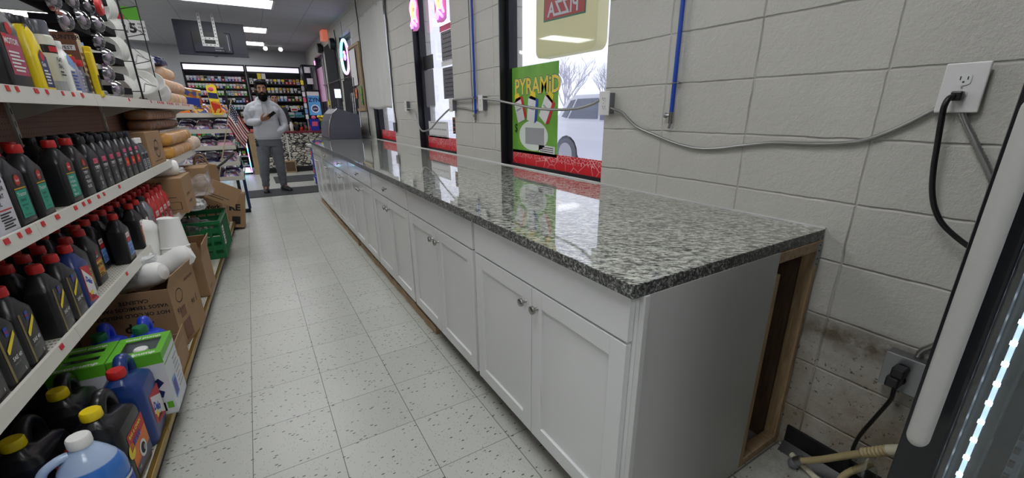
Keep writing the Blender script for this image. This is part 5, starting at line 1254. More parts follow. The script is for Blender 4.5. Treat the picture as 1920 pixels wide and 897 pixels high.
place(loafpack('large pale loaf bag past the end of the middle shelf', 4, mat('pale_bread', sr(215, 190, 168), .5), .18, .42, .13), -.20, 3.42, z2+.0)
for k, (u, v, l) in enumerate(((-.25, 3.30, 'a'),)): pass
# ---- upper shelf
z1 = S1+.001
o = oil_bottle('large black bottle with pink and red label at the left of the upper shelf', 'bottle', .31, .16, .09, MB_, MCapB, lambda l, x, w: (P(l, x, [(-.055, .05), (.06, .05), (.06, .18), (-.055, .18)], mat('rose_print', sr(170, 66, 92), .45)), R4(l, x, -.055, .14, -.02, .18, M['redp'], 2), disc(l, x, .01, .20, .02, M['redp']), l.text('MOTOR', .026, (x+.0015, -.05, .15), YR, ZU, M['wht'], .03), printlines(l, x+.001, -.045, .05, .06, .13, 6, M['wht'], 3)), 'bottles on the upper shelf'); place(o, -.225, .40, z1)
def lab_yel(l, x, w):
    P(l, x, [(-.03, .02), (.035, .02), (.035, .13), (.0, .155), (-.03, .13)], M['navy']); disc(l, x, .0, .13, .016, M['redp'], 2); l.text('Gas', .022, (x+.0015, -.024, .095), YR, ZU, M['wht'], .02); printlines(l, x+.001, -.024, .03, .03, .085, 5, M['wht'], 6)
    R4(l, x*.55, -.02, .19, .012, .235, M['bluep']); 
o = oil_bottle('tall yellow bottle with dark blue label and black cap', 'bottle', .265, .105, .062, M['yellow'], MCapB, lab_yel, 'bottles on the upper shelf', capr=.021, shoulder=.50); place(o, -.20, .575, z1)
def can(label, r, h, mt, capm, lab=None, group='spray cans on the upper shelf'):
    t = thing('spray_can', label, 'spray can', (0, 0, 0), 0, group); s = MB(); s.lathe([(r*.95, 0), (r, .004), (r, h-.012), (r*.9, h-.004), (r*.75, h)], mt, 24); s.build('body', t)
    c = MB(); c.lathe([(r*.86, h-.003), (r*.86, h+.045), (r*.8, h+.05), (.001, h+.05)], capm, 24, cap=False); c.build('cap', t)
    if lab: l = MB(); lab(l, r); l.build('label', t)
    return t
def arc(l, r, a0, a1, z0, z1, mt, n=8, k=1):
    for i in range(n):
        p, q_ = a0+(a1-a0)*i/n, a0+(a1-a0)*(i+1)/n; rr = r+.0005*k
        l.quad([(rr*math.cos(p), rr*math.sin(p), z0), (rr*math.cos(q_), rr*math.sin(q_), z0), (rr*math.cos(q_), rr*math.sin(q_), z1), (rr*math.cos(p), rr*math.sin(p), z1)], mt)
def flatcan(l, r):
    arc(l, r, -1.5, 1.2, .155, .185, M['ink']); arc(l, r, -.9, .1, .160, .180, M['redp'], k=2); arc(l, r, -1.5, 1.2, .01, .05, M['lgrey'])
    l.text('FLAT', .022, (r+.001, -.03, .125), YR, ZU, M['ink'], .03); l.text('SEAL', .022, (r+.001, -.03, .10), YR, ZU, M['ink'], .03); printlines(l, r, -.025, .025, .07, .092, 2, M['ink'])
o = can('pale aerosol can lettered FLAT with clear grey cap', .036, .225, mat('can_cream', sr(205, 205, 190), .35), mat('cap_smoke', sr(96, 98, 108), .2), flatcan); place(o, -.20, .725, z1)
o2 = can('grey aerosol can behind the yellow bottle', .032, .235, mat('can_grey', sr(200, 200, 205), .35), mat('cap_smoke', (0, 0, 0)), lambda l, r: (arc(l, r, -.3, -.15, .02, .22, M['redp']), arc(l, r, -1, -.4, .1, .2, M['lgrey']))); place(o2, -.265, .675, z1)
def lab_wb(l, x, w): P(l, x, [(-.03, .125), (.03, .105), (.03, .14), (-.025, .17)], M['lblue']); R4(l, x, -.03, .02, .03, .10, M['lgrey']); printlines(l, x+.001, -.03, .03, .02, .10, 6, M['bluep'], 2)
o = oil_bottle('white bottle with light blue stripe next to the FLAT can', 'bottle', .215, .085, .055, M['foam'], M['foam'], lab_wb, 'bottles on the upper shelf', capr=.016); place(o, -.19, .835, z1)
o = oil_bottle('thin clear bottle with red cap behind the yellow stick', 'bottle', .165, .05, .04, mat('bottle_violet', sr(150, 150, 172), .2), M['red'], lambda l, x, w: printlines(l, x, -.018, .018, .02, .1, 6, M['lgrey']), 'bottles on the upper shelf', capr=.014); place(o, -.18, .915, z1)
o = oil_bottle('small grey bottle with red cap beside the yellow stick', 'bottle', .155, .06, .04, M['grey'], M['red'], lambda l, x, w: R4(l, x, -.02, .02, .02, .09, M['ink']), 'bottles on the upper shelf', capr=.018); place(o, -.180, .975, z1)
# brown box, white box, yellow stick, blue blister
t = thing('product_box', 'brown box with yellow block letters standing behind the yellow stick', 'box'); s = MB(); s.bbox(-.075, -.028, 0, .075, .028, .275, M['brownp'], .002); s.build('carton', t)
l = MB(); f = -.0286; l.text('HUNTER', .026, (-.012, f, .245), (1, 0, 0), ZU, M['ink'], .02); l.quad([(-.03, f, .200), (.065, f, .200), (.065, f, .222), (-.03, f, .222)], M['wht']); l.text('HARVEST', .019, (-.022, f-.0006, .204), (1, 0, 0), ZU, M['ink'], .02)
l.text('STI', .062, (-.035, f, .135), (1, 0, 0), ZU, M['yellowp'], .05); l.text('CKS', .055, (-.03, f, .085), (1, 0, 0), ZU, M['yellowp'], .04); l.quad([(.0755, -.026, .005), (.0755, .026, .005), (.0755, .026, .27), (.0755, -.026, .27)], mat('cream_card', sr(190, 176, 148), .5))
printlines(l, .0758, -.02, .02, .02, .2, 7, M['brownp'], 8); l.build('printing', t); place(t, -.245, 1.045, z1)
t = thing('product_box', 'narrow pale blue edged box leaning beside the brown box', 'box'); s = MB(); s.bbox(-.06, -.022, 0, .06, .022, .25, M['lblue'], .002); s.build('carton', t); l = MB(); R4(l, .0604, -.02, .01, .008, .24, M['lgrey']); printlines(l, .061, -.018, .006, .02, .2, 9, M['ink'], 4); l.build('printing', t); place(t, -.245, 1.155, z1); t.rotation_euler = (.03, 0, GROT)
t = thing('product_box', 'narrow grey printed box between the brown and the pale blue box', 'box'); s = MB(); s.bbox(-.06, -.018, 0, .06, .018, .255, mat('mauve_card', sr(140, 126, 140), .5), .002); s.build('carton', t); l = MB(); printlines(l, .0604, -.014, .014, .02, .24, 9, M['ink'], 12); l.build('printing', t); place(t, -.245, 1.102, z1)
t = thing('lighter_stick', 'long yellow lighter stick leaning on the boxes of the upper shelf', 'lighter'); s = MB(); s.bbox(-.012, -.022, 0, .012, .022, .20, M['yellow'], .005); s.build('body', t); l = MB(); l.bbox(-.013, -.013, .195, .013, .013, .225, M['yellow'], .004); l.build('cap', t)
l = MB(); R4(l, .0124, -.014, .03, .014, .10, M['ink']); l.build('label', t); place(t, -.155, 1.075, z1)
s = MB(); s.bbox(-.02, -.03, 0, .02, .03, .035, M['grey'], .008); tag(s.build('small_packet', loc=G(-.18, 1.20, z1), rot=(0, 0, GROT)), 'small grey packet at the foot of the pale blue box', 'packet')
# wire spinner with black cards, clear pods and white foam bowls
t = thing('wire_rack', 'tall black wire rack on the upper shelf with a zigzag wire side', 'wire rack', G(-.25, 2.03, z1), GROT); s = MB()
for (a, c, r_) in ((-.11, -.09, .003), (.09, -.09, .0055), (.09, .45, .0035), (-.11, .45, .003)): s.cyl((a, c, 0), (a, c, 1.05), r_, M['blackmetal'], 8)
for k in range(6):
    z_ = .06+.18*k
    s.tube([(-.11, -.09, z_), (.09, -.09, z_), (.09, -.02, z_+.0), (.09, .06, z_+.055), (.09, .45, z_+.055), (-.11, .45, z_)], .0028, M['blackmetal'], 6, closed=True)
    s.tube([(.09, -.09, z_+.10), (.09, .25, z_+.06)], .0016, M['blackmetal'], 5)
s.build('frame', t)
card = mat('blister_black', sr(12, 12, 16), .8, spec=.15); clr = clear('blister_clear', (.86, .87, .9), .14)
def pod(label):
    t = thing('blister_card', label, 'blister pack', (0, 0, 0), 0, 'black blister cards on the wire rack'); s = MB()
    # black card lying nearly flat, long side along y, rounded far corner
    pts = [(-.05, -.06), (.05, -.06)]+[(.05-.045*(1-math.cos(a)), .31+.045*math.sin(a)) for a in [PI/2*k/5 for k in range(6)]]+[(-.05+.045*(1-math.cos(a)), .31+.045*math.sin(a)) for a in [PI/2*(5-k)/5 for k in range(6)]]
    s.prism(pts, 'z', -.017, .017, card); s.build('card', t)
    b_ = MB(); b_.lathe([(.045, .0), (.043, .015), (.034, .030), (.016, .038), (.001, .040)], clr, 24, (.045, -.03, 0), 'x', cap=False); b_.lathe([(.048, -.002), (.048, .003)], clr, 24, (.045, -.03, 0), 'x'); b_.build('clear_dome', t)
    c = MB(); c.ball((.058, -.03, 0), (.012, .026, .022), mat('pod_content', sr(170, 150, 165), .3)); c.build('contents', t)
    return t
p0 = pod('x'); k = 0
for j, (v_, zs) in enumerate(((1.52, [.055+.082*q_ for q_ in range(8)]), (1.26, [.36+.08*q_ for q_ in range(5)]), (1.02, [.32+.08*q_ for q_ in range(5)]))):
    for lev, z_ in enumerate(zs):
        o = p0 if k == 0 else dup(p0, (0, 0, 0)); o['label'] = '%s black card with clear dome in the %s column beside the wire rack' % (ORD[lev].replace('nearest', 'lowest'), ['right', 'middle', 'left'][j]); o.location = G(-.235-.02*(lev % 2), v_-.004*lev, z1+z_); o.rotation_euler = (0, 0, GROT); k += 1
s = MB(); s.lathe([(.045, 0), (.044, .012), (.038, .02), (.001, .022)], M['redp'], 28, axis='x', cap=False); s.lathe([(.012, .022), (.001, .026)], M['wht'], 12, axis='x', cap=False)
tag(s.build('red_lid', loc=G(-.165, 1.49, z1+.47), rot=(0, 0, GROT)), 'round red lid among the clear domes at the top', 'tin')  # a red lid, modelled on its own among the domes
def bowl(label, n=5):
    t = thing('foam_bowl_stack', label, 'bowls', (0, 0, 0), 0, 'white foam bowls on the upper shelf'); s = MB()
    prof = [(.001, 0), (.055, 0), (.085, .05)]; z = .05
    for k in range(n): prof += [(.092, z+.001), (.092, z+.006), (.086, z+.008), (.088, z+.014)]; z += .014
    prof += [(.092, z), (.088, z+.004), (.05, z-.04), (.001, z-.04)]
    s.lathe(prof, M['foam'], 28, cap=False); s.build('bowl', t); return t
b0 = bowl('x'); k = 0
for lev in range(6):
    o = b0 if k == 0 else dup(b0, (0, 0, 0)); o['label'] = '%s sideways stack of white foam bowls counted up behind the wire rack' % ORD[lev].replace('nearest', 'lowest'); o.location = G(-.27, 2.22+.04*(lev % 2), z1+.10+.125*lev); o.rotation_euler = (PI/2+.25, .35, GROT-.3); k += 1
for k, (u, v, z_, rx) in enumerate(((-.25, 2.55, .10, 1.2), (-.25, 2.78, .10, 1.0), (-.25, 3.02, .09, 1.5), (-.27, 2.66, .24, .9))):
    o = dup(b0, G(u, v, z1+z_), label=['nearest loose foam bowl stack past the rack', 'middle loose foam bowl stack past the rack', 'farthest loose foam bowl stack past the rack', 'foam bowl stack balanced on the loose ones'][k]); o.rotation_euler = (rx, .3, GROT)
# bread and snack bags on top, beyond the bowls
pb = mat('pale_bread', (0, 0, 0)); sn = 0
wl = loafpack('x', 5, mat('sliced_loaf', sr(214, 176, 140), .5), .16, .40, .11, 'bread_bag')
spots = [(-.26, 3.30, 0), (-.26, 3.74, 0), (-.26, 3.34, .11), (-.26, 3.78, .11), (-.28, 3.5, .22)]
for k, (u, v, z_) in enumerate(spots):
    o = wl if k == 0 else dup(wl, (0, 0, 0)); o.location = G(u, v, z1+z_); o.rotation_euler = (0, 0, GROT); o['label'] = ['bagged sliced loaf on the upper shelf, bottom left', 'bagged sliced loaf on the upper shelf, bottom right', 'bagged sliced loaf on the upper shelf, second layer left', 'bagged sliced loaf on the upper shelf, second layer right', 'bagged sliced loaf topmost on the upper shelf'][k]
bag('snack_bag', 'dark blue snack bag lying on top of the stacked loaves', G(-.30, 3.42, z1+.37), (.12, .25, .05), mat('blue_foil', sr(48, 52, 96), .25, .3), 21, 'snack bag', 2, .2)
# price card hanging from the ceiling over the shelving
t = thing('price_sign', 'hanging white price card with a large 5 above the shelving', 'sign', (-.465, 2.95, 1.86)); t.scale = (.72, .72, .72); s = MB(); s.bbox(-.13, -.003, 0, .13, .003, .20, M['wht'], .001); s.build('board', t)
l = MB(); l.text('2', .13, (-.10, -.004, .075), (1, 0, 0), ZU, M['ink'], .04); l.text('5', .13, (-.015, -.004, .075), (1, 0, 0), ZU, M['ink'], .04)
for k, tx in enumerate(('PER', 'PACK', 'PLUS', 'TAX')): l.text(tx, .026, (.065, -.004, .155-.035*k), (1, 0, 0), ZU, M['ink'], .02)
l.build('lettering', t)
l = MB(); l.box(-.10, -.003, .20, .1, .003, .33, M['greenp']); l.box(-.10, -.0035, .2, -.04, .0036, .26, M['redp']); l.build('upper_card', t)
l = MB(); l.cyl((-.1, 0, .33), (-.1, 0, (ZC-1.86)/.72), .0012, M['steel'], 5); l.cyl((.1, 0, .33), (.1, 0, (ZC-1.86)/.72), .0012, M['steel'], 5); l.build('string', t)
# ------------------------------------------------------------------ snack tray rack past the shelving end
def snack_rack():
    t = thing('snack_rack', 'tiered wire snack rack at the end of the shelving run', 'display rack', G(0, 4.62, 0), GROT)
    s = MB()
    for x in (-.42, .10): s.bbox(x-.012, .27, 0, x+.012, .294, 1.62, M['blackmetal'], .002)
    s.bbox(-.43, .27, 0, .11, .30, .05, M['blackmetal'], .002); s.build('post', t)
    return t
sr_ = snack_rack()
TZ = [.56, .74, .93, 1.12, 1.30]
def snackmat(name, c1, c2, c3):
    s = NB(name); v = s.n('TexVoronoi'); v.inputs['Scale'].default_value = 26; s.l(s.tc.outputs['Object'], v.inputs['Vector']); q = s.n('SeparateColor'); s.l(v.outputs['Color'], q.inputs[0])
    s.l(s.mix(s.math('GREATER_THAN', q.outputs[1], .62), s.mix(s.math('GREATER_THAN', q.outputs[0], .66), c1, c2), c3), s.b.inputs['Base Color']); s.b.inputs['Roughness'].default_value = .22; return s.m
bagm = [snackmat('snack_white', sr(216, 208, 214), sr(150, 90, 110), sr(120, 116, 160)), mat('snack_purple', sr(92, 78, 130), .25), mat('snack_pink', sr(206, 160, 176), .25), mat('snack_navy', sr(52, 50, 84), .25), snackmat('snack_yellow', sr(214, 176, 76), sr(196, 110, 60), sr(86, 96, 150)), mat('snack_orange', sr(214, 120, 50), .25)]
def pillow(w, d, h, mt, mt2):
    s = MB(); bm = bmesh.new(); bmesh.ops.create_grid(bm, x_segments=8, y_segments=6, size=.5)
    top = [v.co.copy() for v in bm.verts]; fs = [tuple(v.index for v in f.verts) for f in bm.faces]; bm.free()
    def z(p, sg): e = max(0, (1-(2*p.x)**4))*max(0, (1-(2*p.y)**2)); return sg*h/2*e**.6
    s.add([(p.x*w, p.y*d, z(p, 1)) for p in top], fs, mt, True); s.add([(p.x*w, p.y*d, z(p, -1)) for p in top], [f[::-1] for f in fs], mt, True)
    s.quad([(-w*.3, -d*.28, h/2*.93), (w*.3, -d*.28, h/2*.93), (w*.3, d*.28, h/2*.93), (-w*.3, d*.28, h/2*.93)], mt2)
    return s
proto = {}
rs = random.Random(11)
for k, z in enumerate(TZ):
    s = MB(); w0, w1 = -.42, .10+.012*(4-k)
    s.prism([(-.24, -.05), (.27, .035), (.27, .045), (-.24, -.04)], 'x', w0, w1, M['shelf']); s.prism([(-.245, -.05), (-.235, -.05), (-.235, -.0), (-.245, -.0)], 'x', w0, w1, M['shelf'])
    s.prism([(-.24, -.04), (.27, .045), (.27, .10), (.0, .05), (-.24, .005)], 'x', w1-.003, w1, clear('tray_side', (.9, .9, .93), .15)); s.build('tray', sr_, loc=(0, 0, z))
    for i in range(3):
        for j in range(2):
            a, c = rs.choice([(0, 1), (3, 0), (2, 3), (0, 3), (1, 0)] if k < 4 else [(4, 1), (5, 4)])
            key = (a, c)
            if key not in proto: proto[key] = pillow(.17, .21, .10, bagm[a], bagm[c]).build('snack_bag'); o = proto[key]
            else: o = proto[key].copy(); COL.objects.link(o)
            x_ = -.33+.17*i; y_ = -.12+.19*j; o.location = G(x_, 4.62+y_, z+.028+y_*.167+.012*j); o.rotation_euler = (.17+rs.uniform(-.1, .1), rs.uniform(-.1, .1), GROT+rs.uniform(-.3, .3))
            tag(o, 'glossy snack bag, %s row %s of the %s tray of the snack rack' % (['front', 'back'][j], ['left', 'middle', 'right'][i], ['lowest', 'second', 'third', 'fourth', 'top'][k]), 'snack bag', 'snack bags on the tiered rack')
# bright hanging snack card at top right of the rack
t = thing('snack_card', 'tall yellow and red snack card standing at the top of the tiered rack', 'snack card', G(.03, 4.30, 1.28), GROT); s = MB()
s.prism([(-.05, 0), (.045, 0), (.03, .30), (.01, .33), (-.065, .31)], 'y', -.004, .004, M['yellowp']); s.prism([(-.045, .02), (.04, .02), (.035, .14), (-.05, .15)], 'y', -.006, -.004, snackmat('snack_red', sr(206, 60, 40), sr(226, 140, 50), sr(230, 190, 70))); s.prism([(-.055, .18), (.033, .17), (.030, .23), (-.058, .24)], 'y', -.006, -.004, M['navy']); s.build('card', t)
s = MB(); s.ball((-.02, -.004, .275), (.028, .006, .022), M['pink']); s.build('face_patch', t)
o = proto[(4, 1)].copy() if (4, 1) in proto else None
for k, (u, z_) in enumerate(((-.36, 1.42), (-.2, 1.44))):
    s = MB(); s.prism([(-.075, 0), (.075, 0), (.085, .2), (-.07, .22)], 'y', -.012, .012, bagm[4]); s.prism([(-.06, .03), (.06, .03), (.06, .11), (-.06, .12)], 'y', -.0135, -.012, M['bluep']); tag(s.build('snack_bag', loc=G(u, 4.5, z_-.08), rot=(.3, .05, GROT)), ['yellow and blue snack bag standing on the top tray, left', 'yellow and blue snack bag standing on the top tray, right'][k], 'snack bag', 'snack bags on the tiered rack')
s = MB(); s.bbox(.10, .22, .06, .125, .25, .80, M['navy'], .003); tag(s.build('side_panel_strip', loc=G(0, 4.62, 0), rot=(0, 0, GROT)), 'dark blue upright strip beside the snack trays', 'panel')
s = MB(); s.tube(spline([(0, 0, 0), (.10, .02, .06), (.22, .05, .16)]), .012, M['black'], 8); tag(s.build('metal_rod', loc=G(-.10, 3.98, .70), rot=(0, 0, GROT)), 'black rod sticking up out of the snack bags', 'rod')
# box lettered RE and paper bags on the floor
o = cbox('cardboard_box', 'cardboard box lettered RE leaning on the floor at the shelving end', .34, .26, .40, False, (('near', 't', 'MORE', .055, -.14, .31, False, .02), ('near', 't', 'RE', .10, .02, .20, False, .04), ('near', 'r', .05, .04, .13, .13, 'ink'), ('near', 'r', -.02, .04, .02, .12, 'ink'))); o.location = G(-.09, 4.02, .035); o.rotation_euler = (-.08, .16, GROT)
o = cbox('cardboard_box', 'second cardboard box behind the green crate lettered Work', .30, .28, .42, False, (('near', 't', 'Work', .06, -.02, .24, False, .03), ('near', 't', 'corn', .05, -.03, .10, False, .02))); place(o, -.19, 3.63, zB)
def paper_bag(label, u, v, z, r):
    t = thing('paper_bag', label, 'bag', (0, 0, 0), 0, 'brown paper bags'); s = MB(); s.prism([(-.12, 0), (.12, 0), (.13, .24), (.05, .26), (-.12, .25)], 'y', -.05, .05, M['card']); s.build('bag', t)
    for y in (-.05, .05): c = MB(); c.tube(spline([(-.06, y, .24), (-.04, y, .32), (0, y, .35), (.04, y, .32), (.06, y, .24)]), .007, M['card'], 6); c.build('handle', t)
    place(t, u, v, z, r)
paper_bag('brown paper bag with rope handles on top of the lettered box', -.17, 3.72, .53, .2); paper_bag('brown paper bag with rope handles behind, nearer the snack rack', -.20, 4.0, .46, -.2)
# black floor stand with the small flag
t = thing('floor_stand', 'slim black floor stand in front of the vape display', 'stand', (-.10, 6.2, 0)); s = MB(); s.bbox(-.022, -.012, .02, .022, .012, 1.22, M['blackmetal'], .003); s.build('post', t)
s = MB(); s.bbox(-.17, -.03, 0, .03, .03, .04, M['blackmetal'], .01); s.bbox(-.03, -.20, 0, .03, .20, .035, M['blackmetal'], .01); s.build('foot', t)
t = thing('flag', 'small American flag drooping from a pale stick', 'flag', (-.235, 4.2, .463)); s = MB(); s.cyl((0, 0, 0), (.309, 0, .962), .0055, mat('stick', sr(196, 178, 150), .5), 8); s.ball((.311, 0, .967), .009, M['gold']); s.build('stick', t)
def m_flag():
    s = NB('flag_cloth'); uv = s.tc.outputs['UV']; x = s.n('SeparateXYZ'); s.l(uv, x.inputs[0]); U_, V_ = x.outputs[0], x.outputs[1]
    st = s.math('LESS_THAN', s.math('FLOORED_MODULO', s.math('MULTIPLY', V_, 13), 2), 1)
    base = s.mix(st, sr(222, 218, 218), sr(150, 34, 44))
    can_ = s.math('MULTIPLY', s.math('LESS_THAN', U_, .42), s.math('GREATER_THAN', V_, 6/13))
    fx = s.math('SUBTRACT', s.math('FLOORED_MODULO', s.math('MULTIPLY', U_, 6/.42), 1), .5); fy = s.math('SUBTRACT', s.math('FLOORED_MODULO', s.math('MULTIPLY', s.math('SUBTRACT', V_, 6/13), 5/(7/13)), 1), .5)
    star = s.math('LESS_THAN', s.math('ADD', s.math('MULTIPLY', fx, fx), s.math('MULTIPLY', fy, fy)), .07)
    base = s.mix(can_, base, s.mix(star, sr(28, 32, 66), sr(220, 220, 225)))
    s.l(base, s.b.inputs['Base Color']); s.b.inputs['Roughness'].default_value = .8; return s.m
nx_, nz = 36, 24; me = bpy.data.meshes.new('flag_cloth'); vs = []; fs = []; uvs = []
top = Vector((.303, -.006, .945)); dn = Vector((-.080, 0, -.245))
for j in range(nz+1):
    for i in range(nx_+1):
        u = i/nx_; v = 1-j/nz     # v=1 top of hoist
        p = top + dn*(1-v)
        # fly droops down and to the right
        d = Vector((.125*u, .03*math.sin(u*9+3*v)*u+.012*math.sin(v*12), -.31*u + .012*math.sin(u*7)))
        squeeze = 1-.1*u
        q_ = top + dn*((1-v)*squeeze) + d; vs.append(q_); uvs.append((u, v))
for j in range(nz):
    for i in range(nx_): a = j*(nx_+1)+i; fs.append((a, a+1, a+nx_+2, a+nx_+1))
me.from_pydata(vs, [], fs); ul = me.uv_layers.new(name='UVMap')
for l in me.loops: ul.data[l.index].uv = uvs[l.vertex_index]
me.materials.append(m_flag()); me.polygons.foreach_set('use_smooth', [True]*len(me.polygons))
o = bpy.data.objects.new('cloth', me); COL.objects.link(o); o.parent = t; q_ = o.modifiers.new('t', 'SOLIDIFY'); q_.thickness = .002
# ------------------------------------------------------------------ vape display with coloured light strips
rb = NB('rgb_strip'); _, _, z_ = rb.xyz(); xx_, _, _ = rb.xyz()
r = rb.n('ValToRGB'); rb.l(rb.math('FRACT', rb.math('ADD', rb.math('MULTIPLY', z_, 3.2), rb.math('MULTIPLY', xx_, 3.0))), r.inputs[0]); e = r.color_ramp
e.elements[0].color = (.1, .5, 1, 1); e.elements[1].color = (.15, .4, 1, 1)
for ps, c in ((.25, (.2, .9, 1, 1)), (.5, (.6, .7, 1, 1)), (.75, (.8, .25, 1, 1))): q_ = e.elements.new(ps); q_.color = c
rb.l(r.outputs[0], rb.b.inputs['Emission Color']); rb.b.inputs['Emission Strength'].default_value = 2.6; rb.b.inputs['Base Color'].default_value = (.1, .1, .1, 1)
t = thing('vape_display', 'black open display shelves edged with rainbow light strips', 'display case', (-.40, 9.3, 0)); X0, X1 = -.62, .49
s = MB(); s.box(X0, .18, 0, X1, .2, 1.30, M['blackmetal']); s.box(X0, -.02, 0, X0+.02, .18, 1.3, M['blackmetal']); s.box(X1-.02, -.02, 0, X1, .18, 1.3, M['blackmetal']); s.box(.10, -.02, 0, .14, .18, 1.3, M['blackmetal']); s.box(X0, -.02, 1.30, X1, .2, 1.33, M['blackmetal']); s.box(X0, -.02, 0, X1, .18, .04, M['blackmetal']); s.build('cabinet', t)
SH = [.20, .40, .60, .80, 1.02]
for z_ in SH:
    s = MB(); s.box(X0+.02, -.01, z_-.012, X1-.02, .18, z_, M['blackmetal']); s.box(X0+.02, -.014, z_-.02, X1-.02, -.01, z_+.01, M['lgrey']); s.build('shelf', t)
s = MB(); s.box(X1-.018, -.035, .04, X1+.002, -.021, .95, rb.m); s.build('light_strip', t)
s = MB(); s.box(X0+.03, -.03, .04, .09, -.021, .15, rb.m); s.box(.15, -.03, .04, X1-.03, -.021, .15, rb.m); s.build('light_strip', t)
cn = {'wht': 'white', 'lgrey': 'grey', 'pink': 'pink', 'lblue': 'pale blue', 'bluep': 'blue', 'greenp': 'green', 'yellowp': 'yellow', 'orange': 'orange', 'purple': 'violet', 'teal': 'teal', 'redp': 'red', 'ink': 'black', 'brownp': 'brown', 'gold': 'gold'}
pk = {}
def pack(c1, c2, w, h, d, name, loc, label, cat, grp):
    key = (c1, c2, w, h, d, name)
    if key not in pk:
        s = MB(); s.bbox(-w/2, 0, 0, w/2, d, h, M[c1], .002); s.quad([(-w/2, -.0008, h*.5), (w/2, -.0008, h*.5), (w/2, -.0008, h*.92), (-w/2, -.0008, h*.92)], M[c2]); s.quad([(-w*.2, -.0012, h*.15), (w*.2, -.0012, h*.15), (w*.2, -.0012, h*.4), (-w*.2, -.0012, h*.4)], M['wht' if c1 != 'wht' else 'ink'])
        pk[key] = s.build(name); o = pk[key]
    else: o = pk[key].copy(); COL.objects.link(o)
    o.location = loc; return tag(o, label, cat, grp)
rp = random.Random(4); cc = ['pink', 'lblue', 'greenp', 'yellowp', 'orange', 'purple', 'teal', 'redp', 'wht', 'lgrey']
for r_, z_ in enumerate([.042]+SH):
    for k in range(13):
        x = -.40+X0+.06+k*.08
        if abs(x+.40-.12) < .05: continue
        c1, c2 = ('lgrey', rp.choice(['redp', 'ink', 'teal'])) if r_ % 2 else (rp.choice(['wht', 'greenp', 'lgrey', 'orange']), rp.choice(cc))
        pack(c1, c2, .062, .105, .05, 'vape_box', (x, 9.33, z_+.001), '%s box with %s band on the %s shelf of the rainbow edged display' % (cn[c1], cn[c2], ['bottom', 'second', 'third', 'fourth', 'fifth', 'top'][r_]), 'small box', 'small boxes in the rainbow edged display')
s = MB(); s.lathe([(.04, 0), (.04, .10), (.02, .14), (.015, .16)], M['greenp'], 16); tag(s.build('green_bottle', loc=(-.33, 9.36, 1.022)), 'green bottle under a glowing green lamp on the top display shelf', 'bottle')
# ------------------------------------------------------------------ service counter
t = thing('service_counter', 'stone patterned service counter with a burgundy top at the far end', 'counter', (0, 9.2, 0))
s = MB(); s.box(.14, 0, .12, W-.01, .5, .86, M['stone']); s.build('front', t)
s = MB(); s.box(.14, -.012, 0, W-.01, .5, .12, M['black']); s.build('plinth', t)
s = MB(); s.bbox(.12, -.03, .86, W-.01, .55, .90, mat('burgundy_top', sr(120, 40, 52), .3), .004); s.build('worktop', t)
s = MB()
for k in range(8): s.box(.50+.16*k, -.003, .76, .512+.16*k, 0, .86, M['wht'])
s.box(.86, -.004, .12, .885, 0, .86, M['wht']); s.build('trim_strips', t)
s = MB(); s.bbox(.14, -.02, 0, .25, .02, .88, M['wood'], .003); tag(s.build('end_post', t, loc=(.0, -.06, 0)), 'brown wooden end post')
s = MB(); s.bbox(.2, -.03, .90, .46, .05, .96, mat('orange_red_paint', sr(214, 96, 80), .4), .006); tag(s.build('red_tray', loc=(0, 9.22, 0.001)), 'orange red tray on the left corner of the stone counter', 'tray')
s = MB(); s.bbox(.73, -.12, 0, .96, .0, .26, M['wood'], .004); s.box(.75, -.1205, .03, .94, -.12, .24, M['ply']); tag(s.build('wooden_box', loc=(0, 9.18, 0)), 'small brown wooden box on the floor against the stone counter', 'box')
# counter items
items = [(.56, 'jar', 'redp'), (.66, 'jar', 'wht'), (.78, 'jar', 'ink'), (.90, 'jar', 'lgrey')]
for k in range(9):
    x = .62+.1*k; mt = [M['ink'], M['wht'], M['redp'], M['lgrey'], M['wht'], M['ink'], M['redp'], M['brownp'], M['redp']][k]; h = [.16, .20, .12, .24, .24, .2, .10, .12, .14][k]
    t = thing('counter_jar', '%s item in the row along the burgundy counter top, counted from the left' % ORD[k].replace('nearest', 'first'), 'jar', (x, 9.36, .901), 0, 'jars and tins on the burgundy counter'); s = MB(); s.lathe([(.032, 0), (.038, .01), (.038, h*.6), (.02, h*.75), (.02, h*.85)], mt, 14); s.build('body', t); s = MB(); s.lathe([(.024, h*.85), (.024, h)], M['chrome'] if k % 2 else M['black'], 14); s.build('lid', t)
t = thing('gift_bag', 'shiny blue and pink gift bag at the right end of the burgundy counter', 'bag', (1.50, 9.32, .901)); s = MB(); s.prism([(-.09, 0), (.09, 0), (.11, .26), (-.11, .26)], 'y', -.05, .05, mat('foil_blue', sr(60, 70, 190), .2, .4)); s.prism([(-.06, .1), (.06, .1), (.07, .2), (-.05, .2)], 'y', -.052, -.05, M['pink']); s.build('bag', t)
s = MB(); s.ball((0, -.02, .29), (.05, .04, .04), M['pink']); s.build('tissue', t)
t = thing('flower_bunch', 'yellow artificial flowers beside the gift bag', 'flowers', (1.67, 9.34, .901)); s = MB()
for k in range(9): a = k*.7; s.ball((.06*math.cos(a), .03*math.sin(a), .26+.05*math.sin(k*2)), (.035, .03, .03), M['yellowp'] if k % 3 else M['gold'])
s.build('blossoms', t); s = MB(); s.lathe([(.04, 0), (.045, .12), (.03, .22)], M['greenp'], 12); s.build('vase', t)
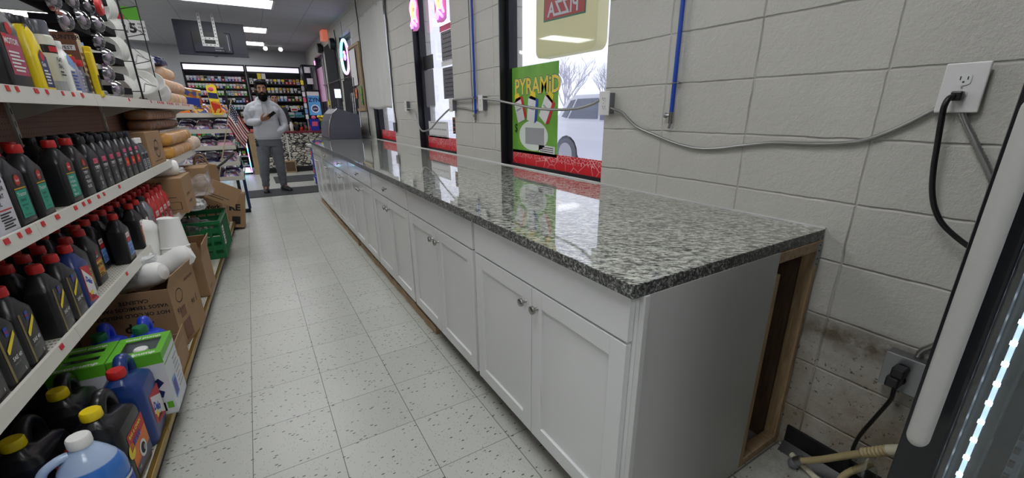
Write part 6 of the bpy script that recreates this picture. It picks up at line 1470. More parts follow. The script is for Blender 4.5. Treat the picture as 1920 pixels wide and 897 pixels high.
# ------------------------------------------------------------------ wall racks behind the counter
YR_ = 10.6
def bay(x0, x1, label):
    t = thing('wall_rack', label, 'display shelves', (0, YR_, 0)); s = MB(); zt = 2.36
    s.box(x0, .28, .2, x1, .30, zt, M['blackmetal']); s.box(x0, 0, .2, x0+.03, .28, zt, M['blackmetal']); s.box(x1-.03, 0, .2, x1, .28, zt, M['blackmetal']); s.box(x0, 0, zt-.02, x1, .3, zt+.01, M['blackmetal']); s.box(x0, .0, zt-.17, x1, .02, zt-.13, M['blackmetal']); s.box(x0, .1, 0, x1, .3, .2, M['blackmetal']); s.build('frame', t)
    s = MB(); s.box(x0+.03, -.002, zt-.13, x1-.03, .012, zt-.022, mat('header_glow', (.8, .78, .9), .4, emit=(.9, .86, 1), estr=.85)); s.build('light_header', t)
    return t
lt = bay(-.86, .335, 'left black wall rack of small boxes with a glowing white header'); rt_ = bay(.345, 1.50, 'right black wall rack of packets with a glowing white header')
RZ = [2.00, 1.845, 1.69, 1.535, 1.38, 1.225, 1.07, .9]
for r_, z_ in enumerate(RZ):
    s = MB(); s.box(-.83, 0, z_-.022, .305, .28, z_-.002, M['blackmetal']); s.build('shelf', lt)
    if r_ > 6: continue
    for k in range(17):
        pal = [['purple', 'pink', 'lblue', 'yellowp', 'redp', 'lgrey'], ['greenp', 'yellowp', 'lblue', 'pink', 'orange', 'teal', 'greenp'], ['pink', 'lgrey', 'greenp', 'yellowp', 'lblue', 'wht'], ['purple', 'lblue', 'redp', 'ink', 'pink'], ['lblue', 'teal', 'lgrey'], ['wht', 'gold', 'lgrey', 'brownp'], ['orange', 'redp', 'gold']][r_]
        c1 = rp.choice(pal); c2 = rp.choice(['ink', 'wht', 'lgrey'] if r_ in (0, 3) else ['wht', 'wht', c1 if c1 != 'ink' else 'wht', 'lgrey'])
        if c1 == c2: c2 = 'wht' if c1 != 'wht' else 'lgrey'
        pack(c1, c2, .058, .108, .06, 'vape_box', (-.79+.0655*k, YR_+.015, z_), '%s and %s box, %s on the %s shelf of the left wall rack' % (cn[c1], cn[c2], ORD[k].replace('nearest', 'first'), ['top', 'second', 'third', 'fourth', 'fifth', 'sixth', 'seventh'][r_]), 'small box', 'small boxes on the left wall rack')
for r_, z_ in enumerate([1.96, 1.76, 1.57, 1.37, 1.18, .95]):
    s = MB(); s.box(.375, 0, z_-.02, 1.47, .28, z_-.002, M['blackmetal']); s.build('shelf', rt_)
    for k in range(13):
        pal = [['ink', 'wht', 'gold', 'purple', 'brownp', 'redp'], ['lgrey', 'ink', 'brownp', 'lgrey'], ['bluep', 'greenp', 'greenp', 'redp', 'pink', 'lblue'], ['ink', 'wht'], ['wht', 'teal', 'lblue', 'lgrey'], ['lgrey', 'redp', 'ink']][r_]
        c1 = rp.choice(pal); c2 = rp.choice(['wht', 'ink', 'lgrey', 'gold'])
        if c1 == c2: c2 = 'yellowp'
        pack(c1, c2, .066, .125 if r_ != 3 else .10, .04, 'hanging_packet', (.42+.083*k, YR_+.02, z_+rp.uniform(0, .02)*0), '%s packet with %s band, %s on the %s shelf of the right rack' % (cn[c1], cn[c2], ORD[k].replace('nearest', 'first'), ['top', 'second', 'third', 'fourth', 'fifth', 'sixth'][r_]), 'packet', 'packets on the right wall rack')
for k, (x, c) in enumerate(((.60, 'yellowp'), (.69, 'wht'))):
    s = MB(); s.box(-.04, -.004, 0, .04, 0, .125, M[c]); tag(s.build('paper_tag', loc=(x, YR_-.004, 2.07)), ['yellow tag hanging above the man on the right rack', 'white tag hanging above the man on the right rack'][k], 'tag', 'paper tags on the right wall rack')
# boxes stacked above the register area
for k, (x, z_, c) in enumerate(((1.13, 1.19, 'wht'), (1.30, 1.19, 'lblue'), (1.22, 1.33, 'wht'))):
    s = MB(); s.bbox(-.07, -.05, 0, .07, .05, .12, M[c], .004); s.quad([(-.06, -.0508, .02), (.06, -.0508, .02), (.06, -.0508, .06), (-.06, -.0508, .06)], M['redp' if k == 2 else 'teal']); tag(s.build('product_box', loc=(x, 10.45, z_)), ['white box on the shelf right of the man, left', 'pale blue box on the shelf right of the man', 'white and red box stacked on top right of the man'][k], 'box', 'boxes behind the service counter')
s = MB(); s.box(1.0, 0, 1.165, 1.48, .2, 1.185, M['blackmetal']); s.box(1.0, .18, .9, 1.02, .2, 1.165, M['blackmetal']); s.box(1.46, .18, .9, 1.48, .2, 1.165, M['blackmetal']); s.box(1.0, .0, 0, 1.48, .2, .9, M['blackmetal']); tag(s.build('back_shelf', loc=(0, 10.36, 0)), 'low black cabinet and shelf carrying the white boxes', 'shelf')
# tall black cabinet with ZYN poster
t = thing('tall_cabinet', 'tall black glazed cabinet with a light blue poster at the far right corner', 'cabinet', (1.66, 10.0, 0)); s = MB(); a, c = -.17, .15
s.box(a, .3, 0, c, .32, 2.38, M['blackmetal']); 
for x in (a, c-.03): s.bbox(x, 0, 0, x+.03, .3, 2.38, M['blackmetal'], .002)
s.box(a, 0, 2.35, c, .32, 2.38, M['blackmetal']); s.box(a, 0, 0, c, .3, .9, M['blackmetal'])
for z_ in (1.18, 1.8): s.box(a, 0, z_, c, .3, z_+.02, M['blackmetal'])
s.build('frame', t); s = MB(); s.box(a+.03, .004, 1.82, c-.03, .008, 2.35, clear('cab_glass', (.8, .82, .9), .1)); s.build('glass_door', t)
t = thing('advert_poster', 'light blue poster with a round white tin on the tall cabinet', 'poster', (1.65, 9.994, 1.24)); s = MB(); s.box(-.14, -.002, 0, .125, .0, .54, mat('poster_blue', sr(96, 170, 226), .4)); s.box(-.14, -.003, .45, .125, -.002, .54, M['wht']); s.text('ZYN', .13, (-.13, -.0035, .31), (1, 0, 0), ZU, M['navy'], .03)
n_ = 24; s.quad([(.0+.095*math.cos(2*PI*k/n_), -.0035, .15+.095*math.sin(2*PI*k/n_)) for k in range(n_)], M['wht']); s.quad([(.0+.07*math.cos(2*PI*k/n_), -.0045, .15+.07*math.sin(2*PI*k/n_)) for k in range(n_)], M['navy']); s.text('ZYN', .045, (-.045, -.0052, .135), (1, 0, 0), ZU, M['wht'], .03); s.build('sheet', t)
for k, (x, z_) in enumerate(((1.60, 2.20), (1.63, 1.95))):
    s = MB(); s.box(-.07, -.002, 0, .06, 0, .13, M['wht']); tag(s.build('paper_notice', loc=(x, 9.996, z_)), ['upper cream paper square on the tall cabinet', 'lower cream paper square on the tall cabinet'][k], 'notice', 'paper squares on the tall cabinet')
for k in range(7):
    s = MB(); s.bbox(-.03, -.01, 0, .03, .02, .10, M[['wht', 'lblue', 'wht', 'pink', 'wht', 'lgrey', 'yellowp'][k]], .003); tag(s.build('hanging_packet', loc=(1.44, 9.98, 1.15+.13*k)), '%s packet from the bottom on the strip left of the tall cabinet' % ORD[k].replace('nearest', 'first'), 'packet', 'packets on the clip strip')
s = MB(); s.box(-.008, 0, 0, .008, .01, 2.1, M['lgrey']); s.box(-.1, -.05, 0, .1, .06, .02, M['black']); tag(s.build('clip_strip', loc=(1.44, 10.01, 0)), 'grey clip strip stand left of the tall cabinet', 'stand')
# ------------------------------------------------------------------ hot display case at the counter end
t = thing('display_case', 'dark grey countertop warming case with a curved glass front', 'display case', (0, 5.33, 0))
gcase = mat('case_grey', sr(84, 86, 98), .45); prof = [(1.225, .905), (1.70, .905), (1.70, 1.26), (1.39, 1.355), (1.31, 1.28), (1.245, 1.13)]
s = MB(); s.prism(prof, 'y', 0, .02, gcase); s.build('side_panel', t); s = MB(); s.prism(prof, 'y', .84, .86, gcase); s.build('side_panel', t)
s = MB(); s.box(1.24, .02, .905, 1.70, .84, .95, gcase); s.box(1.40, .02, .95, 1.70, .84, 1.24, gcase); s.prism([(1.39, 1.355), (1.70, 1.26), (1.70, 1.235), (1.39, 1.33)], 'y', .02, .84, gcase); s.build('body', t)
s = MB(); cur = [(1.225, .93), (1.235, 1.06), (1.262, 1.17), (1.31, 1.28), (1.388, 1.352)]
s.prism(cur+[(p[0]+.006, p[1]-.004) for p in reversed(cur)], 'y', .0, .86, mat('case_front', sr(96, 100, 110), .28)); s.build('curved_glass', t)
s = MB(); s.tube([(p[0]-.004, -.004, p[1]) for p in cur], .008, M['chrome'], 8); s.build('edge_trim', t)
s = MB(); s.box(1.20, 0, .0, 1.84, .86, .868, M['cabside']); s.box(1.18, -.02, .868, 1.84, .88, .904, M['gredge']); tag(s.build('case_stand', loc=(0, 5.335, 0)), 'grey stand under the warming case past the counter end', 'stand')
t = thing('tablet_screen', 'small glowing screen on a stalk above the warming case', 'screen', (1.47, 5.62, 1.33)); s = MB(); s.cyl((0, 0, 0), (0, .0, .20), .02, gcase, 12); s.bbox(-.06, -.01, -.0, .06, .06, .05, gcase, .01); s.build('stalk', t)
s = MB(); s.bbox(-.055, -.02, .17, .055, 0, .33, M['black'], .006); s.build('housing', t); s = MB(); s.box(-.045, -.0215, .185, .045, -.0201, .315, mat('screen_glow', (.7, .8, 1), .4, emit=(.6, .75, 1), estr=1.6)); s.build('screen', t)
# bundles past the counter end
for k in range(4):
    s = MB(); s.bbox(-.09, -.14, 0, .09, .14, .165, mat('bundle_blue', sr(40, 70, 170), .25), .03); s.quad([(-.07, -.1408, .03), (.05, -.1408, .03), (.05, -.1408, .11), (-.07, -.1408, .12)], M['redp']); s.quad([(-.0908, -.1, .04), (-.0908, .1, .04), (-.0908, .1, .12), (-.0908, -.1, .12)], M['redp'] if k % 2 else M['wht'])
    tag(s.build('bottled_pack', loc=(1.18+.01*(k % 2), 7.0, .001+.168*k)), '%s blue and red pack in the stack past the counter end' % ORD[k].replace('nearest', 'lowest'), 'pack', 'blue and red packs')
o = bag('plastic_bag', 'white plastic bag on top of the blue and red packs', (1.16, 7.0, .72), (.10, .12, .05), mat('white_film', sr(226, 226, 228), .4), 31)
# floor mats
M['mat'] = mat('rubber_mat', sr(52, 53, 56), .8, bump=.3, bscale=200)
for k, (y0, y1, x0, x1, l) in enumerate(((6.02, 6.78, -.02, 1.60, 'dark grey rubber mat under the bearded man'), (7.5, 8.45, .45, 1.75, 'dark grey rubber mat before the stone counter'))):
    s = MB(); s.bbox(x0, y0, 0.0005, x1, y1, .010, M['mat'], .003); tag(s.build('floor_mat'), l, 'mat', 'floor mats')
# ------------------------------------------------------------------ hanging screen seen from behind
t = thing('hanging_tv', 'black flat screen hanging from the ceiling on perforated steel straps, back towards us', 'television', (0, 7.5, 0))
tvm = mat('tv_back', sr(38, 40, 56), .4)
x0, x1, z0, z1_ = -.575, .404, 2.22, 2.742
s = MB(); s.bbox(x0, -.005, z0, x1, .02, z1_, tvm, .004); s.bbox(x0+.22, -.05, z0+.05, x1-.22, -.005, z1_-.16, tvm, .012)
s.box(x0+.03, -.0065, z0+.07, x0+.20, -.005, z0+.075, M['ink']); s.box(x1-.20, -.0065, z0+.05, x1-.03, -.005, z0+.055, M['ink']); s.box(-.10, -.02, z0-.012, -.05, .01, z0+.002, M['black']); s.build('shell', t)
s = MB(); s.box(x0+.006, .0201, z0+.006, x1-.006, .0215, z1_-.006, mat('tv_glass', sr(14, 14, 18), .12)); s.build('screen', t)
s = MB()
for x in (-.21, -.02):
    s.box(x-.02, -.062, 2.36, x+.02, -.056, ZC-.002, M['steel_l'] if 'steel_l' in M else mat('strap_steel', sr(200, 202, 200), .4, .4))
    for k in range(9): s.cyl((x, -.0635, 2.40+.052*k), (x, -.0615, 2.40+.052*k), .008, M['ink'], 10)
for z_ in (2.36, 2.46):
    s.box(-.21, -.068, z_, -.02, -.063, z_+.04, mat('strap_steel', (0, 0, 0)))
    for k in range(3): s.cyl((-.17+.055*k, -.0695, z_+.02), (-.17+.055*k, -.0675, z_+.02), .008, M['ink'], 10)
s.build('ceiling_strap', t)
s = MB(); s.box(.13, -.056, 2.31, .142, -.05, 2.55, M['lgrey']); s.box(-.07, -.056, 2.34, .05, -.05, 2.35, M['lgrey']); s.box(-.07, -.056, 2.30, .05, -.05, 2.31, M['lgrey']); s.tube([(.05+.025*math.cos(a), -.055, 2.30+.025*math.sin(a)) for a in [2*PI*k/12 for k in range(12)]], .005, M['ink'], 6, closed=True); s.box(-.35, -.052, 2.40, .1, -.05, 2.58, M['black']); s.build('mount_plate', t)
for k, (x, y) in enumerate(((.86, 11.1), (1.19, 11.1))):
    t = thing('ceiling_bulb', ['left small white bulb on the far ceiling', 'right small white bulb on the far ceiling'][k], 'bulb', (x, y, ZC), 0, 'small white bulbs on the far ceiling'); s = MB(); s.cyl((0, 0, -.03), (0, 0, 0), .035, M['white'], 14); s.build('base', t); s = MB(); s.ball((0, 0, -.07), .05, mat('bulb_glow', (1, 1, 1), .4, emit=(1, .98, .95), estr=1.5)); s.build('globe', t)
# ------------------------------------------------------------------ people
def remesh(mb, name, parent, voxel, smooth=4, wrinkle=0, seed=0, mt=None):
    """merge overlapping closed shapes into one continuous skin"""
    o = mb.build('tmp', autosmooth=False); r = o.modifiers.new('r', 'REMESH'); r.mode = 'VOXEL'; r.voxel_size = voxel; r.use_smooth_shade = True
    s = o.modifiers.new('s', 'SMOOTH'); s.iterations = smooth; s.factor = .5
    dg = bpy.context.evaluated_depsgraph_get(); dg.update(); me = bpy.data.meshes.new_from_object(o.evaluated_get(dg)); bpy.data.objects.remove(o)
    me.materials.clear(); me.materials.append(mt)
    if wrinkle:
        nr = [v.normal.copy() for v in me.vertices]
        for v, n in zip(me.vertices, nr):
            p = v.co; w = noise.noise(Vector((p.x*9+seed, p.y*9, p.z*22)))*.6+noise.noise(Vector((p.x*24, p.y*24+seed, p.z*40)))*.35
            v.co = p + n*w*wrinkle
    me.polygons.foreach_set('use_smooth', [True]*len(me.polygons)); ob = bpy.data.objects.new(name, me); COL.objects.link(ob); ob.parent = parent
    return ob
def limb(s, pts, rad, mt=None, n=14, k=6):
    P_ = spline(pts, k); R_ = []
    for i in range(len(P_)):
        f = i/k; a = min(int(f), len(rad)-2); R_.append(rad[a]+(rad[a+1]-rad[a])*(f-a))
    s.tube(P_, R_, mt, n); s.ball(P_[0], R_[0]*.99, mt); s.ball(P_[-1], R_[-1]*.99, mt)
def ell(s, secs, mt, n=28):
    """stack of ellipses (cx, cy, z, rx, ry) -> closed loft"""
    s.loft([[(cx+rx*math.copysign(abs(math.cos(a))**.85, math.cos(a)), cy+ry*math.copysign(abs(math.sin(a))**.85, math.sin(a)), z) for a in [2*PI*k/n for k in range(n)]] for cx, cy, z, rx, ry in secs], mt)
SK = NB('skin'); SK.l(SK.mix(SK.noise(20, 3), sr(146, 104, 82), sr(166, 122, 98)), SK.b.inputs['Base Color']); SK.b.inputs['Roughness'].default_value = .5
SKIN = SK.m; HAIR = mat('black_hair', sr(16, 14, 16), .8, spec=.15, bump=.5, bscale=120); HOOD = mat('grey_hoodie', sr(186, 188, 195), .9, noise_amt=.04, nscale=140); PANT = mat('grey_joggers', sr(104, 107, 114), .9, noise_amt=.06, nscale=140)
def head(s, c, mt, k=1.0):
    """skull with jaw, brow, nose and ears; face looks towards -y. c = centre of skull"""
    x, y, z = c
    s.ball((x, y+.012, z+.025), (.074*k, .094*k, .100*k), mt, 24, 16); s.ball((x, y-.022, z-.045), (.060*k, .068*k, .072*k), mt, 20, 14); s.ball((x, y-.045, z-.090), (.034*k, .034*k, .028*k), mt)
    s.tube([(x, y-.078, z+.022), (x, y-.098, z-.022)], [.009, .014], mt, 10); s.ball((x, y-.100, z-.024), (.015, .015, .011), mt); s.ball((x-.013, y-.090, z-.027), .008, mt); s.ball((x+.013, y-.090, z-.027), .008, mt)
    s.ball((x-.030, y-.070, z+.035), (.028, .016, .010), mt); s.ball((x+.030, y-.070, z+.035), (.028, .016, .010), mt); s.ball((x-.040, y-.060, z-.018), (.022, .02, .022), mt); s.ball((x+.040, y-.060, z-.018), (.022, .02, .022), mt)
    for sg in (-1, 1): s.ball((x+sg*.076*k, y+.012, z-.002), (.010, .020, .032), mt, 12, 8)
def face_parts(parent, c):
    x, y, z = c
    e = MB()
    for sg in (-1, 1): e.ball((x+sg*.031, y-.071, z+.012), (.0125, .010, .0058), M['lgrey'], 12, 8); e.ball((x+sg*.031, y-.079, z+.012), (.0055, .0045, .0055), M['ink'], 10, 6)
    e.build('eyes', parent)
    b = MB()
    for sg in (-1, 1): b.tube([(x+sg*.012, y-.087, z+.033), (x+sg*.032, y-.086, z+.040), (x+sg*.052, y-.072, z+.034)], [.0045, .006, .003], HAIR, 8)
    b.build('eyebrows', parent)
    l = MB(); l.ball((x, y-.089, z-.060), (.023, .008, .0055), mat('lips', sr(140, 82, 76), .5), 14, 8); l.build('lips', parent)
def hand(s, w, d, up, mt, curl=.6, thumb_side=1, scale=1, spread=.16):
    """palm at w pointing along d, back of the hand facing up; five fingers"""
    d = Vector(d).normalized(); up = (Vector(up)-d*Vector(up).dot(d)).normalized(); sd = d.cross(up)*thumb_side; w = Vector(w); L = scale
    for k in range(4):
        o = (k-1.5)*.019*L; s.tube([w, w+d*.045*L-sd*o*.8, w+d*.088*L-sd*o], [.019*L, .015*L, .0115*L], mt, 10)
    for k, fl in enumerate((.070, .080, .074, .058)):
        o = (k-1.5)*.0205*L; base = w+d*.086*L-sd*o; dirn = (d-sd*spread*(k-1.5)*.5).normalized(); p = [base]; a = 0
        for j, seg in enumerate((.45, .32, .23)):
            a += curl*(.7+.2*j); v = dirn*math.cos(a)-up*math.sin(a); p.append(p[-1]+v*fl*seg*L)
        s.tube(p, [.0100*L, .0092*L, .0085*L, .0070*L], mt, 10); s.ball(p[-1], .0070*L, mt, 10, 6)
    base = w+d*.022*L+sd*.020*L; p1 = base+(d*.5+sd*.8-up*.25).normalized()*.040*L; p2 = p1+(d*.8+sd*.25-up*.35).normalized()*.032*L; p3 = p2+(d*.9-sd*.05-up*.4).normalized()*.026*L
    s.tube([base, p1, p2, p3], [.015*L, .0125*L, .011*L, .008*L], mt, 10); s.ball(p3, .008*L, mt, 10, 6)
MX, MY = .405, 6.5
man = thing('person', 'bearded person in light grey hoodie and grey joggers holding a black phone', 'person', (MX, MY, .010))
hc = (.062, -.035, 1.640)
# joints (local): right side of the man is -x
shR, elR, wrR = (-.140, 0, 1.372), (-.190, .03, 1.145), (-.030, -.200, 1.175)
shL, elL, wrL = (.225, .02, 1.375), (.305, .05, 1.120), (.160, -.030, .985)
hipR, knR, anR = (-.055, .0, .88), (-.098, -.02, .47), (-.132, .03, .075)
hipL, knL, anL = (.120, .02, .88), (.135, -.0, .47), (.140, .05, .075)
b = MB(); B = None
head(b, hc, SKIN)
limb(b, [(.052, .01, 1.42), (.058, -.01, 1.50), (.06, -.015, 1.58)], [.060, .054, .052], SKIN)
ell(b, [(.035, 0, .84, .14, .10), (.035, 0, .95, .135, .10), (.04, 0, 1.1, .135, .105), (.04, 0, 1.25, .15, .11), (.045, 0, 1.38, .15, .10), (.05, 0, 1.44, .08, .07)], SKIN)
limb(b, [shR, (-.182, .02, 1.27), elR], [.048, .038, .030], SKIN); limb(b, [elR, (-.12, -.09, 1.147), wrR], [.030, .028, .024], SKIN)
limb(b, [shL, (.275, .04, 1.25), (.295, .045, 1.13)], [.048, .036, .028], SKIN); limb(b, [(.295, .045, 1.13), (.265, -.01, 1.055), wrL], [.028, .028, .026], SKIN)
limb(b, [hipR, (-.08, -.01, .68), knR], [.085, .075, .052], SKIN); limb(b, [knR, (-.118, .02, .28), anR], [.052, .050, .034], SKIN); limb(b, [anR, (-.14, -.10, .035)], [.036, .028], SKIN)
limb(b, [hipL, (.128, .01, .68), knL], [.085, .075, .052], SKIN); limb(b, [knL, (.14, .04, .28), anL], [.052, .050, .034], SKIN); limb(b, [anL, (.19, -.06, .035)], [.036, .028], SKIN)
hand(b, wrR, (.9, -.22, .36), (.1, -.65, -.75), SKIN, .38, -1, 1.12)
hand(b, wrL, (-.95, .05, -.15), (0, -1, .1), SKIN, .1, 1, .8)
remesh(b, 'body', man, .0048, 2, mt=SKIN)
face_parts(man, hc)
x, y, z = hc
h = MB(); h.ball((x, y+.036, z+.050), (.090, .098, .092), HAIR, 24, 16); h.ball((x, y-.022, z+.104), (.076, .064, .038), HAIR); h.ball((x-.03, y-.015, z+.112), (.05, .06, .034), HAIR); h.ball((x+.032, y-.01, z+.110), (.048, .06, .030), HAIR)
for sg in (-1, 1): h.ball((x+sg*.066, y+.0, z+.045), (.016, .045, .05), HAIR)
remesh(h, 'hair', man, .006, 3, .006, 3, HAIR)
h = MB()
for sg in (-1, 1): h.tube([(x+sg*.074, y-.005, z+.0), (x+sg*.072, y-.022, z-.04), (x+sg*.056, y-.045, z-.085)], [.008, .016, .026], HAIR, 10)
h.ball((x, y-.052, z-.116), (.066, .050, .054), HAIR, 20, 14); h.ball((x, y-.060, z-.145), (.050, .038, .036), HAIR)
for sg in (-1, 1): h.ball((x+sg*.046, y-.060, z-.085), (.026, .028, .038), HAIR)
h.tube([(x-.034, y-.082, z-.060), (x-.016, y-.097, z-.046), (x, y-.099, z-.044), (x+.016, y-.097, z-.046), (x+.034, y-.082, z-.060)], [.007, .008, .007, .008, .007], HAIR, 8)
for sg in (-1, 1): h.tube([(x+sg*.034, y-.082, z-.060), (x+sg*.036, y-.084, z-.085)], .009, HAIR, 8)
remesh(h, 'beard', man, .005, 2, .004, 6, HAIR)
# hoodie
g = MB(); ell(g, [(.040, 0, .885, .178, .130), (.040, -.002, .905, .196, .148), (.040, -.004, .96, .204, .158), (.040, 0, 1.08, .190, .150), (.042, .0, 1.22, .184, .140), (.042, .005, 1.34, .188, .128), (.045, .008, 1.41, .140, .110), (.052, .008, 1.455, .095, .085), (.055, .0, 1.485, .070, .072)], HOOD)
limb(g, [shR, (-.188, .02, 1.28), elR], [.062, .064, .060], HOOD); limb(g, [elR, (-.13, -.09, 1.145), (-.065, -.175, 1.160)], [.060, .056, .044], HOOD); limb(g, [(-.07, -.17, 1.158), (-.042, -.192, 1.170)], [.042, .034], HOOD)
limb(g, [shL, (.287, .04, 1.26), elL], [.060, .062, .060], HOOD); limb(g, [elL, (.290, -.01, 1.05), (.22, -.085, .995)], [.060, .056, .048], HOOD); limb(g, [(.22, -.085, .995), (.13, -.09, .97)], [.048, .05], HOOD); g.ball((.07, -.095, .99), (.13, .065, .09), HOOD)
limb(g, [(-.135, 0, 1.375), (-.03, .0, 1.42), (.14, 0, 1.42), (.218, .01, 1.375)], [.062, .062, .062, .062], HOOD); g.ball((-.105, -.01, 1.31), (.08, .10, .10), HOOD); g.ball((.185, -.01, 1.31), (.085, .10, .10), HOOD)
remesh(g, 'hoodie', man, .0065, 10, .005, 1, HOOD)
g = MB(); N = 26
g.tube([(.056+.092*math.cos(a), .022+.085*math.sin(a), 1.470+.040*math.sin(a)) for a in [2*PI*k/N for k in range(N)]], [.022+.026*max(0, math.sin(2*PI*k/N)) for k in range(N)], HOOD, 10, closed=True, caps=False)
g.ball((.055, .10, 1.46), (.10, .05, .07), HOOD); remesh(g, 'hood', man, .0065, 4, .006, 8, HOOD)
g = MB(); pts = [(-.095, .935), (.175, .935), (.165, 1.04), (.11, 1.13), (-.02, 1.13), (-.09, 1.04)]
def fr_(x_, z_): return -.002-.172*math.sqrt(max(.05, 1-((x_-.04)/.22)**2))
g.add([(px, fr_(px, pz), pz) for px, pz in pts]+[(px, fr_(px, pz)+.02, pz) for px, pz in pts], [tuple(range(6)), tuple(range(11, 5, -1))]+[(i, 6+i, 6+(i+1) % 6, (i+1) % 6) for i in range(6)], HOOD); g.build('pocket', man)
for sg in (-1, 1): g = MB(); g.tube([(.055+sg*.03, -.078, 1.470), (.055+sg*.032, -.125, 1.40), (.055+sg*.035, -.138, 1.28)], .0035, M['lgrey'], 6); g.build('drawstring', man)
g = MB(); ell(g, [(.040, -.002, .872, .176, .128), (.040, -.002, .908, .188, .138)], HOOD, 36); g.build('hem', man)
# joggers
g = MB(); ell(g, [(.035, 0, .76, .155, .110), (.035, 0, .82, .175, .125), (.035, 0, .90, .165, .118)], PANT)
limb(g, [(hipR[0], 0, .82), (-.076, -.01, .66), knR], [.105, .098, .078], PANT); limb(g, [knR, (-.115, .015, .28), (-.132, .03, .095)], [.078, .070, .050], PANT)
limb(g, [(hipL[0]+.005, 0.01, .82), (.128, .01, .66), knL], [.105, .098, .078], PANT); limb(g, [knL, (.140, .03, .28), (.140, .045, .095)], [.078, .070, .050], PANT)
remesh(g, 'joggers', man, .0065, 4, .012, 4, PANT)
for sg, ax, ay, dx, dy in ((-1, -.134, .03, -.03, -1), (1, .142, .05, .45, -.9)):
    d_ = Vector((dx, dy, 0)).normalized(); g = MB(); p0_ = Vector((ax, ay, 0))
    def SS(t_, wd, hh): c_ = p0_+d_*t_; n_ = Vector((-d_.y, d_.x, 0)); return [tuple(c_+n_*wd*math.cos(a)+Vector((0, 0, max(0, hh*.5+hh*.5*math.sin(a)) if math.sin(a) > -.3 else 0))) for a in [2*PI*k/16 for k in range(16)]]
    g.loft([SS(-.075, .02, .05), SS(-.06, .036, .075), SS(-.02, .042, .105), (SS(.03, .043, .10)), SS(.09, .048, .075), SS(.15, .047, .058), SS(.185, .034, .045), SS(.20, .012, .03)], M['black']); g.tube([p0_+Vector((0, 0, .07)), p0_+Vector((0, 0, .125))], .044, M['black'], 14); g.build('shoe', man)
g = MB(); g.tube([(-.14, -.05, .86), (-.155, -.07, .80), (-.13, -.09, .77)], .010, M['black'], 8); g.ball((-.145, -.085, .79), (.02, .014, .03), M['black']); g.build('key_clip', man)
# phone held in the right hand
ph = thing('mobile_phone', 'black mobile phone held by the bearded man', 'phone', (MX+.128, MY-.232, 1.268)); g = MB(); g.bbox(-.036, -.004, -.072, .036, .004, .072, M['black'], .003); g.build('shell', ph); g = MB(); g.box(-.033, .0041, -.070, .033, .0048, .070, mat('phone_glass', sr(20, 20, 30), .1)); g.build('screen', ph)
_z = Vector((.78, -.12, .58)).normalized(); _y = Vector((-.30, .62, .65)); _y = (_y-_z*_y.dot(_z)).normalized(); ph.rotation_euler = Matrix((_y.cross(_z), _y, _z)).transposed().to_euler()
# clerk behind the service counter
cl_ = thing('person', 'dark haired clerk behind the stone counter, only the head showing', 'person', (.80, 9.95, 0))
b = MB(); c2 = (0, 0, 1.60); head(b, c2, SKIN, .95); limb(b, [(0, .01, 1.40), (0, 0, 1.52)], [.056, .050], SKIN); ell(b, [(0, 0, .2, .13, .10), (0, 0, .9, .15, .11), (0, 0, 1.1, .14, .10), (0, 0, 1.34, .17, .10), (0, 0, 1.42, .08, .07)], SKIN)
for sg in (-1, 1):
    limb(b, [(sg*.17, 0, 1.36), (sg*.21, .0, 1.12), (sg*.17, -.16, .99)], [.052, .042, .03], SKIN); hand(b, (sg*.17, -.16, .99), (-sg*.3, -.9, -.1), (0, 0, 1), SKIN, .3, -sg, .95); limb(b, [(sg*.08, 0, .85), (sg*.09, 0, .08)], [.08, .04], SKIN); limb(b, [(sg*.09, 0, .045), (sg*.10, -.14, .035)], [.04, .03], SKIN)
remesh(b, 'body', cl_, .007, 2, mt=SKIN); face_parts(cl_, c2)
h = MB(); x, y, z = c2; h.ball((x, y+.026, z+.045), (.078, .09, .09), HAIR, 24, 16); h.ball((x, y-.02, z+.098), (.066, .06, .036), HAIR); remesh(h, 'hair', cl_, .008, 3, .004, 3, HAIR)
g = MB(); DS = mat('dark_shirt', sr(44, 44, 54), .9); ell(g, [(0, 0, .80, .17, .13), (0, 0, 1.1, .165, .125), (0, 0, 1.34, .18, .12), (0, 0, 1.43, .10, .085), (0, 0, 1.46, .065, .065)], DS)
for sg in (-1, 1): limb(g, [(sg*.17, 0, 1.36), (sg*.21, .0, 1.12), (sg*.18, -.12, 1.0)], [.07, .06, .045], DS)
remesh(g, 'shirt', cl_, .009, 3, .006, 2, DS)
g = MB(); ell(g, [(0, 0, .70, .16, .12), (0, 0, .84, .165, .12)], M['ink'])
for sg in (-1, 1): limb(g, [(sg*.08, 0, .82), (sg*.09, 0, .08)], [.09, .06], M['ink'])
remesh(g, 'trousers', cl_, .009, 3, mt=M['ink'])
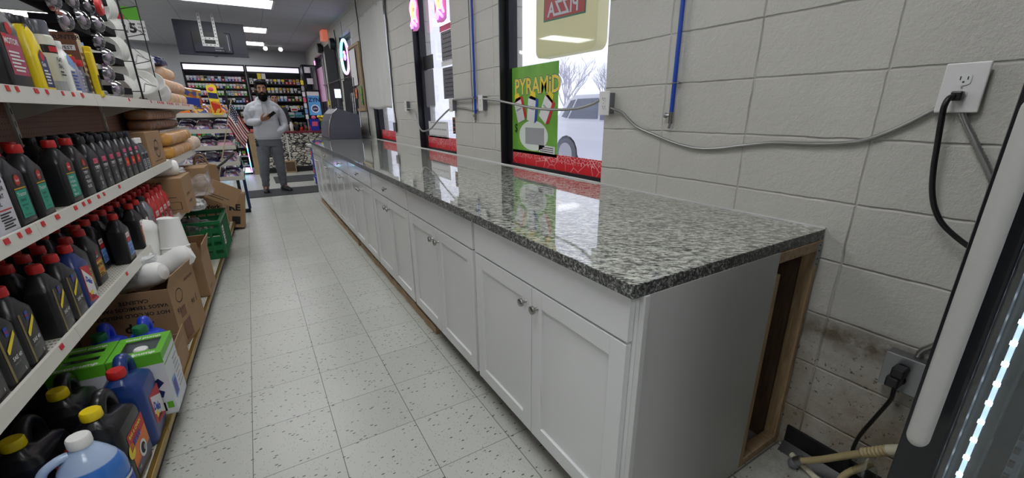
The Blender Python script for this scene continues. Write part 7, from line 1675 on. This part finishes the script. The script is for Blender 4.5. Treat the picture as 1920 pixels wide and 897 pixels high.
# ------------------------------------------------------------------ glass door cooler at the right edge
CX, CY0, CY1 = .985, -1.706, -2.46         # door face plane, far and near edges
t = thing('drinks_cooler', 'tall black glass door cooler at the right edge with white strip light inside', 'cooler', (0, 0, 0))
cool = mat('cooler_inside', sr(96, 104, 108), .6)
s = MB(); X1 = 1.78
s.box(CX+.06, CY0-.022, .0, X1, CY0-.004, 2.05, M['black']); s.box(CX+.06, CY1, .0, X1, CY1+.02, 2.05, M['black']); s.box(X1-.02, CY1+.02, .0, X1, CY0-.022, 2.05, M['black'])
s.box(CX+.06, CY1+.02, 2.0, X1-.02, CY0-.022, 2.05, M['black']); s.box(CX+.06, CY1+.02, .0, X1-.02, CY0-.022, .16, M['black']); s.build('cabinet', t)
s = MB(); s.box(CX+.07, CY0-.034, .162, X1-.022, CY0-.0225, 1.995, cool); s.box(X1-.034, CY1+.022, .162, X1-.022, CY0-.034, 1.995, cool); s.box(CX+.07, CY1+.021, .162, X1-.034, CY1+.03, 1.995, cool); s.box(CX+.07, CY1+.03, .162, X1-.034, CY0-.034, .18, cool); s.build('liner', t)
# door
d = MB(); bf = mat('door_frame_black', sr(12, 13, 20), .3); fw = .046
d.bbox(CX, CY0-fw, .12, CX+.05, CY0, 2.04, bf, .004); d.bbox(CX, CY1, .12, CX+.05, CY1+fw, 2.04, bf, .004); d.bbox(CX, CY1+fw, .12, CX+.05, CY0-fw, .19, bf, .003); d.bbox(CX, CY1+fw, 1.95, CX+.05, CY0-fw, 2.04, bf, .003)
dr = d.build('door', t)
g = MB(); g.box(CX+.012, CY1+fw, .19, CX+.016, CY0-fw, 1.95, clear('cooler_glass', (.90, .93, .95), .03)); g.build('door_glass', dr)
g = MB(); g.box(CX+.030, CY0-fw-.006, .19, CX+.05, CY0-fw, 1.95, M['blackmetal']); g.build('inner_seal', dr)
# handle: thick rounded bar on two stand-offs
h = MB(); hm = mat('handle_grey', sr(178, 178, 174), .38, .15, noise_amt=.03, nscale=90)
hx, hy = CX-.052, CY0-.026; zz = []
n = 14; L0, L1 = .845, 1.31
prof = [(.0005, L0)]+[(.0124*math.sin(PI/2*k/6), L0+.016*(1-math.cos(PI/2*k/6))) for k in range(1, 7)]+[(.0124, L1-.016)]+[(.0124*math.cos(PI/2*k/6), L1-.016+.016*math.sin(PI/2*k/6)) for k in range(1, 6)]+[(.0005, L1)]
h.lathe(prof, hm, 28, (hx, hy, 0), cap=False)
for z_ in (L0+.05, L1-.05): h.cyl((hx, hy, z_), (CX+.002, hy+.009, z_-.03*(z_ < 1)), .006, hm, 14)
h.build('handle', dr)
# light strip along the inside of the hinge post
s = MB(); lx, ly = CX+.075, CY0-.063
s.bbox(lx-.012, ly-.016, .2, lx+.014, ly+.014, 1.93, clear('diffuser_tube', (.86, .9, .95), .0, .25), .004); s.build('light_cover', t)
s = MB(); led = mat('led_strip', (.8, .9, 1), .4, emit=(.62, .80, 1), estr=1.3); s.box(lx-.003, ly-.0025, .21, lx+.003, ly+.0025, 1.92, led)
bright = mat('led_chip', (1, 1, 1), .4, emit=(.85, .93, 1), estr=5)
for k in range(52): s.box(lx-.005, ly-.0035, .225+.033*k, lx-.003, ly+.0035, .231+.033*k, bright)
s.build('led_strip', t)
s = MB(); s.bbox(lx+.02, ly-.05, .2, lx+.034, ly-.036, 1.93, cool, .002)
for k in range(70): s.box(lx+.0185, ly-.043, .22+.024*k, lx+.0124, ly-.037, .229+.024*k, M['ink'])
s.build('shelf_post', t)
# shelves of white wire
for z_ in (.47, .83, 1.18, 1.52):
    s = MB(); wm = mat('white_wire', sr(225, 226, 224), .35)
    a, c, y0, y1 = CX+.13, 1.72, CY1+.05, CY0-.13
    s.tube([(a, y0, z_), (a, y1-.03, z_), (a+.03, y1, z_), (c, y1, z_), (c, y0, z_)], .005, wm, 8, closed=True)
    for k in range(22): y_ = y0+.01+(y1-y0-.02)*k/21; s.tube([(a, y_, z_), (c, y_, z_)], .0022, wm, 5)
    s.box(a-.004, y0, z_-.022, a+.0, y1-.03, z_+.006, wm); s.build('wire_shelf', t)
def milk(label, loc):
    o = thing('cream_bottle', label, 'bottle', loc, 0, 'cream bottles in the cooler'); s = MB(); s.lathe([(.036, 0), (.04, .01), (.04, .13), (.034, .16), (.02, .19), (.017, .205)], mat('cream_plastic', sr(212, 210, 176), .35), 22); s.build('body', o); s = MB(); s.lathe([(.019, .203), (.019, .225), (.016, .228)], M['white'], 18); s.build('cap', o); return o
m0 = milk('cream bottle on the cooler shelf, nearest the light strip', (CX+.20, CY0-.24, .478))
for k, (x, y, l) in enumerate(((.20, -.33, 'second cream bottle on the cooler shelf'), (.30, -.24, 'cream bottle behind the first in the cooler'), (.30, -.33, 'cream bottle behind the second in the cooler'))): dup(m0, (CX+x, CY0+y, .478), 0, l)
# ---- seat every thing's Empty at the foot of its parts
bpy.context.view_layer.update()
_ch = {}
for o in bpy.data.objects:
    if o.parent: _ch.setdefault(o.parent.name, []).append(o)
for o in list(bpy.data.objects):
    if o.type != 'EMPTY' or o.parent or o.name not in _ch or o.scale.x != 1 or abs(o.rotation_euler.x)+abs(o.rotation_euler.y) > 0: continue
    pts = [o.matrix_world.inverted() @ c.matrix_world @ Vector(b_) for c in _ch[o.name] if c.type == 'MESH' for b_ in c.bound_box]
    if not pts: continue
    lo = [min(p[i] for p in pts) for i in range(3)]; hi = [max(p[i] for p in pts) for i in range(3)]
    if all(lo[i]-.05 <= 0 <= hi[i]+.05 for i in range(3)): continue
    s_ = Vector(((lo[0]+hi[0])/2, (lo[1]+hi[1])/2, lo[2]))
    for c in _ch[o.name]: c.location = c.location - s_
    o.location = o.location + o.rotation_euler.to_matrix() @ s_
# ------------------------------------------------------------------ light and camera
w = bpy.data.worlds.new('World'); scn.world = w; w.use_nodes = True; t = w.node_tree; bg = t.nodes['Background']
tc = t.nodes.new('ShaderNodeTexCoord'); sp = t.nodes.new('ShaderNodeSeparateXYZ'); r = t.nodes.new('ShaderNodeValToRGB')
t.links.new(tc.outputs['Generated'], sp.inputs[0]); t.links.new(sp.outputs[2], r.inputs[0]); e = r.color_ramp
e.elements[0].position = 0; e.elements[0].color = (.78, .79, .88, 1); e.elements[1].position = .6; e.elements[1].color = (.84, .86, .96, 1)
t.links.new(r.outputs[0], bg.inputs[0]); bg.inputs[1].default_value = 1.5
cam = bpy.data.cameras.new('camera'); co = bpy.data.objects.new('camera', cam); COL.objects.link(co); scn.camera = co
f = 784.62; cam.sensor_width = 36; cam.sensor_fit = 'HORIZONTAL'; cam.lens = f/1920*36; cam.shift_x = -12.776/1920; cam.shift_y = 19.616/1920; cam.clip_start = .02; cam.clip_end = 300
ya, pi_, ro = math.radians(31.57747), math.radians(-18.23391), math.radians(-.30739)
fw_ = Vector((math.sin(ya)*math.cos(pi_), math.cos(ya)*math.cos(pi_), math.sin(pi_))); rt0 = Vector((math.cos(ya), -math.sin(ya), 0)); up0 = rt0.cross(fw_)
rr_ = rt0*math.cos(ro)+up0*math.sin(ro); uu_ = -rt0*math.sin(ro)+up0*math.cos(ro)
mw = Matrix((rr_, uu_, -fw_)).transposed().to_4x4(); mw.translation = Vector((.21023, -1.84337, 1.29443)); co.matrix_world = mw
scn.view_settings.view_transform = 'Standard'; scn.view_settings.look = 'None'; scn.view_settings.gamma = 1; scn.view_settings.use_curve_mapping = False
scn.view_settings.exposure = .05
